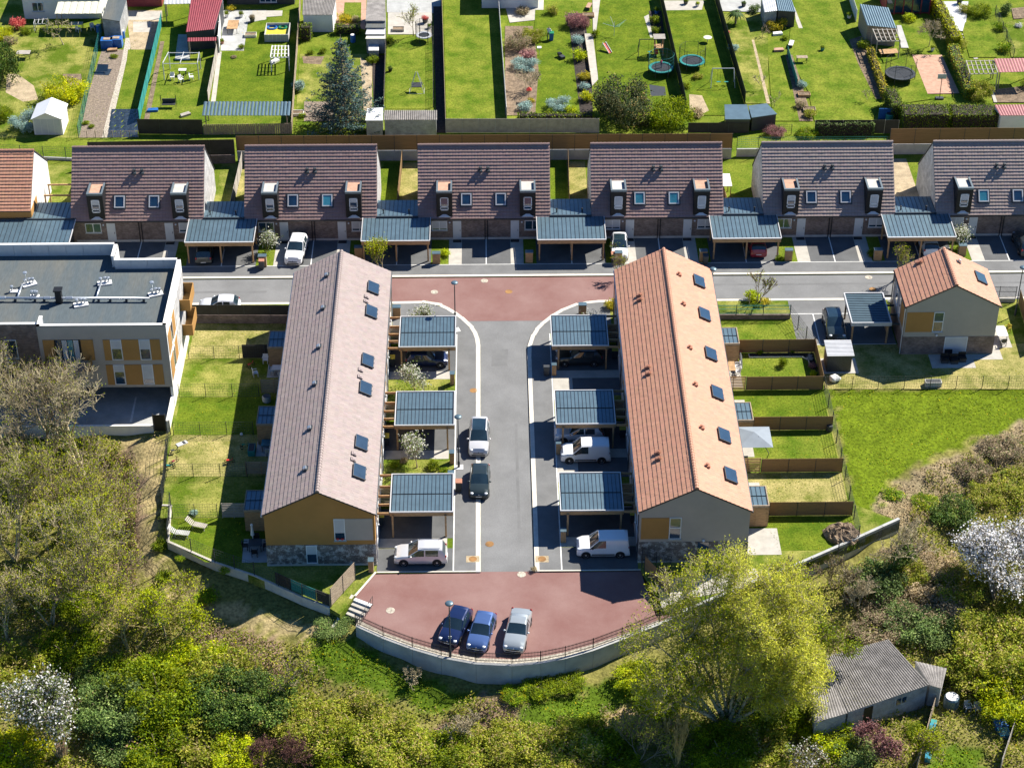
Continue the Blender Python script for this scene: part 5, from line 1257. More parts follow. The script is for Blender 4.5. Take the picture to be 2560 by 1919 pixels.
PAL = {  # leaf colour mixes: list of (share, colour)
 'olive': [(.45, (.125, .135, .036)), (.25, (.175, .17, .055)), (.15, (.075, .10, .025)), (.15, (.19, .155, .085))],
 'green': [(.5, (.092, .115, .022)), (.25, (.14, .155, .03)), (.25, (.05, .072, .016))],
 'laurel': [(.6, (.040, .066, .014)), (.3, (.075, .105, .024)), (.1, (.12, .15, .045))],
 'dark': [(.5, (.026, .042, .014)), (.3, (.045, .068, .02)), (.2, (.085, .10, .035))],
 'lime': [(.5, (.17, .195, .025)), (.3, (.235, .24, .035)), (.2, (.10, .13, .02))],
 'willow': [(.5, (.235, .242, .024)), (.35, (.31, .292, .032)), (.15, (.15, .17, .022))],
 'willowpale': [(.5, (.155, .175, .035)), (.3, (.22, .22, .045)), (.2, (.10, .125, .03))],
 'blossom': [(.5, (.80, .77, .74)), (.2, (.72, .63, .60)), (.3, (.10, .13, .035))],
 'blossomgreen': [(.38, (.80, .77, .72)), (.62, (.12, .155, .035))],
 'pear': [(.55, (.78, .77, .66)), (.45, (.17, .23, .05))],
 'white': [(.8, (.82, .80, .80)), (.2, (.16, .17, .07))],
 'yellow': [(.6, (.58, .46, .02)), (.4, (.36, .35, .03))],
 'greyblue': [(.6, (.12, .175, .16)), (.4, (.20, .26, .23))],
 'spruce': [(.55, (.026, .052, .046)), (.3, (.05, .085, .078)), (.15, (.016, .03, .026))],
 'red': [(.6, (.30, .045, .05)), (.4, (.42, .12, .09))],
 'purple': [(.55, (.13, .055, .055)), (.3, (.21, .11, .10)), (.15, (.07, .04, .04))],
 'brown': [(.5, (.15, .115, .07)), (.3, (.21, .165, .105)), (.2, (.08, .095, .03))],
 'straw': [(.6, (.25, .195, .115)), (.4, (.17, .13, .07))],
 'bramble': [(.45, (.165, .112, .085)), (.25, (.10, .068, .05)), (.15, (.22, .165, .12)), (.15, (.08, .10, .025))],
 'hedge': [(.6, (.048, .072, .012)), (.3, (.085, .105, .015)), (.1, (.15, .15, .025))],
 'hedgeyel': [(.5, (.16, .18, .02)), (.5, (.26, .25, .03))],
 'photinia': [(.6, (.10, .155, .04)), (.4, (.24, .21, .06))],
 'loquat': [(.6, (.028, .040, .014)), (.2, (.075, .075, .028)), (.08, (.16, .12, .04)), (.12, (.02, .03, .012))],
 'weed': [(.5, (.068, .10, .014)), (.3, (.10, .14, .022)), (.16, (.15, .155, .04)), (.04, (.35, .27, .02))],
 'palm': [(1, (.10, .17, .04))],
}
LEAFGAIN = 2.35
GREENS = ('olive', 'green', 'dark', 'lime', 'willowpale', 'weed', 'hedge', 'hedgeyel', 'photinia')
def pick(pal, n, r, clump=None):
 p = PAL[pal]; w_ = np.array([k[0] for k in p]); c = np.array([k[1] for k in p]); i = r.choice(len(p), n, p=w_ / w_.sum())
 out = c[i] * r.uniform(.82, 1.18, (n, 1)) * (1.0 if pal in ('blossom', 'white', 'pear', 'blossomgreen', 'yellow') else LEAFGAIN)
 if pal in GREENS: lu = out @ np.array([.25, .65, .1]); out = np.maximum(lu[:, None] + (out - lu[:, None]) * 1.32, .004)
 if clump is not None: out *= clump[:, None]
 return out
def crown_pts(r, n, lobes, hollow=.45):
 """points in the outer part of a union of uneven lobes; also a per-lobe tint"""
 vol = np.array([l[1][0] * l[1][1] + l[1][2] * l[1][0] for l in lobes]); k = r.choice(len(lobes), n, p=vol / vol.sum())
 C = np.array([l[0] for l in lobes])[k]; Rr = np.array([l[1] for l in lobes])[k]
 d = r.normal(0, 1, (n, 3)); d /= np.linalg.norm(d, axis=1, keepdims=True)
 wob = 1 + .30 * np.sin(d[:, 0] * 5 + k * 1.7) * np.sin(d[:, 1] * 4.3 + k) + .22 * np.sin(d[:, 2] * 9 + k * 2.3) * np.sin(d[:, 0] * 8 - k)
 rad = (hollow + (1 - hollow) * r.uniform(0, 1, n) ** .6) * wob + np.abs(r.normal(0, .13, n)) * (r.uniform(0, 1, n) < .3)
 tint = r.uniform(.7, 1.35, len(lobes))[k]
 return C + d * Rr * rad[:, None], tint
def lobes_for(r, k, spread=.55, rad=.55, zc=.55, flat=.8):
 out = [((0, 0, zc), (rad * 1.15, rad * 1.15, rad * flat))]
 for i in range(k):
  a = 2 * math.pi * (i + r.uniform(-.3, .3)) / k; q = spread * r.uniform(.7, 1.1)
  s_ = rad * r.uniform(.55, .95)
  out.append(((q * math.cos(a), q * math.sin(a), zc + r.uniform(-.25, .3)), (s_, s_, s_ * flat)))
 return out
_bush = {}
def bush_mesh(pal, big, var):
 key = (pal, big, var)
 if key not in _bush:
  r = np.random.default_rng(abs(hash(pal)) % 1000 if False else sum(map(ord, pal)) + 17 * var + (500 if big else 0))
  n, sz = (11000, .060) if big == 2 else (5500, .078) if big else (1300, .15)
  nc = n // 5; P, t = crown_pts(r, nc, lobes_for(r, 16 if big else 6, .78 if big else .55, .42 if big else .55, .45 if big else .55))
  P = np.repeat(P, 5, 0) + r.normal(0, sz * .75, (nc * 5, 3)); n = nc * 5; P[:, 2] = np.maximum(P[:, 2], .02)
  _bush[key] = leaf_mesh('crown', P, np.full(n, sz), np.repeat(pick(pal, nc, r, t * r.uniform(.75, 1.3, nc)), 5, 0), 'petal' if pal in ('blossom', 'pear', 'white', 'blossomgreen') else 'leafd' if pal in ('dark', 'laurel', 'hedge') else 'leaf', seed=var)
 return _bush[key]
def stem_mesh(m):
 if 'stem' + m not in _bush:
  mb = MB()
  for a in range(5):
   t = a * 1.256; mb.tube([(0, 0, -.25), (.12 * math.cos(t), .12 * math.sin(t), .3), (.4 * math.cos(t), .4 * math.sin(t), .75)], [.035, .025, .008], 5)
  _bush['stem' + m] = mb.mesh('stem', m)
 return _bush['stem' + m]
def bush(px, py, rad, pal, label, h=1.0, big=None, terr=False, cat='shrub', group=None, name='shrub', z=None, sq=1.0):
 p = gt(px, py) if terr else Vector((*g(px, py), 0 if z is None else z))
 if big is None: big = 2 if rad > 2.6 else 1 if rad > 1.1 else 0
 var = random.randrange(2)
 root = thing(name, label, cat, p, random.uniform(0, 6.28), group, (rad, rad * sq, rad * h))
 put('crown', bush_mesh(pal, big, var), root); put('stem', stem_mesh('bark'), root)
 return root
# ---- branching wood
def grow(r, segs, tips, p, d, L, rad, lvl, maxl, spread=.55, up=.12, kids=3, crook=.16, shrink=.68, segn=3):
 pts = [p]
 for k in range(segn):
  d = d + Vector(r.normal(0, crook, 3)) + Vector((0, 0, up)); d.normalize()
  q = pts[-1] + d * (L / segn); r0 = rad * (1 - .45 * k / segn); r1 = rad * (1 - .45 * (k + 1) / segn)
  segs.append((pts[-1], q, r0, r1)); pts.append(q)
  if lvl >= 1 and lvl < maxl and r.uniform() < .75:
   t = d + Vector(r.normal(0, spread, 3)); t.normalize()
   grow(r, segs, tips, q, t, L * shrink * .62, rad * .42, max(lvl + 1, maxl - 1), maxl, spread, up, 2, crook, shrink, 2)
 if lvl < maxl:
  for k in range(kids):
   t = d + Vector(r.normal(0, spread, 3)); t.normalize()
   grow(r, segs, tips, pts[-1], t, L * shrink * r.uniform(.8, 1.15), rad * .55 * r.uniform(.8, 1.1), lvl + 1, maxl, spread, up, kids, crook, shrink, segn)
 else: tips.append(pts[-1]); tips.append((pts[-1] + pts[-2]) / 2)
def wood_mesh(name, segs, m, minr=.008, sides=4):
 n = len(segs)
 A = np.array([s[0] for s in segs]); B_ = np.array([s[1] for s in segs]); ra = np.maximum([s[2] for s in segs], minr); rb = np.maximum([s[3] for s in segs], minr)
 d = B_ - A; d /= np.linalg.norm(d, axis=1, keepdims=True) + 1e-9
 u = np.where(np.abs(d[:, 2:3]) < .9, np.array([[0, 0, 1.]]), np.array([[1., 0, 0]])); a = np.cross(d, u); a /= np.linalg.norm(a, axis=1, keepdims=True); b = np.cross(d, a)
 V = []
 for k in range(sides):
  t = 2 * math.pi * k / sides; V.append(A + (a * math.cos(t) + b * math.sin(t)) * ra[:, None])
 for k in range(sides):
  t = 2 * math.pi * k / sides; V.append(B_ + (a * math.cos(t) + b * math.sin(t)) * rb[:, None])
 V = np.stack(V, 1).reshape(-1, 3); o = np.arange(n) * 2 * sides
 F_ = np.concatenate([np.stack([o + k, o + sides + k, o + sides + (k + 1) % sides, o + (k + 1) % sides], 1) for k in range(sides)])
 me = bpy.data.meshes.new(name); nf = len(F_)
 me.vertices.add(len(V)); me.vertices.foreach_set('co', V.astype(np.float32).ravel())
 me.loops.add(nf * 4); me.loops.foreach_set('vertex_index', F_.astype(np.int32).ravel())
 me.polygons.add(nf); me.polygons.foreach_set('loop_start', np.arange(0, 4 * nf, 4, dtype=np.int32)); me.polygons.foreach_set('loop_total', np.full(nf, 4, np.int32))
 me.update(calc_edges=True); me.polygons.foreach_set('use_smooth', [True] * nf)
 me.materials.append(M[m]); return me
def bare_tree(px, py, h, label, barkm='barkgrey', seed=1, spread=.5, leaf=None, nleaf=0, lsize=.16, ivy=0, maxl=5, kids=3, stems=1, lean=(0, 0), base=None, minr=.017, rad=None, name='bare_tree', cat='tree', group=None, up=.10, crook=.16, trunk_l=.30):
 r = np.random.default_rng(seed); p = base if base is not None else gt(px, py)
 root = thing(name, label, cat, p, 0, group)
 tr, br, tips = [], [], []
 rad = rad or h * .014
 for s_ in range(stems):
  d = Vector((lean[0] + (r.normal(0, .28) if stems > 1 else r.normal(0, .05)), lean[1] + (r.normal(0, .28) if stems > 1 else r.normal(0, .05)), 1)).normalized()
  q = Vector((r.normal(0, .1), r.normal(0, .1), -.3)); L = h * trunk_l * r.uniform(.85, 1.15)
  pts = [q]
  for k in range(3):
   d = (d + Vector(r.normal(0, .06, 3))).normalized(); e = pts[-1] + d * L / 3; tr.append((pts[-1], e, rad * (1.15 - .2 * k), rad * (.95 - .2 * k))); pts.append(e)
  for k in range(kids):
   t = (d + Vector(r.normal(0, spread, 3))).normalized()
   grow(r, br, tips, pts[-1], t, h * .23, rad * .55, 1, maxl, spread, up, kids, crook)
 put('trunk', wood_mesh('trunk', tr, barkm, .02, 6), root); put('branches', wood_mesh('branches', br, barkm, minr, 3), root, kind='stuff')
 if leaf:
  tp = np.array(tips); i = r.integers(0, len(tp), nleaf); P = tp[i] + r.normal(0, lsize * 1.6, (nleaf, 3))
  put('crown', leaf_mesh('crown', P, np.full(nleaf, lsize), pick(leaf, nleaf, r, r.uniform(.8, 1.2, len(tp))[i]), 'petal' if 'bloss' in leaf or leaf == 'white' else 'leaf', seed=seed), root)
 if ivy:
  sg = [tr[k] for k in range(len(tr))] + [s_ for s_ in br if s_[2] > rad * .33]; i = r.integers(0, len(sg), ivy); t = r.uniform(0, 1, (ivy, 1))
  a = np.array([s_[0] for s_ in sg])[i]; b = np.array([s_[1] for s_ in sg])[i]; P = a + (b - a) * t + r.normal(0, .22, (ivy, 3))
  put('ivy', leaf_mesh('ivy', P, np.full(ivy, .17), pick('dark', ivy, r) * 1.15, 'leafd', seed=seed), root)
 return root
# ---- left bank
for k, (x, y, h, st, sp, lf, nl, iv, lab) in enumerate((
  (215, 1200, 14, 3, .50, 'willowpale', 700, 500, 'widest, nearly bare tree spreading before the apartment block facade'), (110, 1180, 13, 3, .45, 'willowpale', 800, 300, 'upright bare tree left of the widest bare tree'), (25, 1190, 13, 3, .45, 'willowpale', 1800, 400, 'bare tree at left picture edge below the brick facade'),
  (150, 1340, 11, 3, .48, 'willowpale', 4600, 300, 'thin tree with sparse yellow-green buds behind the dark ivy bush'), (40, 1400, 11, 3, .48, 'willowpale', 4200, 200, 'sparse tree at left edge with olive buds'),
  (240, 1375, 9, 4, .45, 'lime', 4200, 0, 'young lime-green tree at the top of the bramble strip'), (205, 1470, 10, 3, .48, 'willowpale', 5200, 200, 'thin many-branched tree beside the path curve'), (275, 1530, 7.5, 3, .45, 'lime', 2600, 0, 'small yellow-green tree left of the pink brambles'))):
 bare_tree(x, y, h, lab, 'barkgrey' if k % 2 == 0 else 'bark', 100 + k, sp, lf, nl, .13, iv, 5, 3, st)
bare_tree(330, 1640, 7.5, 'leaning tree with orange-lichen branches and bright yellow moss', 'barkyel', 131, .6, 'lime', 3000, .15, 0, 5, 3, 3, (-.5, .25))
bare_tree(420, 1600, 5.5, 'bright lime-green young tree right of the lichen tree', 'bark', 132, .4, 'lime', 5200, .15, 350, 5, 3, 3)
bare_tree(470, 1520, 4.0, 'small lime-leaved sapling at edge of the pink brambles', 'bark', 133, .3, 'lime', 900, .13, 0, 4, 3, 2)
bare_tree(130, 1560, 7.5, 'dense grey bare tree at far left above the blossom', 'barkgrey', 134, .5, 'willowpale', 2600, .14, 300, 5, 3, 3)
bare_tree(20, 1600, 7.5, 'grey bare tree at left edge above the blossom', 'barkgrey', 135, .5, 'olive', 2400, .14, 300, 5, 3, 3)
bare_tree(725, 1745, 4.5, 'slim trunk wrapped in ivy with bare tips, below the steps', 'bark', 136, .35, 'lime', 350, .13, 900, 4, 3, 2)
bare_tree(395, 1440, 3.0, 'thin bare sapling on the dirt path bend', 'bark', 137, .35, None, 0, .1, 0, 4, 3, 2, minr=.01)
bare_tree(1168, 1850, 3.2, 'small bare grey shrub in middle of the lower slope', 'barkgrey', 138, .5, None, 0, .1, 0, 4, 3, 4)
bare_tree(1040, 1700, 2.0, 'low dry twigs at foot of the retaining wall', 'barkgrey', 139, .5, None, 0, .1, 0, 4, 3, 4)
bare_tree(745, 1915, 3.2, 'reddish bare thicket at bottom edge', 'barkred', 140, .55, None, 0, .1, 0, 5, 3, 5, minr=.012)
bare_tree(660, 1915, 2.8, 'reddish bare thicket left of the bottom thicket', 'barkred', 141, .55, None, 0, .1, 0, 5, 3, 4, minr=.012)
bare_tree(1690, 1912, 5.5, 'clump of straight bare yellow stems below the willow', 'barkyel', 142, .16, None, 0, .1, 0, 4, 2, 9, up=.25, crook=.06)
bare_tree(1600, 1905, 5.0, 'yellow-green sapling left of the bare stems', 'bark', 143, .35, 'willow', 1800, .12, 0, 4, 3, 3)
bare_tree(2235, 1440, 6.0, 'bare-topped tree thick with dark ivy near the wall end', 'barkgrey', 144, .5, None, 0, .1, 2600, 5, 3, 2)
bare_tree(2090, 1470, 4.0, 'thin bare saplings below the concrete wall', 'bark', 145, .35, 'olive', 350, .1, 0, 4, 3, 4)
bare_tree(2140, 1520, 4.5, 'bare twiggy tree right of the willow crown', 'barkgrey', 146, .4, None, 0, .1, 0, 5, 3, 3)
bare_tree(2065, 1720, 7.5, 'fresh green tree overhanging the corrugated roof', 'bark', 147, .45, 'green', 5200, .17, 0, 5, 3, 3, (-.1, .1))
bare_tree(1935, 1525, 6.0, 'fresh green tree behind the willow by the concrete wall', 'bark', 148, .45, 'lime', 2300, .15, 0, 5, 3, 3)
bare_tree(2280, 1915, 4.0, 'small rounded willow before the corrugated shed', 'bark', 149, .5, 'willowpale', 2600, .12, 0, 5, 3, 2)
bare_tree(2190, 1900, 3.6, 'purple-leaved shrub before the corrugated shed', 'barkred', 150, .5, 'purple', 2800, .14, 0, 5, 3, 3)
bare_tree(2000, 1915, 3.0, 'sparse white blossom twigs at bottom right', 'bark', 151, .5, 'blossomgreen', 900, .14, 0, 4, 3, 3)
# blossom trees
bare_tree(130, 1850, 7.0, 'wide white-blossom tree at lower left', 'bark', 160, .62, 'blossomgreen', 8500, .21, 0, 5, 3, 3)
bare_tree(2490, 1500, 7.5, 'large white-blossom tree at right edge', 'bark', 161, .65, 'white', 9000, .20, 0, 5, 3, 4)
bare_tree(2555, 1440, 7.0, 'white-blossom tree cut by the right picture edge', 'bark', 162, .6, 'white', 5500, .20, 0, 5, 3, 3)
# the big willow
wb = gt(1812, 1805)
ww = thing('willow_tree', 'big yellow-green willow with several trunks beside the turning place', 'tree', wb)
r_ = np.random.default_rng(5); tr, br, tips = [], [], []
for (tx, ty, tzz) in ((-7.2, 1.0, 9.0), (-4.8, 3.5, 11.0), (-2.5, 4.3, 12.5), (1.2, 4.6, 13.0), (3.8, 3.6, 12.0), (6.0, .8, 10.5), (6.6, -2.0, 7.5), (-6.5, -2.2, 6.5), (2.0, 1.0, 11.5), (4.5, -1.0, 9.5), (-4.2, 1.2, 10.0), (7.5, -.5, 6.0), (4.0, -2.5, 6.5), (-6.4, -.5, 6.0), (1.0, -1.5, 9.0), (3.0, 2.0, 12.0)):
 T2 = Vector((tx, ty, tzz)) * .78; q = Vector((r_.normal(0, .35), r_.normal(0, .35), -.3)); d = T2.normalized() * .6 + Vector((0, 0, .5)); d.normalize(); L = T2.length; n = 6
 pts = [q]
 for k in range(n):
  tgt = (T2 - pts[-1]); d = (d * .55 + tgt.normalized() * .5 + Vector(r_.normal(0, .08, 3))).normalized(); e = pts[-1] + d * (L / n)
  tr.append((pts[-1], e, .17 * (1 - .13 * k), .17 * (1 - .13 * (k + 1)))); pts.append(e)
  if k >= 2:
   for _ in range(2): grow(r_, br, tips, e, (d + Vector(r_.normal(0, .55, 3))).normalized(), L * .16, .05, 2, 5, .5, .04, 3, .16, .7)
 for _ in range(3): grow(r_, br, tips, pts[-1], (d + Vector(r_.normal(0, .5, 3))).normalized(), L * .17, .06, 2, 5, .5, .04, 3, .16, .7)
put('trunk', wood_mesh('trunk', tr, 'barkgrey', .03, 6), ww); put('branches', wood_mesh('branches', br, 'barkgrey', .013, 3), ww, kind='stuff')
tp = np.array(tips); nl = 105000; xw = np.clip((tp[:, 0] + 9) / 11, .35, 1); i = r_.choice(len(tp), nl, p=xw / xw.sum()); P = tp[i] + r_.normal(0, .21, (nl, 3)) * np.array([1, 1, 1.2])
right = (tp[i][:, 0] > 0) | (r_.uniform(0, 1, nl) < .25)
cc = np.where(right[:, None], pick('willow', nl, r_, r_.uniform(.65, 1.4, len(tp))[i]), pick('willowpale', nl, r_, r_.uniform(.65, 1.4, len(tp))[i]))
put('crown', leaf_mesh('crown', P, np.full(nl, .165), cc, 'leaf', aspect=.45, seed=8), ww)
sg = tr[:]; i = r_.integers(0, len(sg), 3800); t = r_.uniform(0, 1, (3800, 1)); a = np.array([s_[0] for s_ in sg])[i]; b = np.array([s_[1] for s_ in sg])[i]; k = (b[:, 2] < 5); P = (a + (b - a) * t + r_.normal(0, .3, (3800, 3)))[k]
put('ivy', leaf_mesh('ivy', P, np.full(len(P), .18), pick('dark', len(P), r_), 'leafd', seed=9), ww)
# shrubs of the wild banks: (px, py, radius m, palette, height, label)
BANK = [
 (60, 1170, 2.3, 'dark', 1.3, 'dark evergreen bush among the bare trees, left edge'), (20, 1250, 1.8, 'dark', 1.2, 'dark bush at left edge below the evergreen'), (180, 1260, 1.6, 'olive', .9, 'olive bush under the widest bare tree'),
 (120, 1490, 2.0, 'olive', .9, 'olive bush between grey trunks at left'), (210, 1530, 1.9, 'green', .9, 'mid-green bush under the lichen branches'), (40, 1690, 2.0, 'olive', .9, 'olive shrub above the white blossom at left edge'), (170, 1640, 2.1, 'green', .8, 'bright green shrub above the white blossom'), (250, 1700, 1.7, 'dark', .9, 'dark shrub between blossom and lichen tree'),
 (280, 1800, 2.7, 'laurel', .95, 'glossy laurel right of the white blossom'), (330, 1715, 2.2, 'green', .95, 'round green bush above the glossy laurel'), (405, 1765, 3.1, 'green', 1.0, 'large fresh green bush in lower left, tallest of its cluster'), (300, 1880, 1.8, 'laurel', .8, 'dark laurel skirt under the white blossom'),
 (470, 1690, 2.6, 'lime', .85, 'soft lime shrub sloping below the pink brambles'), (560, 1690, 2.2, 'olive', .9, 'olive shrub right of the lime shrub'), (570, 1770, 2.4, 'dark', 1.0, 'big dark bush left of the ivy trunk'), (650, 1780, 2.4, 'dark', 1.0, 'dark bush beside the ivy trunk'), (500, 1780, 2.0, 'dark', .9, 'dark bush behind the wooden frame'),
 (400, 1900, 2.2, 'green', 1.2, 'dark green conifer bush at bottom, before the wooden frame'), (520, 1880, 2.2, 'olive', .8, 'pinkish olive shrub at bottom left of centre'), (590, 1900, 1.7, 'lime', .9, 'yellow-green shrub at bottom by the red thicket'), (40, 1900, 2.2, 'hedgeyel', .7, 'yellow-green low shrub in bottom left corner'), (110, 1915, 1.6, 'olive', .7, 'olive shrub at bottom left beside the pampas grass'),
 (740, 1820, 2.0, 'olive', .8, 'olive mound below the ivy trunk'), (800, 1850, 2.4, 'olive', .85, 'olive mound left of the bottom centre'), (890, 1830, 2.3, 'olive', .8, 'pale olive mound above the bottom centre'), (880, 1910, 2.6, 'green', .8, 'green mound at bottom, left of centre'), (980, 1890, 2.6, 'olive', .8, 'olive mound at bottom, right of the green mound'), (1080, 1905, 2.4, 'green', .7, 'green mound at bottom centre'), (1210, 1900, 2.5, 'olive', .75, 'olive mound right of bottom centre'), (1300, 1880, 2.4, 'olive', .75, 'grey-olive mound under the grassy slope'), (1400, 1900, 2.6, 'olive', .75, 'olive mound left of the yellow sapling'), (1480, 1850, 1.8, 'green', .7, 'green mound above the yellow sapling'), (1530, 1910, 2.0, 'green', .8, 'green mound at the yellow sapling foot'),
 (1810, 1900, 2.3, 'green', .8, 'green mound at foot of the willow'), (1900, 1890, 2.2, 'olive', .8, 'olive mound between willow and shed'), (1930, 1800, 2.0, 'green', .8, 'green bush under the willow, left of shed'), (1640, 1760, 1.6, 'green', .7, 'green bush under the willow left limbs'), (1590, 1700, 1.4, 'lime', .8, 'lime bush at foot of the retaining wall near willow'), (1350, 1720, 1.2, 'green', .6, 'lush green clump under the retaining wall'), (1420, 1710, 1.1, 'green', .6, 'second lush clump under the retaining wall'), (1290, 1740, 1.0, 'weed', .6, 'flowering green clump under the wall centre'),
 (2070, 1850, 1.7, 'lime', .9, 'bright green round shrub before the shed corner'), (2130, 1885, 1.5, 'laurel', .8, 'dark glossy shrub left of the purple shrub'), (2300, 1840, 1.0, 'green', .8, 'small green shrub at the shed door'),
 (2200, 1470, 2.0, 'laurel', 1.0, 'ivy-green bush at foot of the bare-topped tree'), (2270, 1450, 1.5, 'olive', .9, 'olive bush right of the bare-topped tree'), (2380, 1300, 1.6, 'dark', 1.1, 'dark rounded bush standing alone on the right slope'), (2430, 1180, 1.3, 'brown', .8, 'dry brambles at edge of the meadow'), (2500, 1130, 1.6, 'brown', .8, 'dry brambles at right edge of the meadow'), (2540, 1220, 2.0, 'olive', .6, 'olive bramble mass at right edge below the meadow'), (2460, 1250, 1.4, 'olive', .8, 'olive brambles below the meadow edge'), (2310, 1260, 1.0, 'weed', .6, 'pale flowering weeds at meadow corner'), (2230, 1240, .9, 'weed', .5, 'flowering weeds nearest the east gardens'),
 (2180, 1590, 1.6, 'brown', .8, 'brown brambles behind the corrugated roof'), (2270, 1580, 2.0, 'laurel', .8, 'dark green bush behind the corrugated roof'), (2330, 1520, 2.2, 'straw', .7, 'straw-coloured bramble mound above the shed'), (2210, 1540, 1.8, 'brown', .7, 'dry brown bramble mound left of the dark bush'), (2400, 1480, 2.0, 'olive', .7, 'olive ivy mass below the right blossom'), (2360, 1590, 1.8, 'laurel', .8, 'dark bush behind the mossy lean-to'), (2480, 1660, 3.2, 'olive', 1.0, 'large olive tree-like bush at right edge beyond the shed'), (2540, 1760, 2.9, 'willowpale', 1.0, 'yellowish bush at right edge above the garden fence'), (2420, 1700, 2.2, 'olive', .9, 'olive bush behind the blue barrel'), (2540, 1580, 2.6, 'olive', .9, 'olive bush under the right edge blossom'), (2350, 1420, 1.6, 'straw', .6, 'straw-coloured grass clump on the right slope'),
 (1715, 1490, 1.3, 'olive', .8, 'dry shrub at the corner of the turning place'), (400, 1370, .7, 'green', .9, 'small green shrub at foot of the corner wall'), (410, 1450, .8, 'green', .8, 'green clump along the corner garden edge'), (515, 1500, .9, 'weed', .7, 'leafy clump along the shaded garden wall'), (835, 1570, 1.2, 'laurel', .5, 'dark ivy patch below the steps')]
for (x, y, rd, pal, h, lab) in BANK: bush(x, y, rd * 1.18, pal, lab, h * .85, terr=True, group='shrubs of the wild banks')
# ---- ground cover: brambles, weeds, dry grass and tufts, one growing mass
OPEN = []
def scatter(name, label, polys, dens, pal, size, hgt, cat, seed, terr=True, up=.5, z0=0.0):
 r = np.random.default_rng(seed); PP, CC = [], []
 for pl in polys:
  a = np.array(pl); lo, hi = a.min(0), a.max(0); n = int((hi - lo).prod() * dens); x, y = r.uniform(lo[0], hi[0], n), r.uniform(lo[1], hi[1], n)
  k = inpoly(x, y, pl)
  if pl is OPEN[0]: k &= ~inpoly(x, y, ZONES[7][1]) & ~inpoly(x, y, ZONES[8][1]) & ~inpoly(x, y, ZONES[5][1]) & ~inpoly(x, y, ZONES[6][1]) & ~inpoly(x, y, ZONES[0][1])
  x, y = x[k], y[k]
  nz = np.sin(x * .8 + 2 * np.sin(y * .5)) * np.sin(y * .9 + 1.5 * np.sin(x * .7)); k = r.uniform(-1, 1, len(x)) < nz + .35; x, y, nz = x[k], y[k], nz[k]
  z = np.concatenate([terrain(x[i:i + 8000], y[i:i + 8000]) for i in range(0, max(1, len(x)), 8000)]) if terr else np.full(len(x), z0)
  n2 = np.sin(x * 2.3 + y) * np.sin(y * 2.1 - x * .7); hh = hgt * (.2 + .8 * np.clip(nz * .7 + n2 * .5 + .3, 0, 1)) * r.uniform(0, 1, len(x)); PP.append(np.stack([x, y, z + hh], 1)); CC.append(pick(pal, len(x), r, .85 + .3 * np.clip(nz, -.5, 1)))
 P, C_ = np.concatenate(PP), np.concatenate(CC)
 return tag(put(name, leaf_mesh(name, P, np.full(len(P), size), C_, 'leaf', seed=seed, up=up)), label, cat, None, 'stuff')
zone = lambda nm: [pl for z_, pl in ZONES if z_ == nm]
OPEN[:] = [PX([(-60, 1100), (400, 1090), (340, 1160), (335, 1420), (420, 1470), (640, 1560), (790, 1580), (900, 1600), (1100, 1690), (1280, 1705), (1500, 1660), (1720, 1570), (2000, 1460), (2250, 1330), (2320, 1170), (2640, 1050), (2700, 2000), (-60, 2000)])]
scatter('undergrowth', 'mixed low undergrowth over the wild banks', OPEN, 62, 'olive', .19, 1.0, 'undergrowth', 201)
scatter('dry_stems', 'pale dry stems and grass over the wild banks', OPEN, 20, 'straw', .17, .8, 'dry stems', 207)
scatter('weeds', 'fresh green weeds over the wild banks', OPEN, 16, 'weed', .16, .5, 'weeds', 202)
scatter('brambles', 'dry pinkish bramble stems over the bare slopes', zone('bramble'), 90, 'bramble', .15, .45, 'brambles', 203)
scatter('dry_grass', 'straw-coloured dry grass below the willow', zone('straw') + zone('litter'), 70, 'straw', .16, .35, 'dry grass', 204)
scatter('grass', 'lush grass tufts under the retaining wall', zone('lush'), 50, 'weed', .17, .3, 'grass', 205)
scatter('meadow_grass', 'tufted bright meadow grass', zone('meadow'), 22, 'weed', .13, .10, 'grass', 206, up=1.2)
# ------------------------------------------------------------------ back gardens beyond the estate fence
K_ = 640 / 2211
def t1(x, y): return (x * K_, y * K_)
def t2(x, y): return (640 + x * K_, y * K_)
def t3(x, y): return (1280 + x * K_, y * K_)
def t4(x, y): return (1920 + x * K_, y * K_)
def T(f, pts): return [g(*f(*p)) for p in pts]
def G1(f, x, y, z=0): return g(*f(x, y), z)
_zz = [.006]
def patch(name, f, pts, m):
 _zz[0] += .0015
 return flat(name, T(f, pts), _zz[0], m)
patch('lawn', t1, [(0, 0), (200, 0), (210, 200), (880, 260), (690, 1190), (0, 1190)], 'lawnmix')
patch('bare_patch', t1, [(60, 640), (150, 640), (290, 740), (330, 860), (200, 880), (50, 800)], 'earth')
patch('soil_patch', t1, [(540, 640), (700, 640), (720, 760), (600, 800)], 'soil')
patch('vegetable_bed', t1, [(880, 430), (1080, 430), (1030, 640), (920, 1190), (685, 1190), (760, 820)], 'tilled')
patch('garden_path', t1, [(1085, 330), (1150, 330), (1090, 540), (1000, 930), (925, 1190), (880, 1190), (945, 930), (1045, 560)], 'pebble')
patch('garden_lawn', t1, [(1105, 430), (1335, 430), (1220, 935), (1000, 930), (1090, 560)], 'lawn')
patch('yard', t1, [(1090, 90), (1400, 90), (1340, 430), (1130, 430)], 'earth'); patch('yard_slab', t1, [(1150, 190), (1310, 190), (1300, 280), (1150, 280)], 'conc'); patch('yard_slab', t1, [(1110, 100), (1400, 100), (1400, 175), (1110, 175)], 'conc')
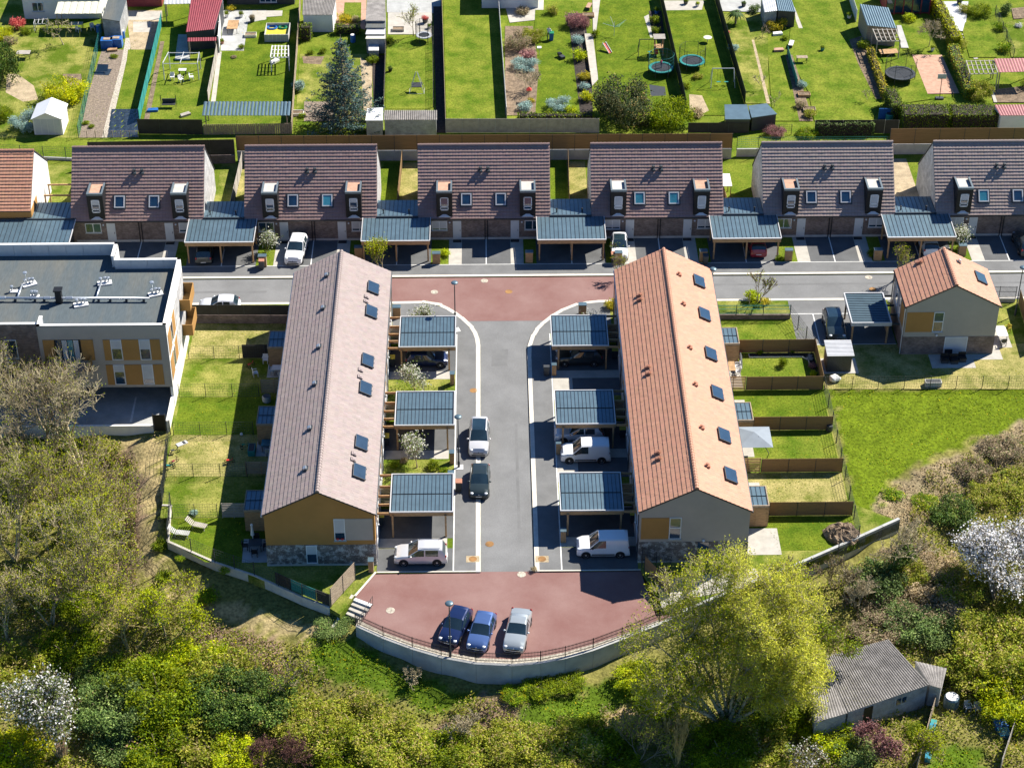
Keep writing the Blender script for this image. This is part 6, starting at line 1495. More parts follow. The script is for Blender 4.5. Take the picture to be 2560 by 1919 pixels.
patch('turf', t1, [(1420, 50), (1640, 50), (1610, 300), (1395, 300)], 'lawnlush'); patch('garden_lawn', t1, [(1400, 340), (1740, 480), (1740, 1050), (1280, 1050), (1300, 900)], 'lawn'); patch('flower_border', t1, [(1385, 360), (1420, 360), (1285, 1050), (1240, 1050)], 'soil')
patch('deck', t1, [(1540, 300), (1630, 300), (1640, 520), (1510, 520)], 'concgrey')
patch('patio', t1, [(1930, 90), (2300, 90), (2300, 170), (2140, 200), (2105, 440), (1905, 440)], 'concgrey'); patch('paved_strip', t1, [(1880, 450), (1915, 450), (1862, 880), (1822, 880)], 'conc'); patch('garden_lawn', t1, [(2120, 340), (2211, 200), (2450, 200), (2560, 300), (2520, 880), (1862, 880), (1915, 450), (2110, 450)], 'lawnlush')
patch('patio', t2, [(-30, 95), (230, 95), (225, 140), (85, 150), (80, 175), (-30, 185)], 'conc')
patch('garden_lawn', t2, [(400, 280), (870, 280), (850, 480), (380, 480)], 'lawn'); patch('rough_ground', t2, [(380, 470), (1000, 470), (1000, 1050), (340, 1050)], 'lawnmix'); patch('dug_bed', t2, [(415, 880), (680, 880), (680, 1050), (415, 1050)], 'tilled'); patch('soil_patch', t2, [(400, 490), (590, 490), (560, 560), (410, 550)], 'soil')
patch('paved_yard', t2, [(690, -20), (955, -20), (945, 260), (680, 200)], 'ochrepatio'); patch('garden_lawn', t2, [(765, 25), (910, 25), (905, 200), (750, 200)], 'lawn')
patch('path', t2, [(900, 500), (1005, 560), (1000, 960), (930, 960)], 'earth'); patch('painted_shade_path', t2, [(1000, 480), (1110, 480), (1105, 960), (1020, 960)], 'darksoil_shade')  # second strip: shade on the path painted as dark ground
patch('patio', t2, [(1130, -20), (1600, -20), (1590, 120), (1130, 110)], 'concgrey'); patch('patio', t2, [(1140, 112), (1520, 112), (1520, 300), (1140, 300)], 'conc'); patch('garden_lawn', t2, [(1130, 320), (1510, 320), (1510, 945), (1120, 945)], 'lawn'); patch('alley', t2, [(1530, 60), (1605, 60), (1640, 1150), (1560, 1150)], 'darksoil_shade')  # alley ground is coloured dark to stand in for its shade
patch('long_lawn', t2, [(1618, -20), (2080, -20), (2160, 1030), (1645, 1030)], 'lawn')
patch('patio', t3, [(-80, -20), (275, -20), (270, 170), (-20, 200)], 'conc'); patch('garden_lawn', t3, [(200, 90), (520, 90), (600, 1000), (30, 1000), (180, 500)], 'lawnlush'); patch('shrub_bed', t3, [(-60, 230), (180, 230), (230, 600), (200, 1000), (-60, 1000)], 'soil'); patch('shrub_bed', t3, [(480, 120), (630, 120), (690, 760), (700, 1000), (590, 1000)], 'darksoil_shade')
patch('garden_path', t3, [(695, -20), (760, -20), (805, 290), (740, 295), (700, 290)], 'conc'); patch('garden_path', t3, [(625, 295), (740, 295), (700, 320), (745, 690), (690, 750), (680, 700)], 'conc')
patch('garden_lawn', t3, [(765, -20), (1180, -20), (1220, 330), (1490, 960), (760, 960), (720, 330)], 'lawnlush'); patch('stone_path', t3, [(1140, 150), (1180, 130), (1215, 330), (1195, 330)], 'conc'); patch('rubber_mat', t3, [(1185, 735), (1320, 755), (1330, 830), (1200, 835)], 'dark'); patch('shrub_bed', t3, [(1180, 100), (1290, 100), (1320, 330), (1220, 330)], 'darksoil_shade')
patch('patio', t3, [(1285, 10), (1660, 10), (1640, 90), (1310, 100)], 'conc'); patch('garden_lawn', t3, [(1310, 95), (1740, 90), (2000, 900), (1840, 1000), (1530, 1000)], 'lawnlush'); patch('soil_patch', t3, [(1530, 820), (1640, 830), (1700, 960), (1540, 1040)], 'earth'); patch('deck', t3, [(1790, -20), (2150, -20), (2150, 110), (1810, 100)], 'concgrey'); patch('garden_lawn', t3, [(1820, 120), (2211, 120), (2211, 900), (2020, 900)], 'lawnmix'); patch('worn_path', t3, [(2070, 350), (2090, 350), (2230, 900), (2200, 900)], 'earth')
patch('garden_lawn', t4, [(220, -20), (690, -20), (780, 500), (960, 900), (900, 1050), (400, 1050), (350, 800), (170, 480)], 'lawn'); patch('garden_lawn', t4, [(0, 480), (160, 480), (330, 1050), (40, 1050)], 'lawn'); patch('planting_strip', t4, [(150, 480), (210, 480), (390, 1050), (270, 1050)], 'soil'); patch('paved_strip', t4, [(225, 60), (300, 250), (265, 250), (240, 180)], 'conc')
patch('shrub_bed', t4, [(700, 350), (860, 300), (1000, 860), (930, 860), (780, 560)], 'soil'); patch('garden_lawn', t4, [(930, 520), (1240, 480), (1380, 820), (1560, 840), (1150, 900), (1000, 860)], 'lawn'); patch('gravel_court', t4, [(1243, 480), (1500, 480), (1652, 812), (1378, 816)], 'ochrepatio'); patch('garden_lawn', t4, [(1150, 230), (1300, 230), (1340, 470), (1220, 470)], 'lawn'); patch('paved_strip', t4, [(1110, 225), (1150, 225), (1215, 420), (1150, 420)], 'concgrey')
patch('patio', t4, [(1480, 20), (1730, 20), (1700, 275), (1600, 275)], 'zincedge'); patch('garden_lawn', t4, [(1700, 200), (1960, 200), (1980, 500), (1740, 500), (1680, 280)], 'lawn'); patch('soil_patch', t4, [(1940, 780), (2300, 740), (2300, 890), (1960, 890)], 'soil'); patch('paved_strip', t4, [(1915, 770), (1940, 770), (1980, 890), (1950, 890)], 'conc'); patch('garden_lawn', t4, [(2050, 200), (2300, 150), (2300, 500), (2100, 500)], 'lawnmix'); patch('soil_patch', t4, [(2100, 80), (2300, 60), (2300, 160), (2120, 170)], 'soil')
for k in range(9):
 p = G1(t4, 1690 + k * 13, 300 + k * 26); o = put('stepping_stone', ubox('conc'), None, (*p, .035), .1, (.5, .32, .03)); tag(o, 'pale square stepping stone in curved row on the right garden lawn', 'stepping stone', 'stepping stones on the right garden lawn')
# fences between the plots
def gfence(f, pts, h, m, label, style='solid', step=2.2, post='timberold', wall=None): return fence('fence', label, T(f, pts), h, step, m, post, 0, style, wall=wall)
gfence(t1, [(885, 265), (680, 1190)], 1.5, 'teal', 'sagging green wire fence beside the tilled vegetable bed', 'mesh', 2.4, 'dark')
gfence(t1, [(1400, 210), (1205, 1050)], 1.55, 'teal', 'teal fabric fence between strip lawn and swing-seat lawn', 'solid', 2.5, 'green')
fence('wall', 'pale rendered wall beside the red metal roof', T(t1, [(1935, -20), (1895, 455)]), 2.2, 4, 'white', 'white', 0, 'solid', pw=.14, name_cat='wall')
gfence(t1, [(1880, 480), (1800, 890)], 1.5, 'plank', 'grey board fence right of the garden swing seat', 'solid', 2.2)
gfence(t2, [(385, 60), (310, 1155)], 1.5, 'timberold', 'weathered post fence between pool lawn and spruce garden', 'solid', 2.4)
gfence(t2, [(1125, 330), (1105, 955)], 1.4, 'screendk', 'dark board fence beside the hanging-chair lawn', 'solid', 2.4)
gfence(t2, [(1530, 300), (1530, 930)], 1.1, 'dark', 'low lattice fence right of the hanging-chair lawn', 'mesh', 2.2)
gfence(t2, [(1605, 0), (1640, 1150)], 1.5, 'timberold', 'brown board fence left of the long striped lawn', 'solid', 2.4)
gfence(t2, [(2090, 0), (2165, 1030)], 1.5, 'white', 'pale fence right of the long striped lawn', 'solid', 2.2, 'plank')
gfence(t3, [(622, 300), (690, 760)], .5, 'timberold', 'low edging boards along the concrete path', 'solid', 2.2)
gfence(t3, [(1275, -20), (1500, 975)], 1.75, 'black', 'tall black fence left of the open trampoline', 'solid', 2.3, 'dark')
gfence(t3, [(1745, -20), (2010, 905)], 1.75, 'black', 'tall black fence right of the green swing', 'solid', 2.3, 'dark')
gfence(t4, [(165, 470), (250, 760)], 1.1, 'teal', 'short teal net fence in the planting strip', 'solid', 2.0, 'dark')
gfence(t4, [(700, 0), (760, 190)], 1.6, 'white', 'pale wall beside the slate-roofed shed', 'solid', 3, 'white')
gfence(t4, [(1960, 130), (2120, 500)], 1.3, 'dark', 'wire fence with posts in the far right garden', 'mesh', 2.2, 'dark')
gfence(t1, [(1200, 1160), (1755, 1165)], 1.9, 'screendk', 'dark green sheet fence behind swing-seat lawn', 'solid', 2.2, 'dark')
gfence(t1, [(680, 1190), (1195, 1190)], .9, 'timberold', 'open brown stick fence at end of vegetable bed', 'mesh', 1.0)
gfence(t1, [(1765, 1165), (2520, 1155)], 1.3, 'timberold', 'weathered board fence below the long blue-roofed shelter', 'boards', 2.2)
gfence(t2, [(1640, 1150), (2211, 1150), (2960, 1148)], 1.8, 'plank', 'long grey concrete panel fence below the striped lawn', 'solid', 1.9, 'concgrey')
gfence(t3, [(1520, 1150), (2040, 1150)], 1.3, 'screendk', 'dark fence below the grey garden sheds', 'solid', 2.2, 'dark')
gfence(t4, [(400, 1155), (1120, 1155)], 1.7, 'screendk', 'dark net fence overgrown with ivy behind the fifth row house', 'solid', 1.6, 'plank')
gfence(t4, [(-20, 1165), (200, 1165)], 1.3, 'screendk', 'short dark trellis beside the bare-rooted bushes', 'mesh', 1.2, 'dark')
# ---- buildings and shelters
def slab_roof(root, pts, z0s, m, th=.08, ribs=0, ribm='seam', name='roof'):
 """roof sheet over four plan corners (a,b at the back, c,d at the front) with their heights"""
 a, b, c, d = [Vector((*p, z)) for p, z in zip(pts, z0s)]
 if not ribs:
  mb = MB(); mb.hexa([d, c, b, a] + [q + Vector((0, 0, th)) for q in (d, c, b, a)]); return mb.build(name, m, root)
 for k in range(ribs):
  f0, f1 = k / ribs + .004, (k + 1) / ribs - .004
  p = [d.lerp(c, f0), d.lerp(c, f1), a.lerp(b, f1), a.lerp(b, f0)]; mid0, mid1 = d.lerp(c, (f0 + f1) / 2), a.lerp(b, (f0 + f1) / 2)
  mb = MB(); up = Vector((0, 0, th)); lo = Vector((0, 0, th * .35))
  mb.quad(p[0] + lo, mid0 + up, mid1 + up, p[3] + lo); mb.quad(mid0 + up, p[1] + lo, p[2] + lo, mid1 + up); mb.poly([p[0], p[1], p[1] + lo, mid0 + up, p[0] + lo])
  mb.quad(p[3], p[2], p[1], p[0]); mb.build('roof_sheet', m, root)
def hut(name, label, f, roofpx, zs, m, wallm, ribs=0, inset=.12, cat='shed', base=0.0, wallh=None):
 """shed whose roof corners are surveyed at pixels (back left, back right, front right, front left) and heights"""
 pts = [G1(f, *p, z) for p, z in zip(roofpx, zs)]
 root = thing(name, label, cat)
 slab_roof(root, pts, zs, m, .06 if ribs else .07, ribs)
 if wallm:
  c = Vector((sum(p[0] for p in pts) / 4, sum(p[1] for p in pts) / 4)); q = [Vector(p).lerp(c, inset / max(.5, (Vector(p) - c).length)) for p in pts]
  mb = MB()
  for k in range(4):
   a, b = q[k], q[(k + 1) % 4]; za, zb2 = zs[k] - .01, zs[(k + 1) % 4] - .01
   mb.quad((*b, base), (*a, base), (*a, za), (*b, zb2))
  mb.build('wall', wallm, root)
 else:
  for k, p in enumerate(pts):
   c = Vector((sum(p_[0] for p_ in pts) / 4, sum(p_[1] for p_ in pts) / 4)); q = Vector(p).lerp(c, .08)
   piece('post', 'timberold', root, q.x - .05, q.x + .05, q.y - .05, q.y + .05, base, zs[k])
 return root, pts
hut('garden_shelter', 'long open shelter with blue ribbed roof at end of the pool lawn', t1, [(1760, 880), (2515, 880), (2505, 1000), (1742, 1000)], [2.3, 2.3, 2.05, 2.05], 'zinc', None, 24)
ws, wp = hut('garden_shed', 'white plastic garden shed with gabled roof at left', t1, [(270, 1040), (555, 1050), (555, 1050), (270, 1040)], [2, 2, 2, 2], 'white', None)
for o in list(ws.children): bpy.data.objects.remove(o)
a, b = Vector(G1(t1, 300, 1165)), Vector(G1(t1, 548, 1165)); ux = (b - a).normalized(); uy = Vector((-ux.y, ux.x)); W_, D_ = (b - a).length, 3.3
def lw(x, y, z): p = a + ux * x + uy * y; return (p.x, p.y, z)
mb = MB()
for q in (((0, 0), (W_, 0)), ((W_, 0), (W_, D_)), ((W_, D_), (0, D_)), ((0, D_), (0, 0))): mb.quad(lw(*q[0], 0), lw(*q[1], 0), lw(*q[1], 2.0), lw(*q[0], 2.0))
mb.poly([lw(0, 0, 2.0), lw(W_, 0, 2.0), lw(W_ / 2, 0, 2.75)]); mb.build('wall', 'white', ws)
for k in range(4):
 x0 = .15 + k * (W_ - .3) / 4; mb = MB(); mb.quad(lw(x0, -.02, .1), lw(x0 + (W_ - .3) / 4 - .03, -.02, .1), lw(x0 + (W_ - .3) / 4 - .03, -.02, 1.95), lw(x0, -.02, 1.95)); mb.build('door_panel', 'blind', ws)
for s_ in (0, 1):
 e0, e1 = (-.15, W_ / 2) if s_ == 0 else (W_ + .15, W_ / 2); mb = MB(); p = [lw(e0, -.2, 1.96), lw(e1, -.2, 2.78), lw(e1, D_ + .2, 2.78), lw(e0, D_ + .2, 1.96)]
 if s_ == 0: p = [p[0], p[1], p[2], p[3]]
 mb.hexa([Vector(q) for q in (p if s_ else [p[1], p[0], p[3], p[2]])] + [Vector(q) + Vector((0, 0, .06)) for q in (p if s_ else [p[1], p[0], p[3], p[2]])]); mb.build('roof', 'pvc', ws)
hut('outhouse', 'red ribbed metal roof shed beside the pale wall', t1, [(1650, -10), (1925, -10), (1850, 255), (1605, 280)], [3.0, 3.0, 2.5, 2.5], 'redsheet', 'dark', 14)
hut('lean_to', 'small red lean-to roof under the red metal shed', t1, [(1620, 330), (1870, 325), (1868, 355), (1618, 362)], [2.1, 2.1, 2.0, 2.0], 'redsheet', None, 12)
hut('outhouse', 'block outhouse with grey felt roof and brick edge', t1, [(935, -10), (1095, -10), (1035, 190), (880, 165)], [2.9, 2.9, 2.7, 2.7], 'felt', 'block')
fl = thing('house', 'white house wall at top left behind the cream awning', 'house'); x0, y0 = G1(t1, 215, 165); x1, _ = G1(t1, 880, 165)
piece('wall', 'white', fl, x0, x1, y0, y0 + 7, 0, 3.0); piece('roof', 'tilesheen' if False else 'felt', fl, x0 - .3, x1 + .3, y0 + .9, y0 + 7.4, 3.01, 3.2); window(fl, x0 + 1.1, x0 + 2.5, y0, 1.0, 2.2, mull=1)
hut('awning', 'cream awning over terrace of the white house', t1, [(500, 20), (910, 15), (890, 120), (470, 122)], [2.7, 2.7, 2.4, 2.4], 'cream', None, 7, cat='awning')
b2 = thing('outbuilding', 'dark red outbuilding with pale canopy at top edge', 'outbuilding'); x0, y0 = G1(t1, 1100, 60); x1, _ = G1(t1, 1400, 60); piece('wall', 'redsheet', b2, x0, x1, y0, y0 + 6, 0, 2.6); piece('canopy', 'zincedge', b2, x0 + .4, x1 - .6, y0 - 1.2, y0 + 1, 2.65, 2.72)
hut('veranda', 'glass-roofed veranda above green artificial turf', t1, [(1420, -30), (1650, -30), (1645, 35), (1415, 40)], [2.6, 2.6, 2.4, 2.4], 'zincedge', None, 7, cat='veranda')
hut('stone_shed', 'pale shed with corrugated brown roof above the spruce', t2, [(405, -10), (695, -10), (665, 132), (400, 132)], [2.8, 2.8, 2.3, 2.3], 'fibro', 'white', 22)
sw = thing('shed_window', 'brown shuttered window of the corrugated shed', 'window'); x0, y0 = G1(t2, 500, 230); window(sw, x0, x0 + .9, y0 - .15, 1.0, 1.9, d=-1, mull=1, sill=False)
for (y0, y1, z, m_, lab) in ((-10, 185, 2.6, 'fibro', 'long mossy shed roof left of the patio tree'), (190, 245, 2.3, 'felt', 'short dark felt shed roof in the shed row'), (250, 300, 2.1, 'zincedge', 'white-edged small roof in the shed row'), (300, 340, 1.9, 'cream', 'lowest plank roof in the shed row')):
 hut('shed', lab, t2, [(960, y0), (1118, y0), (1118, y1), (945, y1)], [z] * 4, m_, 'block')
hut('coop', 'small grey corrugated hutch below the shed row', t2, [(970, 375), (1060, 375), (1060, 440), (970, 440)], [1.2, 1.2, 1.0, 1.0], 'zincedge', 'block', 9)
hut('lean_to', 'corrugated fibre-cement lean-to on grey block wall', t2, [(1105, 955), (1565, 955), (1565, 1038), (1100, 1038)], [2.35, 2.35, 2.15, 2.15], 'fibro', 'block', 26)
hut('lean_to', 'white sheet-roofed lean-to beside the spruce', t2, [(960, 940), (1098, 935), (1095, 1045), (945, 1045)], [2.35, 2.35, 2.15, 2.15], 'pvc', 'block')
hut('garden_shed', 'dark blue shed with blue ribbed roof and yellow bush', t4, [(60, -40), (190, -40), (240, 105), (85, 95)], [2.4, 2.4, 2.1, 2.1], 'zinc', 'dark', 9)
hut('garden_shed', 'grey ribbed shed roof cut by top edge left of the blue shed', t4, [(-60, -30), (55, -30), (80, 95), (-30, 110)], [2.3, 2.3, 2.1, 2.1], 'zincedge', 'block', 6)
hut('garden_shed', 'slate-blue roofed shed behind the timber pergola', t4, [(790, 38), (1040, 70), (1110, 248), (855, 222)], [2.9, 2.9, 2.4, 2.4], 'zinc', 'timberold', 12)
hut('garden_shed', 'grey square shed with flat roof left of its pair', t3, [(1835, 908), (2030, 908), (2060, 1035), (1840, 1035)], [1.9, 1.9, 1.7, 1.7], 'zinc', 'dark')
hut('garden_shed', 'grey shed with tilted roof right of its pair', t3, [(2040, 918), (2200, 898), (2290, 990), (2070, 1022)], [1.9, 1.9, 1.7, 1.7], 'zinc', 'dark')
hut('carport', 'faded red ribbed roof shelter in the right garden', t4, [(1950, 510), (2260, 505), (2300, 620), (1995, 628)], [2.5, 2.5, 2.3, 2.3], 'pinksheet', None, 12, cat='shelter')
hut('garage', 'white garage with faded red roof at right edge', t4, [(1955, 908), (2300, 905), (2330, 1000), (2005, 1000)], [2.9, 2.9, 2.6, 2.6], 'pinksheet', 'white', 14, cat='garage')
cs = thing('conservatory', 'conservatory with red frame at top edge', 'conservatory'); x0, y0 = G1(t4, 1010, 130); x1, _ = G1(t4, 1390, 130)
for k in range(6): xx = x0 + (x1 - x0) * k / 5; piece('frame_post', 'redsheet', cs, xx - .06, xx + .06, y0 - .06, y0 + .06, 0, 2.6)
for k in range(5): xx = x0 + (x1 - x0) * k / 5; piece('pane', 'glass', cs, xx + .08, xx + (x1 - x0) / 5 - .08, y0 - .02, y0 + .02, .3, 2.5)
piece('wall', 'redsheet', cs, x0, x1, y0 + .3, y0 + 5, 0, 2.7)
hz = thing('house', 'pale building cut by the top edge above the striped lawn', 'building'); x0, y0 = G1(t2, 1950, 75); piece('wall', 'white', hz, x0, x0 + 7, y0, y0 + 5, 0, 2.8); piece('roof', 'felt', hz, x0 - .2, x0 + 7.2, y0 - .2, y0 + 5.2, 2.81, 3.0)
hz2 = thing('house', 'dark glazed house back cut by top edge above the pool', 'house'); x0, y0 = G1(t1, 1960, 60); x1, _ = G1(t2, 330, 60); piece('wall', 'dark', hz2, x0, x1, y0 + .6, y0 + 6, 0, 3); window(hz2, x1 - 4.3, x1 - 2.2, y0 + .6, .3, 2.3, mull=2)
def pergola(f, px, z, label, nx, ny, m='plank', bw=.09):
 pts = [Vector(G1(f, *p, z)) for p in px]; root = thing('pergola', label, 'pergola'); a, b, c, d = pts
 for k in range(nx + 1): t = k / nx; p, q = a.lerp(b, t), d.lerp(c, t); beam('rafter', m, root, (*p, z), (*q, z), bw, .10)
 for k in range(ny + 1): t = k / ny; p, q = a.lerp(d, t), b.lerp(c, t); beam('cross_beam', m, root, (*p, z - .09), (*q, z - .09), bw, .08)
 for p in pts: piece('post', m, root, p.x - .05, p.x + .05, p.y - .05, p.y + .05, 0, z - .05)
 return root
pergola(t4, [(905, 252), (1105, 252), (1142, 350), (945, 352)], 2.4, 'open timber pergola over cushions beside the slate shed', 5, 3)
pergola(t4, [(1712, 525), (1945, 520), (1985, 630), (1745, 635)], 2.3, 'pale timber grid pergola beside the faded red roof', 6, 3)
pergola(t2, [(140, 395), (280, 395), (280, 490), (125, 495)], 1.9, 'white pergola frame on the pool lawn', 5, 3, 'white')
pergola(t1, [(1455, 452), (1720, 452), (1705, 545), (1405, 545)], 2.2, 'thin metal pergola frame with tables beneath', 2, 1, 'zincedge', .06)
pergola(t1, [(300, 170), (410, 160), (400, 200), (290, 205)], 1.0, 'glass garden frame by the white house', 3, 1, 'zincedge', .05)
# ------------------------------------------------------------------ garden things
def at(f, x, y, z=0): return (*G1(f, x, y), z)
def trampoline(f, x, y, r, label, net=True, rim='teal', netm='black', h=.85):
 root = thing('trampoline', label, 'trampoline', at(f, x, y))
 MB().lathe([(0, h), (r - .28, h - .01)], n=28).lathe([(r - .28, h - .02), (0, h - .015)], n=28).build('jump_mat', 'trampmat', root)
 MB().lathe([(r - .3, h), (r - .28, h + .05), (r, h + .05), (r + .02, h - .04)], n=28).build('rim_pad', rim, root)
 for k in range(6):
  t = k * math.pi / 3; x_, y_ = r * math.cos(t), r * math.sin(t)
  MB().tube([(x_, y_, 0), (x_, y_, h)], .03, 5).build('leg', 'dark', root)
  if net: MB().tube([(x_ * 1.03, y_ * 1.03, .2), (x_ * 1.03, y_ * 1.03, h + 1.8)], .028, 5).build('net_pole', 'dark', root)
 if net:
  mb = MB(); n = 64
  for k in range(n): t = 2 * math.pi * k / n; mb.tube([(r * math.cos(t), r * math.sin(t), h), (r * math.cos(t), r * math.sin(t), h + 1.75)], .005, 3, cap=False)
  for z in (h + .45, h + .9, h + 1.35, h + 1.75): mb.tube([(r * math.cos(2 * math.pi * k / 32), r * math.sin(2 * math.pi * k / 32), z) for k in range(33)], .014 if z > h + 1.7 else .006, 4, cap=False)
  mb.build('net', netm, root, kind='stuff')
 return root
trampoline(t2, 1452, 360, .95, 'small grey trampoline with white rim beside the patio tree', True, 'zincedge')
trampoline(t3, 1285, 640, 1.45, 'teal trampoline with tall net and a child inside', True, 'teal', 'teal')
trampoline(t3, 1552, 580, 1.5, 'teal-rimmed trampoline with black net right of black fence', True, 'teal')
trampoline(t4, 1135, 690, 1.75, 'large black trampoline with net in the right garden', True, 'dark')
def swing(f, x, y, w, h, label, m='zincedge', rz=0, seats=2, sm='teal'):
 root = thing('swing_set', label, 'swing', at(f, x, y), rz)
 MB().tube([(-w / 2, 0, h), (w / 2, 0, h)], .05, 6).build('top_bar', m, root)
 for s_ in (-1, 1):
  for q in (-1, 1): MB().tube([(s_ * w / 2, 0, h), (s_ * (w / 2 + .15), q * .8, 0)], .04, 6).build('leg', m, root)
 for k in range(seats):
  xx = (k - (seats - 1) / 2) * w * .35
  for d in (-.18, .18): MB().tube([(xx + d, 0, h), (xx + d, 0, .5)], .012, 4).build('rope', 'black', root)
  piece('swing_seat', sm, root, xx - .24, xx + .24, -.1, .1, .46, .5)
swing(t3, 1815, 740, 2.5, 2.2, 'metal swing with two green seats by the right black fence')
swing(t3, 1190, 480, 2.6, 2.1, 'dark swing frame beside the wooden play tower', 'dark', 0, 1)
pt = thing('play_tower', 'wooden play tower with red panel and grey roof by black fence', 'play tower', at(t3, 1265, 470))
for q in ((-.5, -.5), (.5, -.5), (-.5, .5), (.5, .5)): piece('post', 'timber', pt, q[0] - .05, q[0] + .05, q[1] - .05, q[1] + .05, 0, 2.3)
piece('platform', 'timber', pt, -.55, .55, -.55, .55, 1.0, 1.08); piece('side_panel', 'redp', pt, -.45, -.1, -.56, -.53, .3, .95)
for k in range(7): piece('roof_slat', 'plank', pt, -.7, .7, -.65 + k * .19, -.50 + k * .19, 2.3, 2.34)
hc = thing('hanging_chair', 'white A-frame hanging chair with grey awning on small lawn', 'hanging chair', at(t2, 1390, 790))
for q in ((-.85, -.7), (.85, -.7), (-.85, .7), (.85, .7)): MB().tube([(q[0], q[1], .03), (q[0] * .1, q[1] * .15 + .3, 2.3)], .03, 6).build('leg', 'zincedge', hc)
for q in (((-.85, -.7, .03), (.85, -.7, .03)), ((-.85, -.7, .03), (-.85, .7, .03)), ((.85, -.7, .03), (.85, .7, .03))): MB().tube(q, .03, 6).build('base_bar', 'zincedge', hc)
o = piece('seat', 'dark', hc, -.6, .6, -.35, .35, .78, .88); o.rotation_euler = (.4, 0, 0)
sd_ = thing('rotary_drier', 'pale rotary clothes drier spread open on the lawn', 'clothes drier', at(t3, 882, 315))
MB().tube([(0, 0, 0), (0, 0, 1.9)], .03, 6).build('pole', 'zincedge', sd_)
for k in range(4):
 t = k * math.pi / 2 + .3; MB().tube([(0, 0, 1.25), (1.5 * math.cos(t), 1.5 * math.sin(t), 1.95)], .02, 5).build('arm', 'zincedge', sd_)
mb = MB()
for rr in (.5, .75, 1.0, 1.25, 1.45):
 for k in range(4): t, u = k * math.pi / 2 + .3, (k + 1) * math.pi / 2 + .3; mb.tube([(rr * math.cos(t), rr * math.sin(t), 1.25 + .7 * rr / 1.5), (rr * math.cos(u), rr * math.sin(u), 1.25 + .7 * rr / 1.5)], .008, 3)
mb.build('lines', 'green', sd_, kind='stuff')
sl = thing('slide', 'small red and white garden slide on the lawn', 'slide', at(t3, 815, 440), .5)
sl_o = MB(); sl_o.hexa([(-.2, -.9, .05), (.2, -.9, .05), (.2, .5, .75), (-.2, .5, .75), (-.2, -.9, .10), (.2, -.9, .10), (.2, .5, .80), (-.2, .5, .80)]); sl_o.build('chute', 'redp', sl)
for s_ in (-1, 1):
 MB().tube([(s_ * .2, .9, 0), (s_ * .2, .5, .95)], .03, 5).build('ladder_rail', 'white', sl); beam('chute_side', 'white', sl, (s_ * .22, -.9, .14), (s_ * .22, .5, .84), .04, .12)
pl = thing('pool', 'rectangular above-ground pool with yellow water and blue ring', 'pool', at(t2, 180, 365))
piece('pool_side', 'plinth', pl, -1.45, -1.38, 0, 3.2, 0, 1.0); piece('pool_side', 'plinth', pl, 1.38, 1.45, 0, 3.2, 0, 1.0); piece('pool_side', 'plinth', pl, -1.38, 1.38, 0, .07, 0, .998); piece('pool_side', 'plinth', pl, -1.38, 1.38, 3.13, 3.2, 0, .998); piece('water', 'yellow', pl, -1.38, 1.38, .07, 3.13, .1, .55)
for k in range(7): MB().tube([(-1.4 + k * .467, -.04, 0), (-1.4 + k * .467, -.04, 1.0)], .03, 5).build('frame_post', 'zincedge', pl)
for x_, m_, s_ in ((-.75, 'blue', .55), (.55, 'green', .45)):
 o = thing('float_ring', ('blue' if m_ == 'blue' else 'green') + ' inflatable ring floating in the pool', 'float', (pl.location.x + x_, pl.location.y + 2.7, .62))
 MB().tube([(s_ * math.cos(t * .3307), s_ * .8 * math.sin(t * .3307), 0) for t in range(20)], .13, 6).build('ring', m_, o)
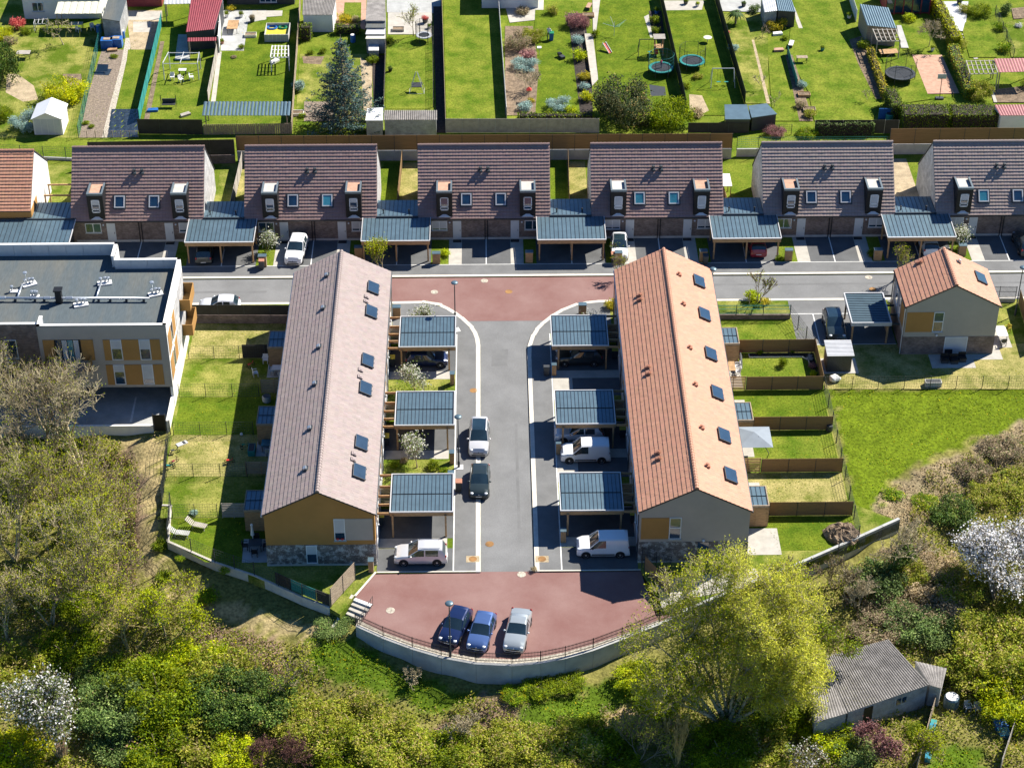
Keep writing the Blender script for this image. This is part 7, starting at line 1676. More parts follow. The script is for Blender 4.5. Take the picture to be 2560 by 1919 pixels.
# person pushing a bin
def person(loc, rz, label, shirt='shirt', trousers='dark', s_=1.0, arms='push'):
 root = thing('person', label, 'person', loc, rz, None, s_)
 V = [(0, 0, .98), (0, 0, 1.18), (0, 0, 1.42), (0, .02, 1.55), (0, .03, 1.70), (.09, 0, .92), (.11, .06, .50), (.12, -.02, .08), (.12, .12, .03), (-.09, 0, .92), (-.12, -.12, .5), (-.12, -.25, .10), (-.12, -.12, .04), (.19, 0, 1.42), (.24, .10, 1.16), (.20, .38, 1.08), (-.19, 0, 1.42), (-.24, .10, 1.16), (-.20, .38, 1.08)]
 E_ = [(0, 1), (1, 2), (2, 3), (3, 4), (0, 5), (5, 6), (6, 7), (7, 8), (0, 9), (9, 10), (10, 11), (11, 12), (2, 13), (13, 14), (14, 15), (2, 16), (16, 17), (17, 18)]
 rad = [.15, .14, .15, .06, .10, .10, .07, .05, .05, .10, .07, .05, .05, .07, .05, .04, .07, .05, .04]
 me = bpy.data.meshes.new('body'); me.from_pydata(V, E_, [])
 m_ = mat('clothed_' + label[:8].replace(' ', '_'), (.5, .5, .5), .8)
 n_, l_ = m_.node_tree.nodes, m_.node_tree.links; tc = n_.new('ShaderNodeTexCoord'); sx = n_.new('ShaderNodeSeparateXYZ'); l_.new(tc.outputs['Object'], sx.inputs[0]); rp = n_.new('ShaderNodeValToRGB'); rp.color_ramp.interpolation = 'CONSTANT'
 sk = (.42, .25, .17, 1); rp.color_ramp.elements[0].color = (.03, .03, .035, 1); rp.color_ramp.elements[1].color = (.05, .07, .12, 1); rp.color_ramp.elements[1].position = .05
 for ps, cc in ((.48, (.75, .78, .8, 1) if shirt == 'shirt' else (.62, .10, .16, 1)), (.755, sk), (.88, (.05, .035, .025, 1))): e = rp.color_ramp.elements.new(ps); e.color = cc
 dv = n_.new('ShaderNodeMath'); dv.operation = 'DIVIDE'; dv.inputs[1].default_value = 2.0; l_.new(sx.outputs[2], dv.inputs[0]); l_.new(dv.outputs[0], rp.inputs[0]); l_.new(rp.outputs[0], n_['Principled BSDF'].inputs['Base Color'])
 me.materials.append(m_); o = put('body', me, root); o.modifiers.new('skin', 'SKIN')
 for k, sv in enumerate(me.skin_vertices[0].data): sv.radius = (rad[k], rad[k]); sv.use_root = k == 0
 sb = o.modifiers.new('sub', 'SUBSURF'); sb.levels = 1; sb.render_levels = 2
 return root
person(at(t3, 318, 345), -.3, 'person in white shirt and dark trousers pushing a blue bin')
person((*G1(t3, 1285, 640), .82), .6, 'small child in pink on the teal trampoline', 'pink', 'dark', .62)
def bin_(p, label, body='dark', lid='yellow', rz=0):
 root = thing('wheelie_bin', label, 'bin', p, rz, 'wheelie bins')
 MB().hexa([(-.22, -.22, .08), (.22, -.22, .08), (.22, .22, .08), (-.22, .22, .08), (-.28, -.30, 1.0), (.28, -.30, 1.0), (.28, .30, 1.0), (-.28, .30, 1.0)]).build('bin_body', body, root)
 MB().hexa([(-.3, -.32, 1.004), (.3, -.32, 1.004), (.3, .34, 1.004), (-.3, .34, 1.004), (-.27, -.28, 1.06), (.27, -.28, 1.06), (.27, .3, 1.09), (-.27, .3, 1.09)]).build('lid', lid, root)
 for s_ in (-1, 1): MB().lathe([(.1, -.03), (.1, .03)], (s_ * .22, .26, .1), 10, axis='x').build('wheel', 'rubber', root)
 return root
bin_(at(t3, 340, 350), 'blue bin with green lid pushed by the person', 'blue', 'green')
bin_((*g(981, 915), .02), 'dark bin with yellow lid beside the far west carport'); bin_((*g(966, 1112), .02), 'dark bin with yellow lid beside the middle west carport'); bin_((*g(953, 1311), .02), 'dark bin with yellow lid beside the nearest west carport'); bin_((*g(1147, 1226), .02), 'grey bin with brown lid at nearest west carport corner', 'dark', 'ventorange')
bin_((*g(1366, 937), .02), 'dark grey bin on the shaded east pavement', 'dark', 'dark'); bin_((*g(1537, 895), .02), 'bin with yellow lid at far east carport wall'); bin_((*g(1556, 1092), .02), 'bin with yellow lid at middle east carport wall'); bin_((*g(1583, 1305), .02), 'bin with yellow lid at nearest east carport wall'); bin_((*g(1534, 655), .02), 'grey bin beside the timber cabinet and white car', 'dark', 'ventorange'); bin_((*g(655, 672), .02), 'dark bin before the second row house cabinet', 'dark', 'ventorange'); bin_((*g(1763, 660), .02), 'dark bin before the shaded fourth house cabinet', 'dark', 'dark')
def barrel(p, label, m='blue', r=.32, h=.95):
 root = thing('barrel', label, 'barrel', p, 0); MB().lathe([(r * .9, 0), (r, .1), (r, h - .1), (r * .9, h), (r * .8, h), (0, h - .02)], n=14).build('drum', m, root); MB().lathe([(r * .82, h + .003), (r * .82, h + .05), (0, h + .06)], n=14).build('cap', 'white' if m in ('blue', 'zinc') else 'dark', root)
barrel(at(t1, 1060, 330), 'blue barrel at outhouse wall'); barrel(at(t1, 855, 280), 'blue barrel at end of the cream awning'); barrel(at(t2, 838, 365), 'blue barrel before the clipped hedge'); barrel((*gt(2376, 1766),), 'large grey-blue water butt with white lid in bottom right garden', 'zinc', .6, 1.1); barrel(at(t4, 1045, 1050), 'teal water butt beside the big hedge', 'teal', .45, 1.0); barrel((*g(2073, 1076), 0), 'dark flower tub beside the meadow fence', 'dark', .3, .55); barrel((*g(667, 1003), .02), 'large pale flower pot behind the brown terrace', 'plinth', .4, .6)
for k, (x, y) in enumerate(((930, 410), (1010, 400))):
 o = thing('water_tank', 'blue water tank, ' + ('left' if k == 0 else 'right') + ' of the pair by the vegetable bed', 'tank', at(t1, x, y)); MB().box(-.7, .7, -.5, .6, 0, 1.1).build('tank_body', 'blue', o); MB().box(-.4, .4, -.3, .3, 1.103, 1.16).build('tank_lid', 'timberold', o)
def table(p, label, top='timber', w=1.6, d=.85, rz=0, leg='dark', h=.74):
 root = thing('garden_table', label, 'table', p, rz)
 n = 5
 for k in range(n): piece('table_board', top, root, -w / 2, w / 2, -d / 2 + k * d / n + .005, -d / 2 + (k + 1) * d / n - .005, h - .04, h)
 for q in ((-1, -1), (1, -1), (1, 1), (-1, 1)): piece('leg', leg, root, q[0] * (w / 2 - .08) - .03, q[0] * (w / 2 - .08) + .03, q[1] * (d / 2 - .08) - .03, q[1] * (d / 2 - .08) + .03, 0, h - .042)
def chair(p, rz, label, m='white', group=None):
 root = thing('garden_chair', label, 'chair', p, rz, group)
 piece('seat', m, root, -.24, .24, -.22, .24, .40, .44); o = piece('backrest', m, root, -.24, .24, .22, .26, .44, .86); o.rotation_euler = (-.15, 0, 0)
 for q in ((-.21, -.19), (.21, -.19), (-.21, .22), (.21, .22)): piece('leg', m, root, q[0] - .025, q[0] + .025, q[1] - .025, q[1] + .025, 0, .40)
 for s_ in (-1, 1): piece('armrest', m, root, s_ * .26 - .025, s_ * .26 + .025, -.18, .24, .60, .64)
table((-21.6, 1.9, .02), 'white plastic table behind the brown terrace', 'white', 1.3, .8, 0, 'white')
chair((-23.05, 3.7, 0), 0, 'white plastic chair against the shed'); chair((-23.8, 1.6, 0), 1.9, 'white plastic chair alone on the shaded lawn'); chair((-22.3, 1.9, 0), 1.57, 'white plastic chair at left of the white table'); chair((-21.4, 1.2, 0), 3.1, 'white plastic chair at near side of the white table')
for y in (2.4, -9.5): flat('patio', [(-22.75, y - 1.1), (-20.45, y - 1.1), (-20.45, y + 1.1), (-22.75, y + 1.1)], .014, 'concgrey')
flat('patio', [(-22.6, -24.9), (-20.5, -24.9), (-20.5, -21.9), (-22.7, -21.9)], .014, 'concgrey')
table((-21.5, -9.6, .02), 'table under a pale blue cloth behind the brown terrace', 'glassteal', 1.5, .95); chair((-21.6, -10.4, 0), 3.1, 'grey chair at the blue-clothed table', 'plinth')
table((-21.6, -23.2, .02), 'dark garden table under folded white parasol', 'dark', 1.1, .9)
for k, (dx, dy, rz, w_) in enumerate(((-.85, 0, 1.57, 'left'), (.85, 0, -1.57, 'right'), (0, .8, 0, 'far'), (0, -.85, 3.14, 'near'))): chair((-21.6 + dx, -23.2 + dy, .02), rz, f'dark wicker chair at the {w_} side of the parasol table', 'black')
up_ = thing('parasol', 'folded white parasol over the dark table', 'parasol', (-21.85, -22.6, 0)); MB().lathe([(.03, 0), (.03, 1.0), (.16, 1.05), (.11, 1.6), (.09, 2.0), (.13, 2.1), (0, 2.3)], n=10).build('folded_canopy', 'white', up_); MB().lathe([(.25, 0), (.25, .1), (0, .1)], n=12).build('base', 'concgrey', up_)
ct = thing('container', 'teal storage box beside the middle west shed', 'box', (-23.1, -10.0, 0)); MB().box(-.3, .3, -.6, .6, 0, .55).build('box_body', 'teal', ct); MB().box(-.25, .25, -.55, .55, .553, .56).build('box_inside', 'black', ct)
table((20.25, 1.55, .02), 'light wooden table behind the terracotta terrace', 'timber', 1.0, 1.5)
for k, y in enumerate((2.0, 1.2)): chair((21.0, y, .02), -1.57, 'white chair at the light wooden table, ' + ('far' if k == 0 else 'near') + ' one', 'white')
flat('patio', [(19.05, -.9), (21.3, -.9), (21.3, 4.3), (19.05, 4.3)], .014, 'conc')
for y in (-6.2, -11.3, -18.3, -24.5): flat('patio', [(19.05, y), (21.2 if y > -20 else 22.0, y), (21.2 if y > -20 else 22.0, y + 3.4), (19.05, y + 3.4)], .014, 'conc')
lp = thing('folded_parasol', 'folded dark parasol lying beside the wooden table', 'parasol', (21.45, 2.75, .12)); o = MB().lathe([(.04, -1.4), (.15, -1.0), (.16, .8), (.05, 1.3)], n=10, axis='y').build('canopy', 'dark', lp); MB().lathe([(.02, -1.7), (.02, -1.41)], n=6, axis='y').build('pole', 'zincedge', lp); lp.rotation_euler = (.35, 0, -.05)
gp = thing('parasol', 'open square grey parasol behind the terracotta terrace', 'parasol', (21.0, -11.3, 0)); mb = MB(); s_ = 1.5
for k in range(4):
 a = [(-s_, -s_), (s_, -s_), (s_, s_), (-s_, s_)]; p, q = a[k], a[(k + 1) % 4]; mb.poly([(*p, 2.2), (*q, 2.2), (0, 0, 2.75)])
mb.build('canopy', 'canvas', gp); MB().tube([(.9, -1.2, 0), (1.2, -1.4, 1.5), (.3, -.4, 2.6)], .035, 6).build('arm', 'dark', gp)
def lounger(px, py, rz, label, m='plank'):
 root = thing('sun_lounger', label, 'sun lounger', (*g(px, py), .02), rz, None)
 for k in range(8): piece('seat_slat', m, root, -.3, .3, -.9 + k * .15, -.78 + k * .15, .33, .36)
 for k in range(5): o = piece('back_slat', m, root, -.3, .3, .33 + k * .12, .43 + k * .12, .38 + k * .10, .41 + k * .10); o.rotation_euler = (.7, 0, 0)
 for q in ((-.27, -.8), (.27, -.8), (-.27, .25), (.27, .25)): piece('leg', m, root, q[0] - .03, q[0] + .03, q[1] - .03, q[1] + .03, 0, .328)
lounger(492, 1318, 1.25, 'pale slatted sun lounger with raised back on the corner lawn', 'plank'); lounger(448, 1338, 1.4, 'grey slatted sun lounger against the corner fence', 'concgrey')
def small(name, px, py, label, cat, parts, rz=0.0, f=None, terr=False):
 p = gt(px, py) if terr else Vector((*(G1(f, px, py) if f else g(px, py)), .01)); root = thing(name, label, cat, p, rz)
 for (nm, m_, q) in parts: piece(nm, m_, root, *q)
 return root
small('lawn_toy', 455, 1109, 'flat grey board lying on the dry lawn', 'board', [('board', 'zincedge', (-.5, .5, -.25, .25, 0, .06)), ('strap', 'dark', (.1, .3, -.2, .2, .062, .09))], .6)
def trike(px, py, rz, label, m):
 root = thing('tricycle', label, 'toy', (*g(px, py), 0), rz)
 for q in ((-.3, -.2), (-.3, .2), (.35, 0)): MB().lathe([(.12, -.03), (.15, -.02), (.15, .02), (.12, .03)], (q[0], q[1], .15), 10, axis='y').build('wheel', 'rubber', root)
 MB().tube([(-.3, 0, .3), (.2, 0, .32), (.32, 0, .55)], .035, 5).build('frame', m, root); MB().tube([(.3, -.2, .58), (.3, .2, .58)], .02, 5).build('handlebar', 'black', root); piece('seat', m, root, -.28, -.02, -.1, .1, .33, .39)
trike(437, 1132, .4, 'dark tricycle on the dry lawn near the wire fence', 'dark'); trike(437, 1158, .9, 'purple tricycle next to the teal toy', 'redsheet'); trike(425, 1170, .1, 'teal ride-on toy by the wire fence', 'teal'); trike(574, 1157, .2, 'pink ride-on toy at shadow edge', 'redp'); trike(613, 1118, .2, 'green toy in the terrace shade', 'green'); trike(627, 916, .8, 'red and white toy on the shaded lawn', 'redp')
bl = thing('ball', 'white ball on the shaded lawn', 'ball', (*g(604, 1088), .14)); MB().ball((0, 0, 0), .14, 10, 8).build('ball_skin', 'white', bl, True)
small('planter', 2332, 963, 'long white planter trough at the meadow fence', 'planter', [('trough', 'plinth', (-.75, .75, -.3, .3, 0, .5)), ('trough_soil', 'dark', (-.68, .68, -.23, .23, .502, .52))])
bg = thing('builders_bag', 'crumpled white bag on grass beside the metal shed', 'bag', (*g(2086, 952), 0)); mb = MB(); mb.ball((0, 0, .3), .55, 12, 7, sc=(1, .85, .62)); mb.v = [(x + .06 * math.sin(9 * y + 5 * z), y + .06 * math.sin(8 * x), z + .05 * math.sin(11 * x + 7 * y)) for x, y, z in mb.v]; mb.build('bag_cloth', 'white', bg)
sh = thing('soil_heap', 'heap of brown excavated soil at the end of east gardens', 'soil heap', (27.3, -22.0, 0)); mb = MB(); mb.ball((0, 0, 0), 1.0, 28, 14, sc=(1.5, 1.4, .75)); rr_ = np.random.default_rng(4); mb.v = [(x * (1 + rr_.normal(0, .06)), y * (1 + rr_.normal(0, .06)), max(-.05, z + rr_.normal(0, .09))) for x, y, z in mb.v]; mb.build('heap', 'soil', sh)
# flower bed of the far east garden
fb = thing('bed_edging', 'white edging of the flower bed along the brown fence', 'edging');
for a, b in (((22.38, 4.4), (22.38, 3.92)), ((22.38, 3.92), (27.36, 3.91)), ((27.36, 3.91), (27.88, 3.43)), ((27.88, 3.43), (27.9, 2.43))): beam('edge_board', 'white', fb, (*a, .06), (*b, .06), .04, .14)
flat('flower_bed', [(22.4, 3.95), (27.4, 3.95), (27.9, 3.4), (27.9, -1.1), (28.5, -1.1), (28.5, 4.6), (22.4, 4.6)], .02, 'darksoil_shade')
ps = thing('outdoor_table', 'white garden table on patio beside the detached house', 'table', (46.7, 6.9, .02)); MB().box(-.5, .5, -.8, .8, .7, .75).build('table_top', 'white', ps)
for q in ((-.4, -.7), (.4, -.7), (-.4, .7), (.4, .7)): piece('leg', 'zincedge', ps, q[0] - .03, q[0] + .03, q[1] - .03, q[1] + .03, 0, .698)
chair((46.7, 5.7, .02), 3.14, 'dark chair at near end of the white patio table', 'dark'); chair((47.5, 7.8, .02), -1.0, 'lime chair beyond the white patio table', 'yellow')
for k, (x, y) in enumerate(((40.6, 3.0), (41.5, 2.9), (42.3, 3.2), (41.1, 3.6))): small('wicker_armchair', 0, 0, ['first', 'second', 'third', 'fourth'][k] + ' black wicker seat from left on the shaded patio', 'seat', [('cushion', 'black', (-.35, .35, -.35, .35, .3, .42)), ('base', 'dark', (-.33, .33, -.33, .33, 0, .298)), ('backrest', 'black', (-.35, .35, .25, .35, .422, .75))]).location = (x, y, .02)
fence('fence', 'brown screen fence at right picture edge beside patio', [(49.7, 12.8), (49.2, 4.5)], 1.6, 2.4, 'screen', 'dark', 0); fence('fence', 'dark bar gate fence right of the detached house', [(46.2, 13.2), (49.4, 13.1)], 1.4, 1.6, 'black', 'dark', 0, 'bars', wall=(.4, 'plinth'))
fence('fence', 'orange-brown screen panel at corner of the turning place', [(10.5, -26.4), (12.3, -29.6)], 1.6, 1.9, 'screen', 'dark', 0); fence('fence', 'dark wire fence before the beige gable', [(10.3, -26.0), (10.35, -25.4), (12.6, -26.6)], 1.7, 1.6, 'dark', 'dark', 0, 'mesh')
flat('patio', PX([(1640, 1452), (1890, 1420), (1900, 1445), (1830, 1475), (1700, 1500), (1655, 1520)]), .016, 'conc')
# basketball hoop, bird house, benches and other garden things
bk = thing('basketball_hoop', 'portable basketball hoop on the pinkish gravel court', 'basketball hoop', at(t4, 1480, 855)); MB().tube([(0, 0, .1), (0, .1, 2.6)], .04, 6).build('pole', 'dark', bk); piece('backboard', 'zincedge', bk, -.5, .5, .08, .12, 2.5, 3.1); piece('base', 'dark', bk, -.45, .45, -.25, .25, 0, .18); MB().tube([(.22 * math.cos(k * .5236), .3 + .22 * math.sin(k * .5236) - .45, 2.6) for k in range(13)], .015, 4).build('rim', 'redp', bk)
bh = thing('bird_house', 'red-roofed bird house on a post by the yellow flowers', 'bird house', at(t3, 145, 870)); MB().tube([(0, 0, 0), (0, 0, 1.2)], .04, 5).build('post', 'timberold', bh); MB().box(-.2, .2, -.2, .2, 1.2, 1.45).build('box', 'timber', bh); mb = MB(); [mb.poly([p, q, (0, 0, 1.75)]) for p, q in (((-.32, -.32, 1.42), (.32, -.32, 1.42)), ((.32, -.32, 1.42), (.32, .32, 1.42)), ((.32, .32, 1.42), (-.32, .32, 1.42)), ((-.32, .32, 1.42), (-.32, -.32, 1.42)))]; mb.build('roof', 'redp', bh)
sp = thing('solar_stand', 'tilted solar panel on blue sheet in the vegetable bed', 'solar panel', at(t1, 890, 620), -.1); o = piece('panel', 'solar', sp, -.65, .65, -.45, .45, .5, .54); o.rotation_euler = (.6, 0, 0); piece('ground_cloth', 'tarp', sp, -.9, .9, -.9, .7, .02, .03); piece('strut', 'dark', sp, -.03, .03, .3, .36, 0, .7)
gs = thing('ground_sheet', 'glossy black plastic sheet over bed at end of strip lawn', 'sheet'); mb = MB(); a_, b_, c_, d_ = [Vector(p) for p in T(t1, [(965, 945), (1205, 945), (1190, 1185), (925, 1190)])]; N = 14
for i in range(N):
 for j in range(N):
  def hp(u, v): p = a_.lerp(b_, u / N).lerp(d_.lerp(c_, u / N), v / N); return (p.x, p.y, .04 + .05 * math.sin(u * 1.9 + v) * math.sin(v * 1.3) + .03 * math.sin(u * 3.1 - v * 2.2))
  mb.quad(hp(i, j + 1), hp(i + 1, j + 1), hp(i + 1, j), hp(i, j))
mb.build('plastic_film', 'tarp', gs, True)
sb_ = thing('swing_bench', 'black garden swing bench on the small lawn', 'swing seat', at(t1, 1460, 930)); piece('seat', 'dark', sb_, -.75, .75, -.3, .3, .45, .52); piece('backrest', 'dark', sb_, -.75, .75, .25, .32, .523, 1.0)
for s_ in (-1, 1): MB().tube([(s_ * .85, -.4, 0), (s_ * .85, 0, 1.6), (s_ * .85, .5, 0)], .03, 5).build('frame_leg', 'dark', sb_)
table(at(t1, 2015, 260), 'brown picnic table on the pale patio', 'timber', 1.3, 2.4); table(at(t1, 1580, 650), 'small white table under metal frame', 'white', .9, .6)
for k, (x, y) in enumerate(((1490, 690), (1565, 710), (1655, 690))): chair(at(t1, x, y), k * .8, ['left', 'middle', 'right'][k] + ' small stool before the metal pergola frame', 'white')
table(at(t4, 1040, 470), 'low timber lounge set under the pergola', 'timber', 2.2, 1.2, .1, 'timber', .4); table(at(t4, 290, 540), 'brown planter table with white pipes', 'timberold', 1.3, .7)
lounge = [(t4, 200, 400, 'pale blue garden lounger beside planting strip'), (t3, 665, 75, 'terracotta slatted bench by the concrete path')]
for f, x, y, lab in lounge:
 o = thing('garden_bench', lab, 'bench', at(f, x, y), 1.3)
 for k in range(5): piece('bench_slat', 'white' if f is t4 else 'ochrepatio', o, -.7, .7, -.25 + k * .11, -.16 + k * .11, .42, .46)
 for q in (-.6, .6): piece('leg', 'dark', o, q - .03, q + .03, -.2, .2, 0, .418)
tt = thing('ball_table', 'blue table-tennis table upright by the big hedge', 'table tennis table', at(t4, 1010, 1040)); piece('table_leaf', 'blue', tt, -.8, .8, -.03, .03, .2, 1.5); piece('frame', 'dark', tt, -.85, .85, .05, .1, .05, .2)
dsh = thing('satellite_table', 'round white table on lawn beside the right black fence', 'table', at(t3, 1688, 370)); MB().lathe([(.52, .68), (.52, .72), (0, .72)], n=18).build('table_top', 'cream', dsh); MB().tube([(0, 0, 0), (0, 0, .68)], .04, 6).build('leg', 'zincedge', dsh)
for f, x, y, lab, m_ in ((t3, 660, 145, 'brown raised planting box by the path', 'timber'), (t2, 1230, 265, 'grey raised planting box on the patio', 'plank'), (t1, 2165, 315, 'square wooden sandpit frame on the pool lawn', 'cream'), (t4, 355, 960, 'small dark compost frame in the planting strip', 'timberold'), (t4, 310, 830, 'small brown planter in the planting strip', 'timber'), (t2, 360, 990, 'long glass cold frame by the spruce garden fence', 'white')):
 small('planter_box', x, y, lab, 'planter', [('side_board', m_, (-.7, .7, -.45, -.40, 0, .35)), ('side_board', m_, (-.7, .7, .40, .45, 0, .35)), ('side_board', m_, (-.7, -.65, -.40, .40, 0, .348)), ('side_board', m_, (.65, .7, -.40, .40, 0, .348)), ('soil_fill', 'soil', (-.65, .65, -.40, .40, 0, .28))], 0, f)
table(at(t1, 665, 250), 'cluttered table under the cream awning', 'cream', 1.6, .8); chair(at(t1, 800, 260), .4, 'pale chair under the cream awning', 'white'); chair(at(t1, 680, 275), 2.5, 'white chair near the cluttered awning table', 'white'); table(at(t1, 210, 500), 'stacked pale boards under a cover by the dark tree', 'plank', 1.6, 1.0)
small('mower', 432, 510, 'dark lawn mower standing on the lush lawn', 'mower', [('mower_deck', 'dark', (-.25, .25, -.35, .35, .1, .4)), ('grass_box', 'black', (-.2, .2, .36, .8, .2, .55)), ('handle_bar', 'black', (-.2, .2, .9, .94, .8, .84))], .5, t3)
small('bird_table', 1700 - 1465, 480, 'small white bird table on the lush lawn', 'bird table', [('post', 'zincedge', (-.03, .03, -.03, .03, 0, 1.0)), ('tray', 'white', (-.25, .25, -.25, .25, 1.0, 1.08))], 0, t3)
# ---- corrugated shed at lower right
zs_ = [-.10, -.10, -.55, -.55]
V4 = lambda x, y: (1920 + x * K_, 1439 + y * K_)
cshed, _ = hut('old_shed', 'old block shed with corrugated grey roof at lower right', V4, [(470, 700), (1040, 548), (1395, 940), (690, 1180)], zs_, 'fibro', 'block', 34, .15, base=-3.3)
hut('shed_annex', 'lower corrugated annex left of the old block shed', V4, [(380, 850), (520, 790), (690, 1185), (400, 1268)], [-.30, -.22, -.62, -.72], 'fibro', 'block', 12, .15, base=-3.3)
hut('lean_to', 'mossy corrugated lean-to right of the old block shed', V4, [(1265, 735), (1545, 800), (1500, 975), (1398, 945)], [-.6, -.9, -.95, -.7], 'fibro', 'block', 9, .12, base=-3.3)
fp, fq = Vector(g(*V4(1380, 940), -.6)), Vector(g(*V4(700, 1180), -.6)); tv = (fq - fp).normalized(); nv = Vector((-tv.y, tv.x)); nv = nv if nv.y < 0 else -nv
def wallpiece(nm, m_, s0, s1, z0, z1, off=.04):
 a, b = fp + tv * s0 + nv * (off - .10), fp + tv * s1 + nv * (off - .10); beam(nm, m_, cshed, (*a, (z0 + z1) / 2), (*b, (z0 + z1) / 2), .06, z1 - z0)
wallpiece('window_frame', 'pvc', 1.75, 2.85, -1.75, -.95); wallpiece('window_pane', 'glass', 1.85, 2.25, -1.65, -1.05, .06); wallpiece('window_pane', 'glass', 2.35, 2.75, -1.65, -1.05, .06); wallpiece('doorway', 'black', 4.9, 5.7, -3.0, -.8); wallpiece('doorway', 'black', .15, .75, -3.0, -.9)
# ---- bottom right garden
fence('fence', 'leaning pale stick fence left of the bottom right garden', [tuple(gt(2360, 1690).xy), tuple(gt(2325, 1800).xy), tuple(gt(2290, 1930).xy)], 1.2, 2.0, 'timberold', 'timberold', 0, 'boards', zf=lambda p: tz(p.x, p.y)); fence('fence', 'weathered board fence right of the bottom right garden', [tuple(gt(2555, 1760).xy), tuple(gt(2500, 1925).xy)], 1.2, 2.0, 'plank', 'plank', 0, 'boards', zf=lambda p: tz(p.x, p.y))
for x, y, k in ((2418, 1775, 'left'), (2442, 1778, 'right')): chair(tuple(gt(x, y)), .2, f'weathered pale chair, {k} one beside the grey-blue water butt', 'plinth')
small('tarp_bundle', 2326, 1855, 'turquoise tarp draped along the stick fence', 'tarp', [('tarp_fold', 'glassteal', (-.25, .2, -2.2, 1.6, .05, .5)), ('tarp_end', 'teal', (-.2, .25, 1.62, 2.2, .05, .35))], -.28, None, True); small('sack_pile', 2500, 1815, 'blue sacks by the right garden fence', 'sacks', [('sack', 'blue', (-.5, .5, -.5, .5, 0, .5)), ('sack', 'glassteal', (-.45, .4, -1.4, -.55, 0, .45))], .1, None, True)
fr = thing('wooden_frame', 'orange timber frame among the bushes at bottom left', 'frame', tuple(gt(352, 1870)), -.5)
for s_ in (-.4, .4): beam('rail', 'timber', fr, (s_, -1.2, 1.0), (s_, 1.2, 1.5), .09, .09)
for k in range(5): beam('rung', 'timber', fr, (-.45, -1.1 + k * .55, 1.05 + k * .11), (.45, -1.1 + k * .55, 1.05 + k * .11), .07, .07)
for q in ((-.4, -1.1), (.4, -1.1), (-.4, 1.1), (.4, 1.1)): piece('leg', 'timber', fr, q[0] - .04, q[0] + .04, q[1] - .04, q[1] + .04, -.3, 1.1)
pk = thing('pallet_stack', 'stack of grey poles under netting beside the conifer bush', 'pallets', tuple(gt(452, 1860)), .2)
for k in range(9): piece('pole', 'plank', pk, -.7, .7, -.5 + k * .11, -.42 + k * .11, .8 + .03 * (k % 2), .88 + .03 * (k % 2))
for q in ((-.6, -.4), (.6, -.4), (-.6, .4), (.6, .4)): piece('leg', 'plank', pk, q[0] - .04, q[0] + .04, q[1] - .04, q[1] + .04, -.2, .8)
pg = thing('pampas_grass', 'tan plumed pampas grass at bottom left', 'pampas grass', tuple(gt(158, 1900))); r2 = np.random.default_rng(3); sgs = []
for k in range(60): t = r2.uniform(0, 6.28); q = r2.uniform(.1, .7); h_ = r2.uniform(1.2, 2.1); sgs.append((Vector((q * .3 * math.cos(t), q * .3 * math.sin(t), 0)), Vector((q * math.cos(t), q * math.sin(t), h_)), .02, .05))
M['pampas'] = mat('pampas', (.42, .31, .19), .9, .2); put('plumes', wood_mesh('plumes', sgs, 'pampas', .02, 4), pg, kind='stuff')
sheet_pts = PX([(2345, 1775), (2480, 1800), (2470, 1919), (2320, 1919)])

# small clutter of the back gardens
def pot(f, x, y, r, m, pal, label):
 o = thing('flower_pot', label, 'flower pot', at(f, x, y)); MB().lathe([(r * .7, 0), (r, r * 1.5), (r * .85, r * 1.5), (0, r * 1.35)], n=10).build('pot', m, o)
 put('plant', bush_mesh(pal, 0, 0), o, (0, 0, r * 1.2), None, r * 1.3)
for f, x, y, r, m, pal, w_ in ((t1, 1960, 150, .3, 'white', 'green', 'white pot left of the brown picnic table'), (t1, 2085, 150, .3, 'white', 'green', 'white pot right of the brown picnic table'), (t1, 2180, 190, .35, 'dark', 'brown', 'dark square pot at corner of the pale patio'), (t1, 1920, 380, .25, 'ventorange', 'green', 'clay pot at the pale wall end'), (t2, 1460, 200, .35, 'dark', 'red', 'dark tub of red flowers on the small patio'), (t2, 1500, 250, .25, 'white', 'weed', 'white tub right of the small trampoline'), (t2, 1160, 620, .25, 'black', 'dark', 'small black tub on the hanging-chair lawn'), (t2, 690, 150, .25, 'ventorange', 'yellow', 'clay pot beside the yellow flowering bush'), (t3, 1500, 40, .3, 'dark', 'green', 'dark pot on patio between black fences'), (t3, 1600, 60, .25, 'white', 'lime', 'white pot on patio between black fences'), (t3, 2000, 60, .3, 'dark', 'laurel', 'dark pot on the grey deck'), (t3, 1250, 120, .3, 'blue', 'green', 'blue pot beside the left black fence'), (t4, 1650, 40, .35, 'black', 'dark', 'black tub on the white patio'), (t4, 470, 440, .25, 'teal', 'green', 'teal bucket on the open lawn'), (t4, 700, 160, .3, 'white', 'weed', 'white tub beside the pale wall'), (t4, 1420, 440, .25, 'white', 'green', 'white bucket at foot of the tall hedge')): pot(f, x, y, r, m, pal, w_)
for f, x, y, rz, m_, w_ in ((t1, 1600, 1000, .6, 'plank', 'stack of pale planks by the dark sheet fence'), (t1, 970, 440, .2, 'timber', 'pile of firewood before the blue tanks'), (t2, 160, 540, .9, 'white', 'white pieces under the white pergola frame'), (t4, 90, 440, .1, 'ochrepatio', 'brown boards beside the teal net fence'), (t4, 80, 300, .2, 'white', 'white stacked crates beside the golden bush'), (t1, 1320, 960, .1, 'blue', 'blue tub by the teal fabric fence')):
 o = thing('wood_pile', w_, 'pile', at(f, x, y), rz)
 for k in range(6): piece('plank', m_, o, -.6 + .05 * (k % 3), .6, -.3 + (k % 3) * .2, -.12 + (k % 3) * .2, .02 + (k // 3) * .13, .14 + (k // 3) * .13)
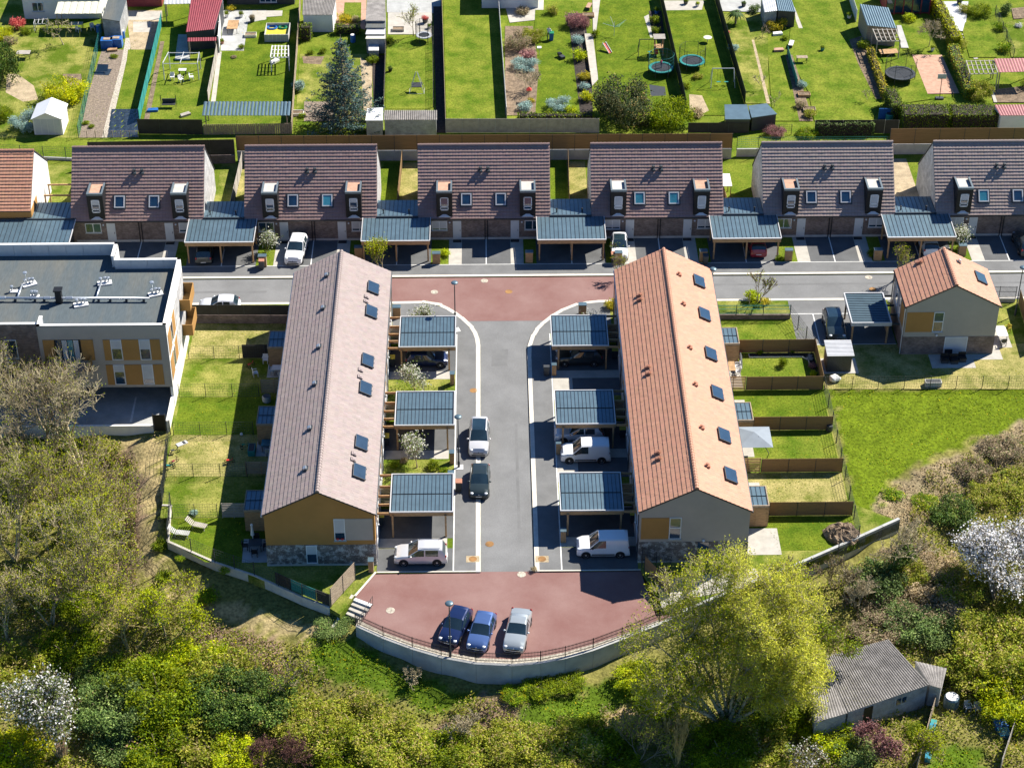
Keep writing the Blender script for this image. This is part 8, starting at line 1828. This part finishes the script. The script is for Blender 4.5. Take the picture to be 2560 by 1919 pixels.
# ------------------------------------------------------------------ planting in the gardens
def gb(f, x, y, r, pal, label, h=1.0, **k):
 px = f(x, y); return bush(px[0], px[1], r, pal, label, h, **k)
# conifer
def spruce(p, h, label, R0):
 root = thing('spruce_tree', label, 'tree', p); r = np.random.default_rng(77); sg, P = [], []
 for k in range(25):
  z = h * (.06 + .9 * k / 25); L = R0 * (1 - z / h) ** .85 * r.uniform(.7, 1.25) + .15; n = 8 if k < 16 else 5; off = r.uniform(0, 6.28)
  for j in range(n):
   t = off + 2 * math.pi * j / n + r.normal(0, .12); d = Vector((math.cos(t), math.sin(t), 0)); a = Vector((0, 0, z)); b = a + d * L * .6 + Vector((0, 0, -.10 * L)); c = a + d * L + Vector((0, 0, .04 * L)); sg += [(a, b, .05, .03), (b, c, .03, .012)]
   m_ = int(40 * L / R0) + 6; u = r.uniform(.12, 1, m_) ** .8; q = np.where(u[:, None] < .6, np.array(a) + (np.array(b) - np.array(a)) * (u[:, None] / .6), np.array(b) + (np.array(c) - np.array(b)) * ((u[:, None] - .6) / .4))
   sd_ = np.array([-d.y, d.x, 0]); wv = (r.uniform(-1, 1, m_) * .42 * L * (1.05 - u) ** .7)[:, None]; P.append(q + sd_ * wv + np.array([0, 0, -1]) * np.abs(wv) * .25 + r.normal(0, .05, (m_, 3)))
 put('trunk', wood_mesh('trunk', [(Vector((0, 0, 0)), Vector((0, 0, h * .5)), .2, .12), (Vector((0, 0, h * .5)), Vector((0, 0, h)), .12, .02)], 'bark', .02, 7), root); put('branches', wood_mesh('branches', sg, 'bark', .012, 3), root, kind='stuff')
 P = np.concatenate([np.concatenate(P) + r.normal(0, .09, (sum(map(len, P)), 3)) for _ in range(3)]); put('crown', leaf_mesh('crown', P, np.full(len(P), .26), pick('spruce', len(P), r), 'leafd', aspect=.4, seed=5, up=.9), root)
spruce((*G1(t2, 770, 1090), 0), 11.3, 'tall blue-grey spruce standing behind the second row house', 4.5)
for f, x, y, r, pal, h, lab in (
  (t3, 950, 1010, 3.5, 'loquat', 1.25, 'big round evergreen with yellow flower heads behind the third row house'), (t3, 1370, 1080, 2.5, 'green', 1.25, 'fresh green bush right of the big round evergreen'), (t1, 560, 860, 2.5, 'hedgeyel', .95, 'yellow-green variegated bush on the left lawn'), (t1, 150, 250, 1.0, 'red', 1.2, 'red-leaved photinia bush by the low wall'), (t1, 215, 1120, 1.6, 'greyblue', 1.3, 'grey-green bush left of the white shed'), (t1, 20, 700, 2.2, 'dark', 2.0, 'dark evergreen tree at the left edge'), (t1, 20, 1020, 1.3, 'green', 1.2, 'green bush at left edge below the bare soil'), (t1, 30, 330, 1.2, 'hedgeyel', 1.0, 'pale yellow bush at the left edge above'), (t1, 90, 380, .9, 'brown', .9, 'brown twiggy bush by the low wall'), (t1, 225, 290, .8, 'green', .7, 'small green bush at corner of the white house'),
  (t1, 985, 500, .55, 'green', .6, 'small green cabbage clump in the vegetable bed'), (t1, 740, 1070, .5, 'green', .6, 'leafy clump at the end of vegetable bed, left'), (t1, 790, 1100, .45, 'green', .6, 'leafy clump at the end of vegetable bed, right'), (t1, 820, 370, .7, 'laurel', .6, 'low shrub by the sagging fence'), (t1, 2000, 90, .6, 'yellow', .9, 'yellow potted shrub on the pale patio'), (t1, 2090, 420, .5, 'green', .9, 'potted shrub at the patio corner'), (t1, 2020, 500, .45, 'brown', .5, 'brown grass clump at the lawn edge'),
  (t2, 770, 190, 1.1, 'yellow', .9, 'yellow flowering bush beside the clipped hedge'), (t2, 860, 190, .7, 'brown', .9, 'brownish bush beside the yellow bush'), (t2, 370, 780, .9, 'greyblue', 1.2, 'grey bare bush at the post fence'), (t2, 1010, 540, .9, 'green', .8, 'green shrub below the small hutch'), (t2, 1150, 370, .7, 'green', .8, 'green shrub at the hanging-chair lawn corner'), (t2, 470, 470, .5, 'green', .9, 'small green bush on the digging plot'), (t2, 580, 460, .5, 'green', 1.1, 'young bush above the spruce'), (t2, 400, 1010, .5, 'weed', .8, 'weedy clump at the glass cold frame'),
  (t3, 40, 420, 1.5, 'brown', 1.3, 'bronze shrub at left of the lush lawn'), (t3, 180, 350, 1.4, 'olive', 1.2, 'olive shrub beside the person with the bin'), (t3, 130, 510, 1.1, 'purple', .8, 'purple-red shrub in the left border'), (t3, 110, 590, 1.5, 'greyblue', .8, 'grey-blue rounded shrub in the left border'), (t3, 400, 930, 1.4, 'greyblue', .8, 'blue-green shrub at end of the lush lawn'), (t3, 110, 950, 1.0, 'greyblue', .9, 'grey lavender shrub by the bird house'), (t3, 165, 880, .5, 'yellow', .9, 'yellow flowers under the bird house'), (t3, 555, 230, 1.5, 'purple', 1.3, 'bronze-purple tree shrub at the dark bed'), (t3, 570, 380, .9, 'greyblue', 1.1, 'pale shrub below the bronze shrub'), (t3, 590, 520, 1.0, 'lime', 1.1, 'lime shrub along the concrete path'), (t3, 620, 690, .85, 'yellow', 1.0, 'golden shrub along the concrete path'), (t3, 625, 770, .8, 'greyblue', .8, 'silvery shrub below the golden shrub'), (t3, 650, 870, .9, 'hedgeyel', 1.1, 'pale yellow-green shrub by the round evergreen'), (t3, 715, 320, .6, 'green', 1.4, 'upright green shrub at the path bend'), (t3, 350, 120, .9, 'olive', 1.2, 'olive bush beside the small pond'), (t3, 90, 120, 1.1, 'brown', .7, 'brown reed clump at the pond'), (t3, 1235, 200, .8, 'green', 1.1, 'green shrub in the black-fence bed, upper'), (t3, 1245, 290, .7, 'green', 1.0, 'green shrub in the black-fence bed, lower'), (t3, 1600, 680, .7, 'olive', 1.0, 'thin olive shrub below the open trampoline'), (t3, 1590, 1000, 1.0, 'straw', .9, 'dry grass clump at the garden end'), (t3, 500, 960, .9, 'lime', .6, 'lime groundcover at the lawn end'), (t3, 1915, 440, .8, 'greyblue', .9, 'spiky grey-green clump by right black fence'), (t3, 1855, 290, .4, 'red', .8, 'small red shrub by the right black fence'), (t3, 2090, 110, .9, 'laurel', 1.0, 'dark shrub beside the palm'), (t3, 1490, 760, .8, 'green', .7, 'green clump by the left black fence'),
  (t4, 55, 240, 1.3, 'yellow', .95, 'golden round bush beside the blue shed'), (t4, 1215, 180, 1.0, 'lime', .8, 'lime bush before the conservatory'), (t4, 820, 420, 1.0, 'green', 1.0, 'pale green shrub beside the pergola'), (t4, 1620, 420, 1.2, 'olive', 1.0, 'olive shrub at end of the tall hedge'), (t4, 1700, 100, 1.0, 'olive', .9, 'olive shrub beside the white patio'), (t4, 1830, 130, 1.4, 'green', 1.0, 'round green bush beyond the white patio'), (t4, 1830, 850, 1.5, 'olive', 1.3, 'bushy conifer beside the grid pergola'), (t4, 2050, 120, .9, 'laurel', 1.3, 'dark small conifer in far right garden'), (t4, 2010, 260, .8, 'weed', 1.0, 'rambling shrub on the wire fence'), (t4, 2040, 440, 1.0, 'weed', .9, 'rambling shrub at end of the wire fence'), (t4, 290, 760, .7, 'greyblue', 1.1, 'blue-grey shrub in the planting strip'), (t4, 360, 1010, .9, 'olive', 1.0, 'olive shrub at end of the planting strip'), (t4, 280, 930, .8, 'brown', 1.0, 'reddish dry clump in the planting strip'), (t4, 150, 340, .5, 'green', .9, 'green plant beside the pale blue lounger'), (t4, 340, 1170, 1.2, 'weed', .8, 'leafy shrub behind the fifth row house'), (t4, 60, 1160, 1.2, 'purple', .8, 'brownish tangle behind the fifth row house'), (t4, 2290, 760, 1.4, 'green', .9, 'green shrub at right edge by the soil patch'), (t4, 2160, 240, .5, 'white', .9, 'white garden ornament bush')):
 gb(f, x, y, r, pal, lab, h, group='garden shrubs')
# clipped hedges
def hedge(f, a, b, w_, h, pal, label, n=None, bulge=.12):
 A, B_ = Vector(G1(f, *a)), Vector(G1(f, *b)); L = (B_ - A).length; root = thing('hedge', label, 'hedge', (*A, 0), math.atan2((B_ - A).y, (B_ - A).x))
 r = np.random.default_rng(int(L * 100)); n = n or int((L * h * 2 + L * w_) * 75); k = r.integers(0, 4, n); u = r.uniform(-.1, L + .1, n); s_ = r.uniform(-1, 1, n); t = r.uniform(0, 1, n); jit = r.normal(0, bulge * .5, n) + bulge * np.sin(u * 2.1) * .6
 y = np.where(k == 0, s_ * w_ / 2, np.where(k == 1, w_ / 2 + jit, -w_ / 2 - np.abs(jit))); z = np.where(k == 0, h + jit, t * h); k3 = k == 3; u = np.where(k3, np.where(s_ > 0, L + np.abs(jit), -np.abs(jit)), u); y = np.where(k3, r.uniform(-1, 1, n) * w_ / 2, y)
 put('foliage', leaf_mesh('foliage', np.stack([u, y, z], 1), np.full(n, .17), pick(pal, n, r, .85 + .25 * np.sin(u * 1.7) ** 2), 'leafd', seed=4), root)
 MB().box(.1, L - .1, -w_ / 2 + .12, w_ / 2 - .12, 0, h - .12).build('inner_twigs', 'darksoil_shade', root)
hedge(t4, (1140, 1110), (1535, 1110), 2.6, 2.5, 'hedge', 'big dark clipped hedge, left block by the estate fence'); hedge(t4, (1560, 1110), (2010, 1115), 2.6, 2.5, 'hedge', 'big dark clipped hedge, right block by the estate fence'); hedge(t4, (1040, 900), (1110, 1060), 1.3, 2.2, 'hedge', 'dark hedge turning back from the big clipped hedge')
hedge(t4, (1390, -10), (1620, 440), 1.1, 1.9, 'hedgeyel', 'tall sunlit hedge beside the white patio'); hedge(t4, (1590, 480), (1740, 860), 1.2, 1.5, 'photinia', 'leafy hedge right of the gravel court'); hedge(t4, (880, 480), (1010, 860), .7, 1.1, 'yellow', 'narrow golden hedge by the black trampoline'); hedge(t2, (690, 290), (895, 290), 1.0, 1.1, 'hedge', 'low clipped box hedge below the yellow bush'); hedge(t2, (390, 340), (480, 340), 1.2, 1.9, 'hedge', 'square clipped hedge block by the corrugated shed'); hedge(t3, (60, 1030), (700, 1030), .8, .7, 'hedge', 'low loose hedge along the concrete panel fence'); hedge(t4, (420, 1168), (900, 1168), .4, 1.5, 'laurel', 'ivy strip hanging on the dark net fence')
# bare and leafy trees
def gtree(f, x, y, h, label, **k): return bare_tree(0, 0, h, label, base=Vector((*G1(f, x, y), 0)), **k)
gtree(t1, 550, 390, 5.0, 'leaning bare apple tree on the left lawn', barkm='barkgrey', seed=171, spread=.6, leaf='green', nleaf=260, lsize=.14, maxl=4, lean=(-.35, .1), up=.02)
gtree(t2, 1355, 310, 5.0, 'slim tree with fresh leaves on the small patio', barkm='bark', seed=172, spread=.45, leaf='willowpale', nleaf=420, lsize=.13, maxl=4)
gtree(t3, 140, 790, 3.4, 'vase-shaped bare shrub in the left border', barkm='barkgrey', seed=173, spread=.5, maxl=4, stems=3)
gtree(t4, 1395, 400, 4.5, 'dense brown bare tree before the tall hedge', barkm='barkgrey', seed=174, spread=.6, leaf='brown', nleaf=700, lsize=.10, maxl=5)
gtree(t3, 2150, 320, 2.6, 'small bare sapling in the palm garden', barkm='bark', seed=175, spread=.5, maxl=3)
gtree(t3, 2170, 790, 3.0, 'thin young tree on the pale lawn', barkm='barkgrey', seed=176, spread=.4, maxl=3); gtree(t4, 60, 930, 3.0, 'thin bare sapling on lawn left of planting strip', barkm='barkgrey', seed=177, spread=.4, maxl=3)
gtree(t4, 860, 880, 2.5, 'thin bare twigs beside the ivy strip', barkm='barkgrey', seed=178, spread=.4, maxl=3)
pm = thing('palm_tree', 'small palm tree at top right of the black fence', 'palm', (*G1(t3, 1930, 210), 0)); MB().lathe([(.14, 0), (.16, 1.0), (.20, 1.5), (.12, 1.7)], n=8).build('trunk', 'bark', pm)
for k in range(16):
 t = k * 2.4; e = .2 + .5 * (k % 4) / 4; mb = MB(); n = 5
 for j in range(n):
  q0, q1 = j / n, (j + 1) / n; f0 = lambda q: (1.25 * q * math.cos(t), 1.25 * q * math.sin(t), 1.6 + e * q * 1.2 - 1.1 * q * q); w0 = .22 * math.sin(math.pi * min(.95, q0 + .1)); w1 = .22 * math.sin(math.pi * min(.98, q1 + .1)); s0, s1 = (-math.sin(t), math.cos(t)), None
  a, b = f0(q0), f0(q1); mb.quad((a[0] - s0[0] * w0, a[1] - s0[1] * w0, a[2] - .05), (b[0] - s0[0] * w1, b[1] - s0[1] * w1, b[2] - .05), b, a, 0, (.10, .17, .04)); mb.quad(a, b, (b[0] + s0[0] * w1, b[1] + s0[1] * w1, b[2] - .05), (a[0] + s0[0] * w0, a[1] + s0[1] * w0, a[2] - .05), 0, (.09, .16, .04))
 mb.build('frond', 'leaf', pm)
# street trees and small planting on the estate
def small_tree(x, y, h, pal, label, n=1500, ls=.14, z=.02, seed=1, sp=.32): return bare_tree(0, 0, h, label, base=Vector((*g(x, y), z)), barkm='bark', seed=seed, spread=sp, leaf=pal, nleaf=n, lsize=ls, maxl=4, stems=2, name='small_tree')
small_tree(1043, 975, 3.3, 'pear', 'young white-flowering pear tree on the far west lawn', 1500, .17, seed=181); small_tree(1040, 1170, 3.6, 'pear', 'young white-flowering pear tree on the near west lawn', 1600, .17, seed=182); small_tree(1050, 830, 3.0, 'pear', 'white-flowering tree behind the far west carport', 1500, .17, seed=183); small_tree(1475, 838, 2.8, 'pear', 'white-flowering bush behind the far east carport', 1100, .17, seed=184); small_tree(661, 630, 2.7, 'pear', 'white-flowering shrub by the second row house', 1200, .17, seed=185); small_tree(2395, 620, 3.0, 'pear', 'white-flowering tree beside the rightmost carport', 1400, .17, seed=186)
small_tree(955, 695, 4.6, 'willowpale', 'upright young street tree behind the brown terrace ridge', 1500, .15, seed=187, sp=.17); small_tree(1893, 758, 4.4, 'lime', 'thin staked street tree with few leaves behind terracotta terrace', 200, .12, seed=188, sp=.16); small_tree(2232, 700, 4.8, 'lime', 'thin street tree behind the detached house', 420, .12, seed=189, sp=.16); small_tree(1545, 700, 3.2, 'lime', 'thin sapling behind terracotta roof edge', 160, .12, seed=190, sp=.2); small_tree(1533, 630, 1.8, 'green', 'small potted tree beside the white car', 160, .14, seed=191)
for k, (x, y, r, pal, h, lab) in enumerate(((1112, 640, .6, 'lime', 1.1, 'green bush beside third house cabinet'), (1098, 652, .4, 'green', .8, 'low green plant at third house cabinet'), (2178, 640, .55, 'green', .9, 'round bush beside fifth house cabinet'), (1948, 650, .5, 'weed', .9, 'grassy bush left of fifth house cabinet'), (2400, 628, .5, 'green', .8, 'green shrub by the rightmost carport'), (1529, 770, .8, 'yellow', 1.0, 'yellow shrub behind far east carport'), (1881, 750, 1.0, 'lime', .9, 'lime shrub at foot of staked tree'), (1912, 758, .7, 'yellow', .6, 'yellow shrub right of the staked tree'), (1896, 765, .5, 'hedge', .6, 'low green shrub under the staked tree'),
  (1082, 1170, .7, 'green', .9, 'round green shrub right of the near pear tree'), (985, 1165, .5, 'weed', .7, 'grassy plants at the near west lawn edge'), (1010, 1155, .45, 'brown', .8, 'dry plant stems on the near west lawn'), (1110, 1180, .5, 'weed', .6, 'yellowish plants by the cabinet on near west lawn'), (2300, 760, .5, 'lime', .8, 'lime plant behind the detached house carport'), (2228, 755, .4, 'white', .7, 'white flowering plant beside detached house wall'), (1957, 915, .5, 'green', 1.6, 'climbing plant on the flower garden fence'), (1980, 880, .3, 'weed', .8, 'flower plant in the fence bed'), (1900, 884, .35, 'weed', .8, 'low plant in the fence bed'), (2022, 900, .4, 'white', 1.0, 'white flowering plant in the fence corner'), (2035, 937, .4, 'lime', .8, 'lime plant at near corner of flower garden'), (2030, 918, .45, 'purple', .8, 'dark shrub in the fence bed corner'), (1848, 880, .4, 'red', .7, 'red potted flowers beside the far east shed'), (1836, 893, .4, 'lime', .9, 'potted plant beside the far east shed'),
  (450, 1400, .45, 'weed', .7, 'weed clump under corner wall, upper'), (562, 1430, .5, 'weed', .6, 'weed clump under corner wall, lower'), (485, 1285, .4, 'greyblue', .8, 'grey plant on the lit west lawn'), (1335, 1425, .3, 'brown', 1.0, 'dry twigs on the red turning place edge'))):
 bush(x, y, r, pal, lab, h, group='small plants on the estate')
for p in ((1873, 762), (1900, 762)):
 o = thing('tree_stake', 'wooden tree stake, ' + ('left' if p[0] < 1880 else 'right') + ' of the thin staked street tree', 'stake', (*g(*p), 0)); MB().lathe([(.04, 0), (.04, 1.5), (0, 1.52)], n=6).build('stake_post', 'timberold', o)
# sparse clover and weeds in the back lawns and estate lawns
ESTATE = [[(-30.3, -22), (-22.9, -22), (-22.9, 10.2), (-30.3, 10.2)], [(21.4, -24), (28.5, -24), (28.5, 10), (21.4, 10)], [(29, -1), (60, -1.2), (60, 4), (29, 1)]]
scatter('lawn_tufts', 'short tufts in the estate lawns', ESTATE, 20, 'weed', .10, .05, 'grass', 211, False, 1.5, .01)
scatter('lawn_tufts', 'short tufts in the back garden lawns', [[(-62, 43), (64, 43), (64, 84), (-62, 84)]], 3.2, 'weed', .12, .05, 'grass', 212, False, 1.5, .02)
for k in range(3): scatter('flower_bed_plants', ['green bed plants by the far west carport', 'green bed plants by the middle west carport', 'green bed plants by the nearest west carport'][k], [[(-11.3, 6.2 - k * 12.05), (-5.7, 6.2 - k * 12.05), (-5.7, 8.0 - k * 12.05), (-11.3, 8.0 - k * 12.05)]] if k == 0 else [[(-11.3, -4.1 - (k - 1) * 12.05), (-5.7, -4.1 - (k - 1) * 12.05), (-5.7, -1.0 + .9 - (k - 1) * 12.05), (-11.3, -1.0 + .9 - (k - 1) * 12.05)]], 30, 'weed', .13, .12, 'plants', 220 + k, False, .8, .02)
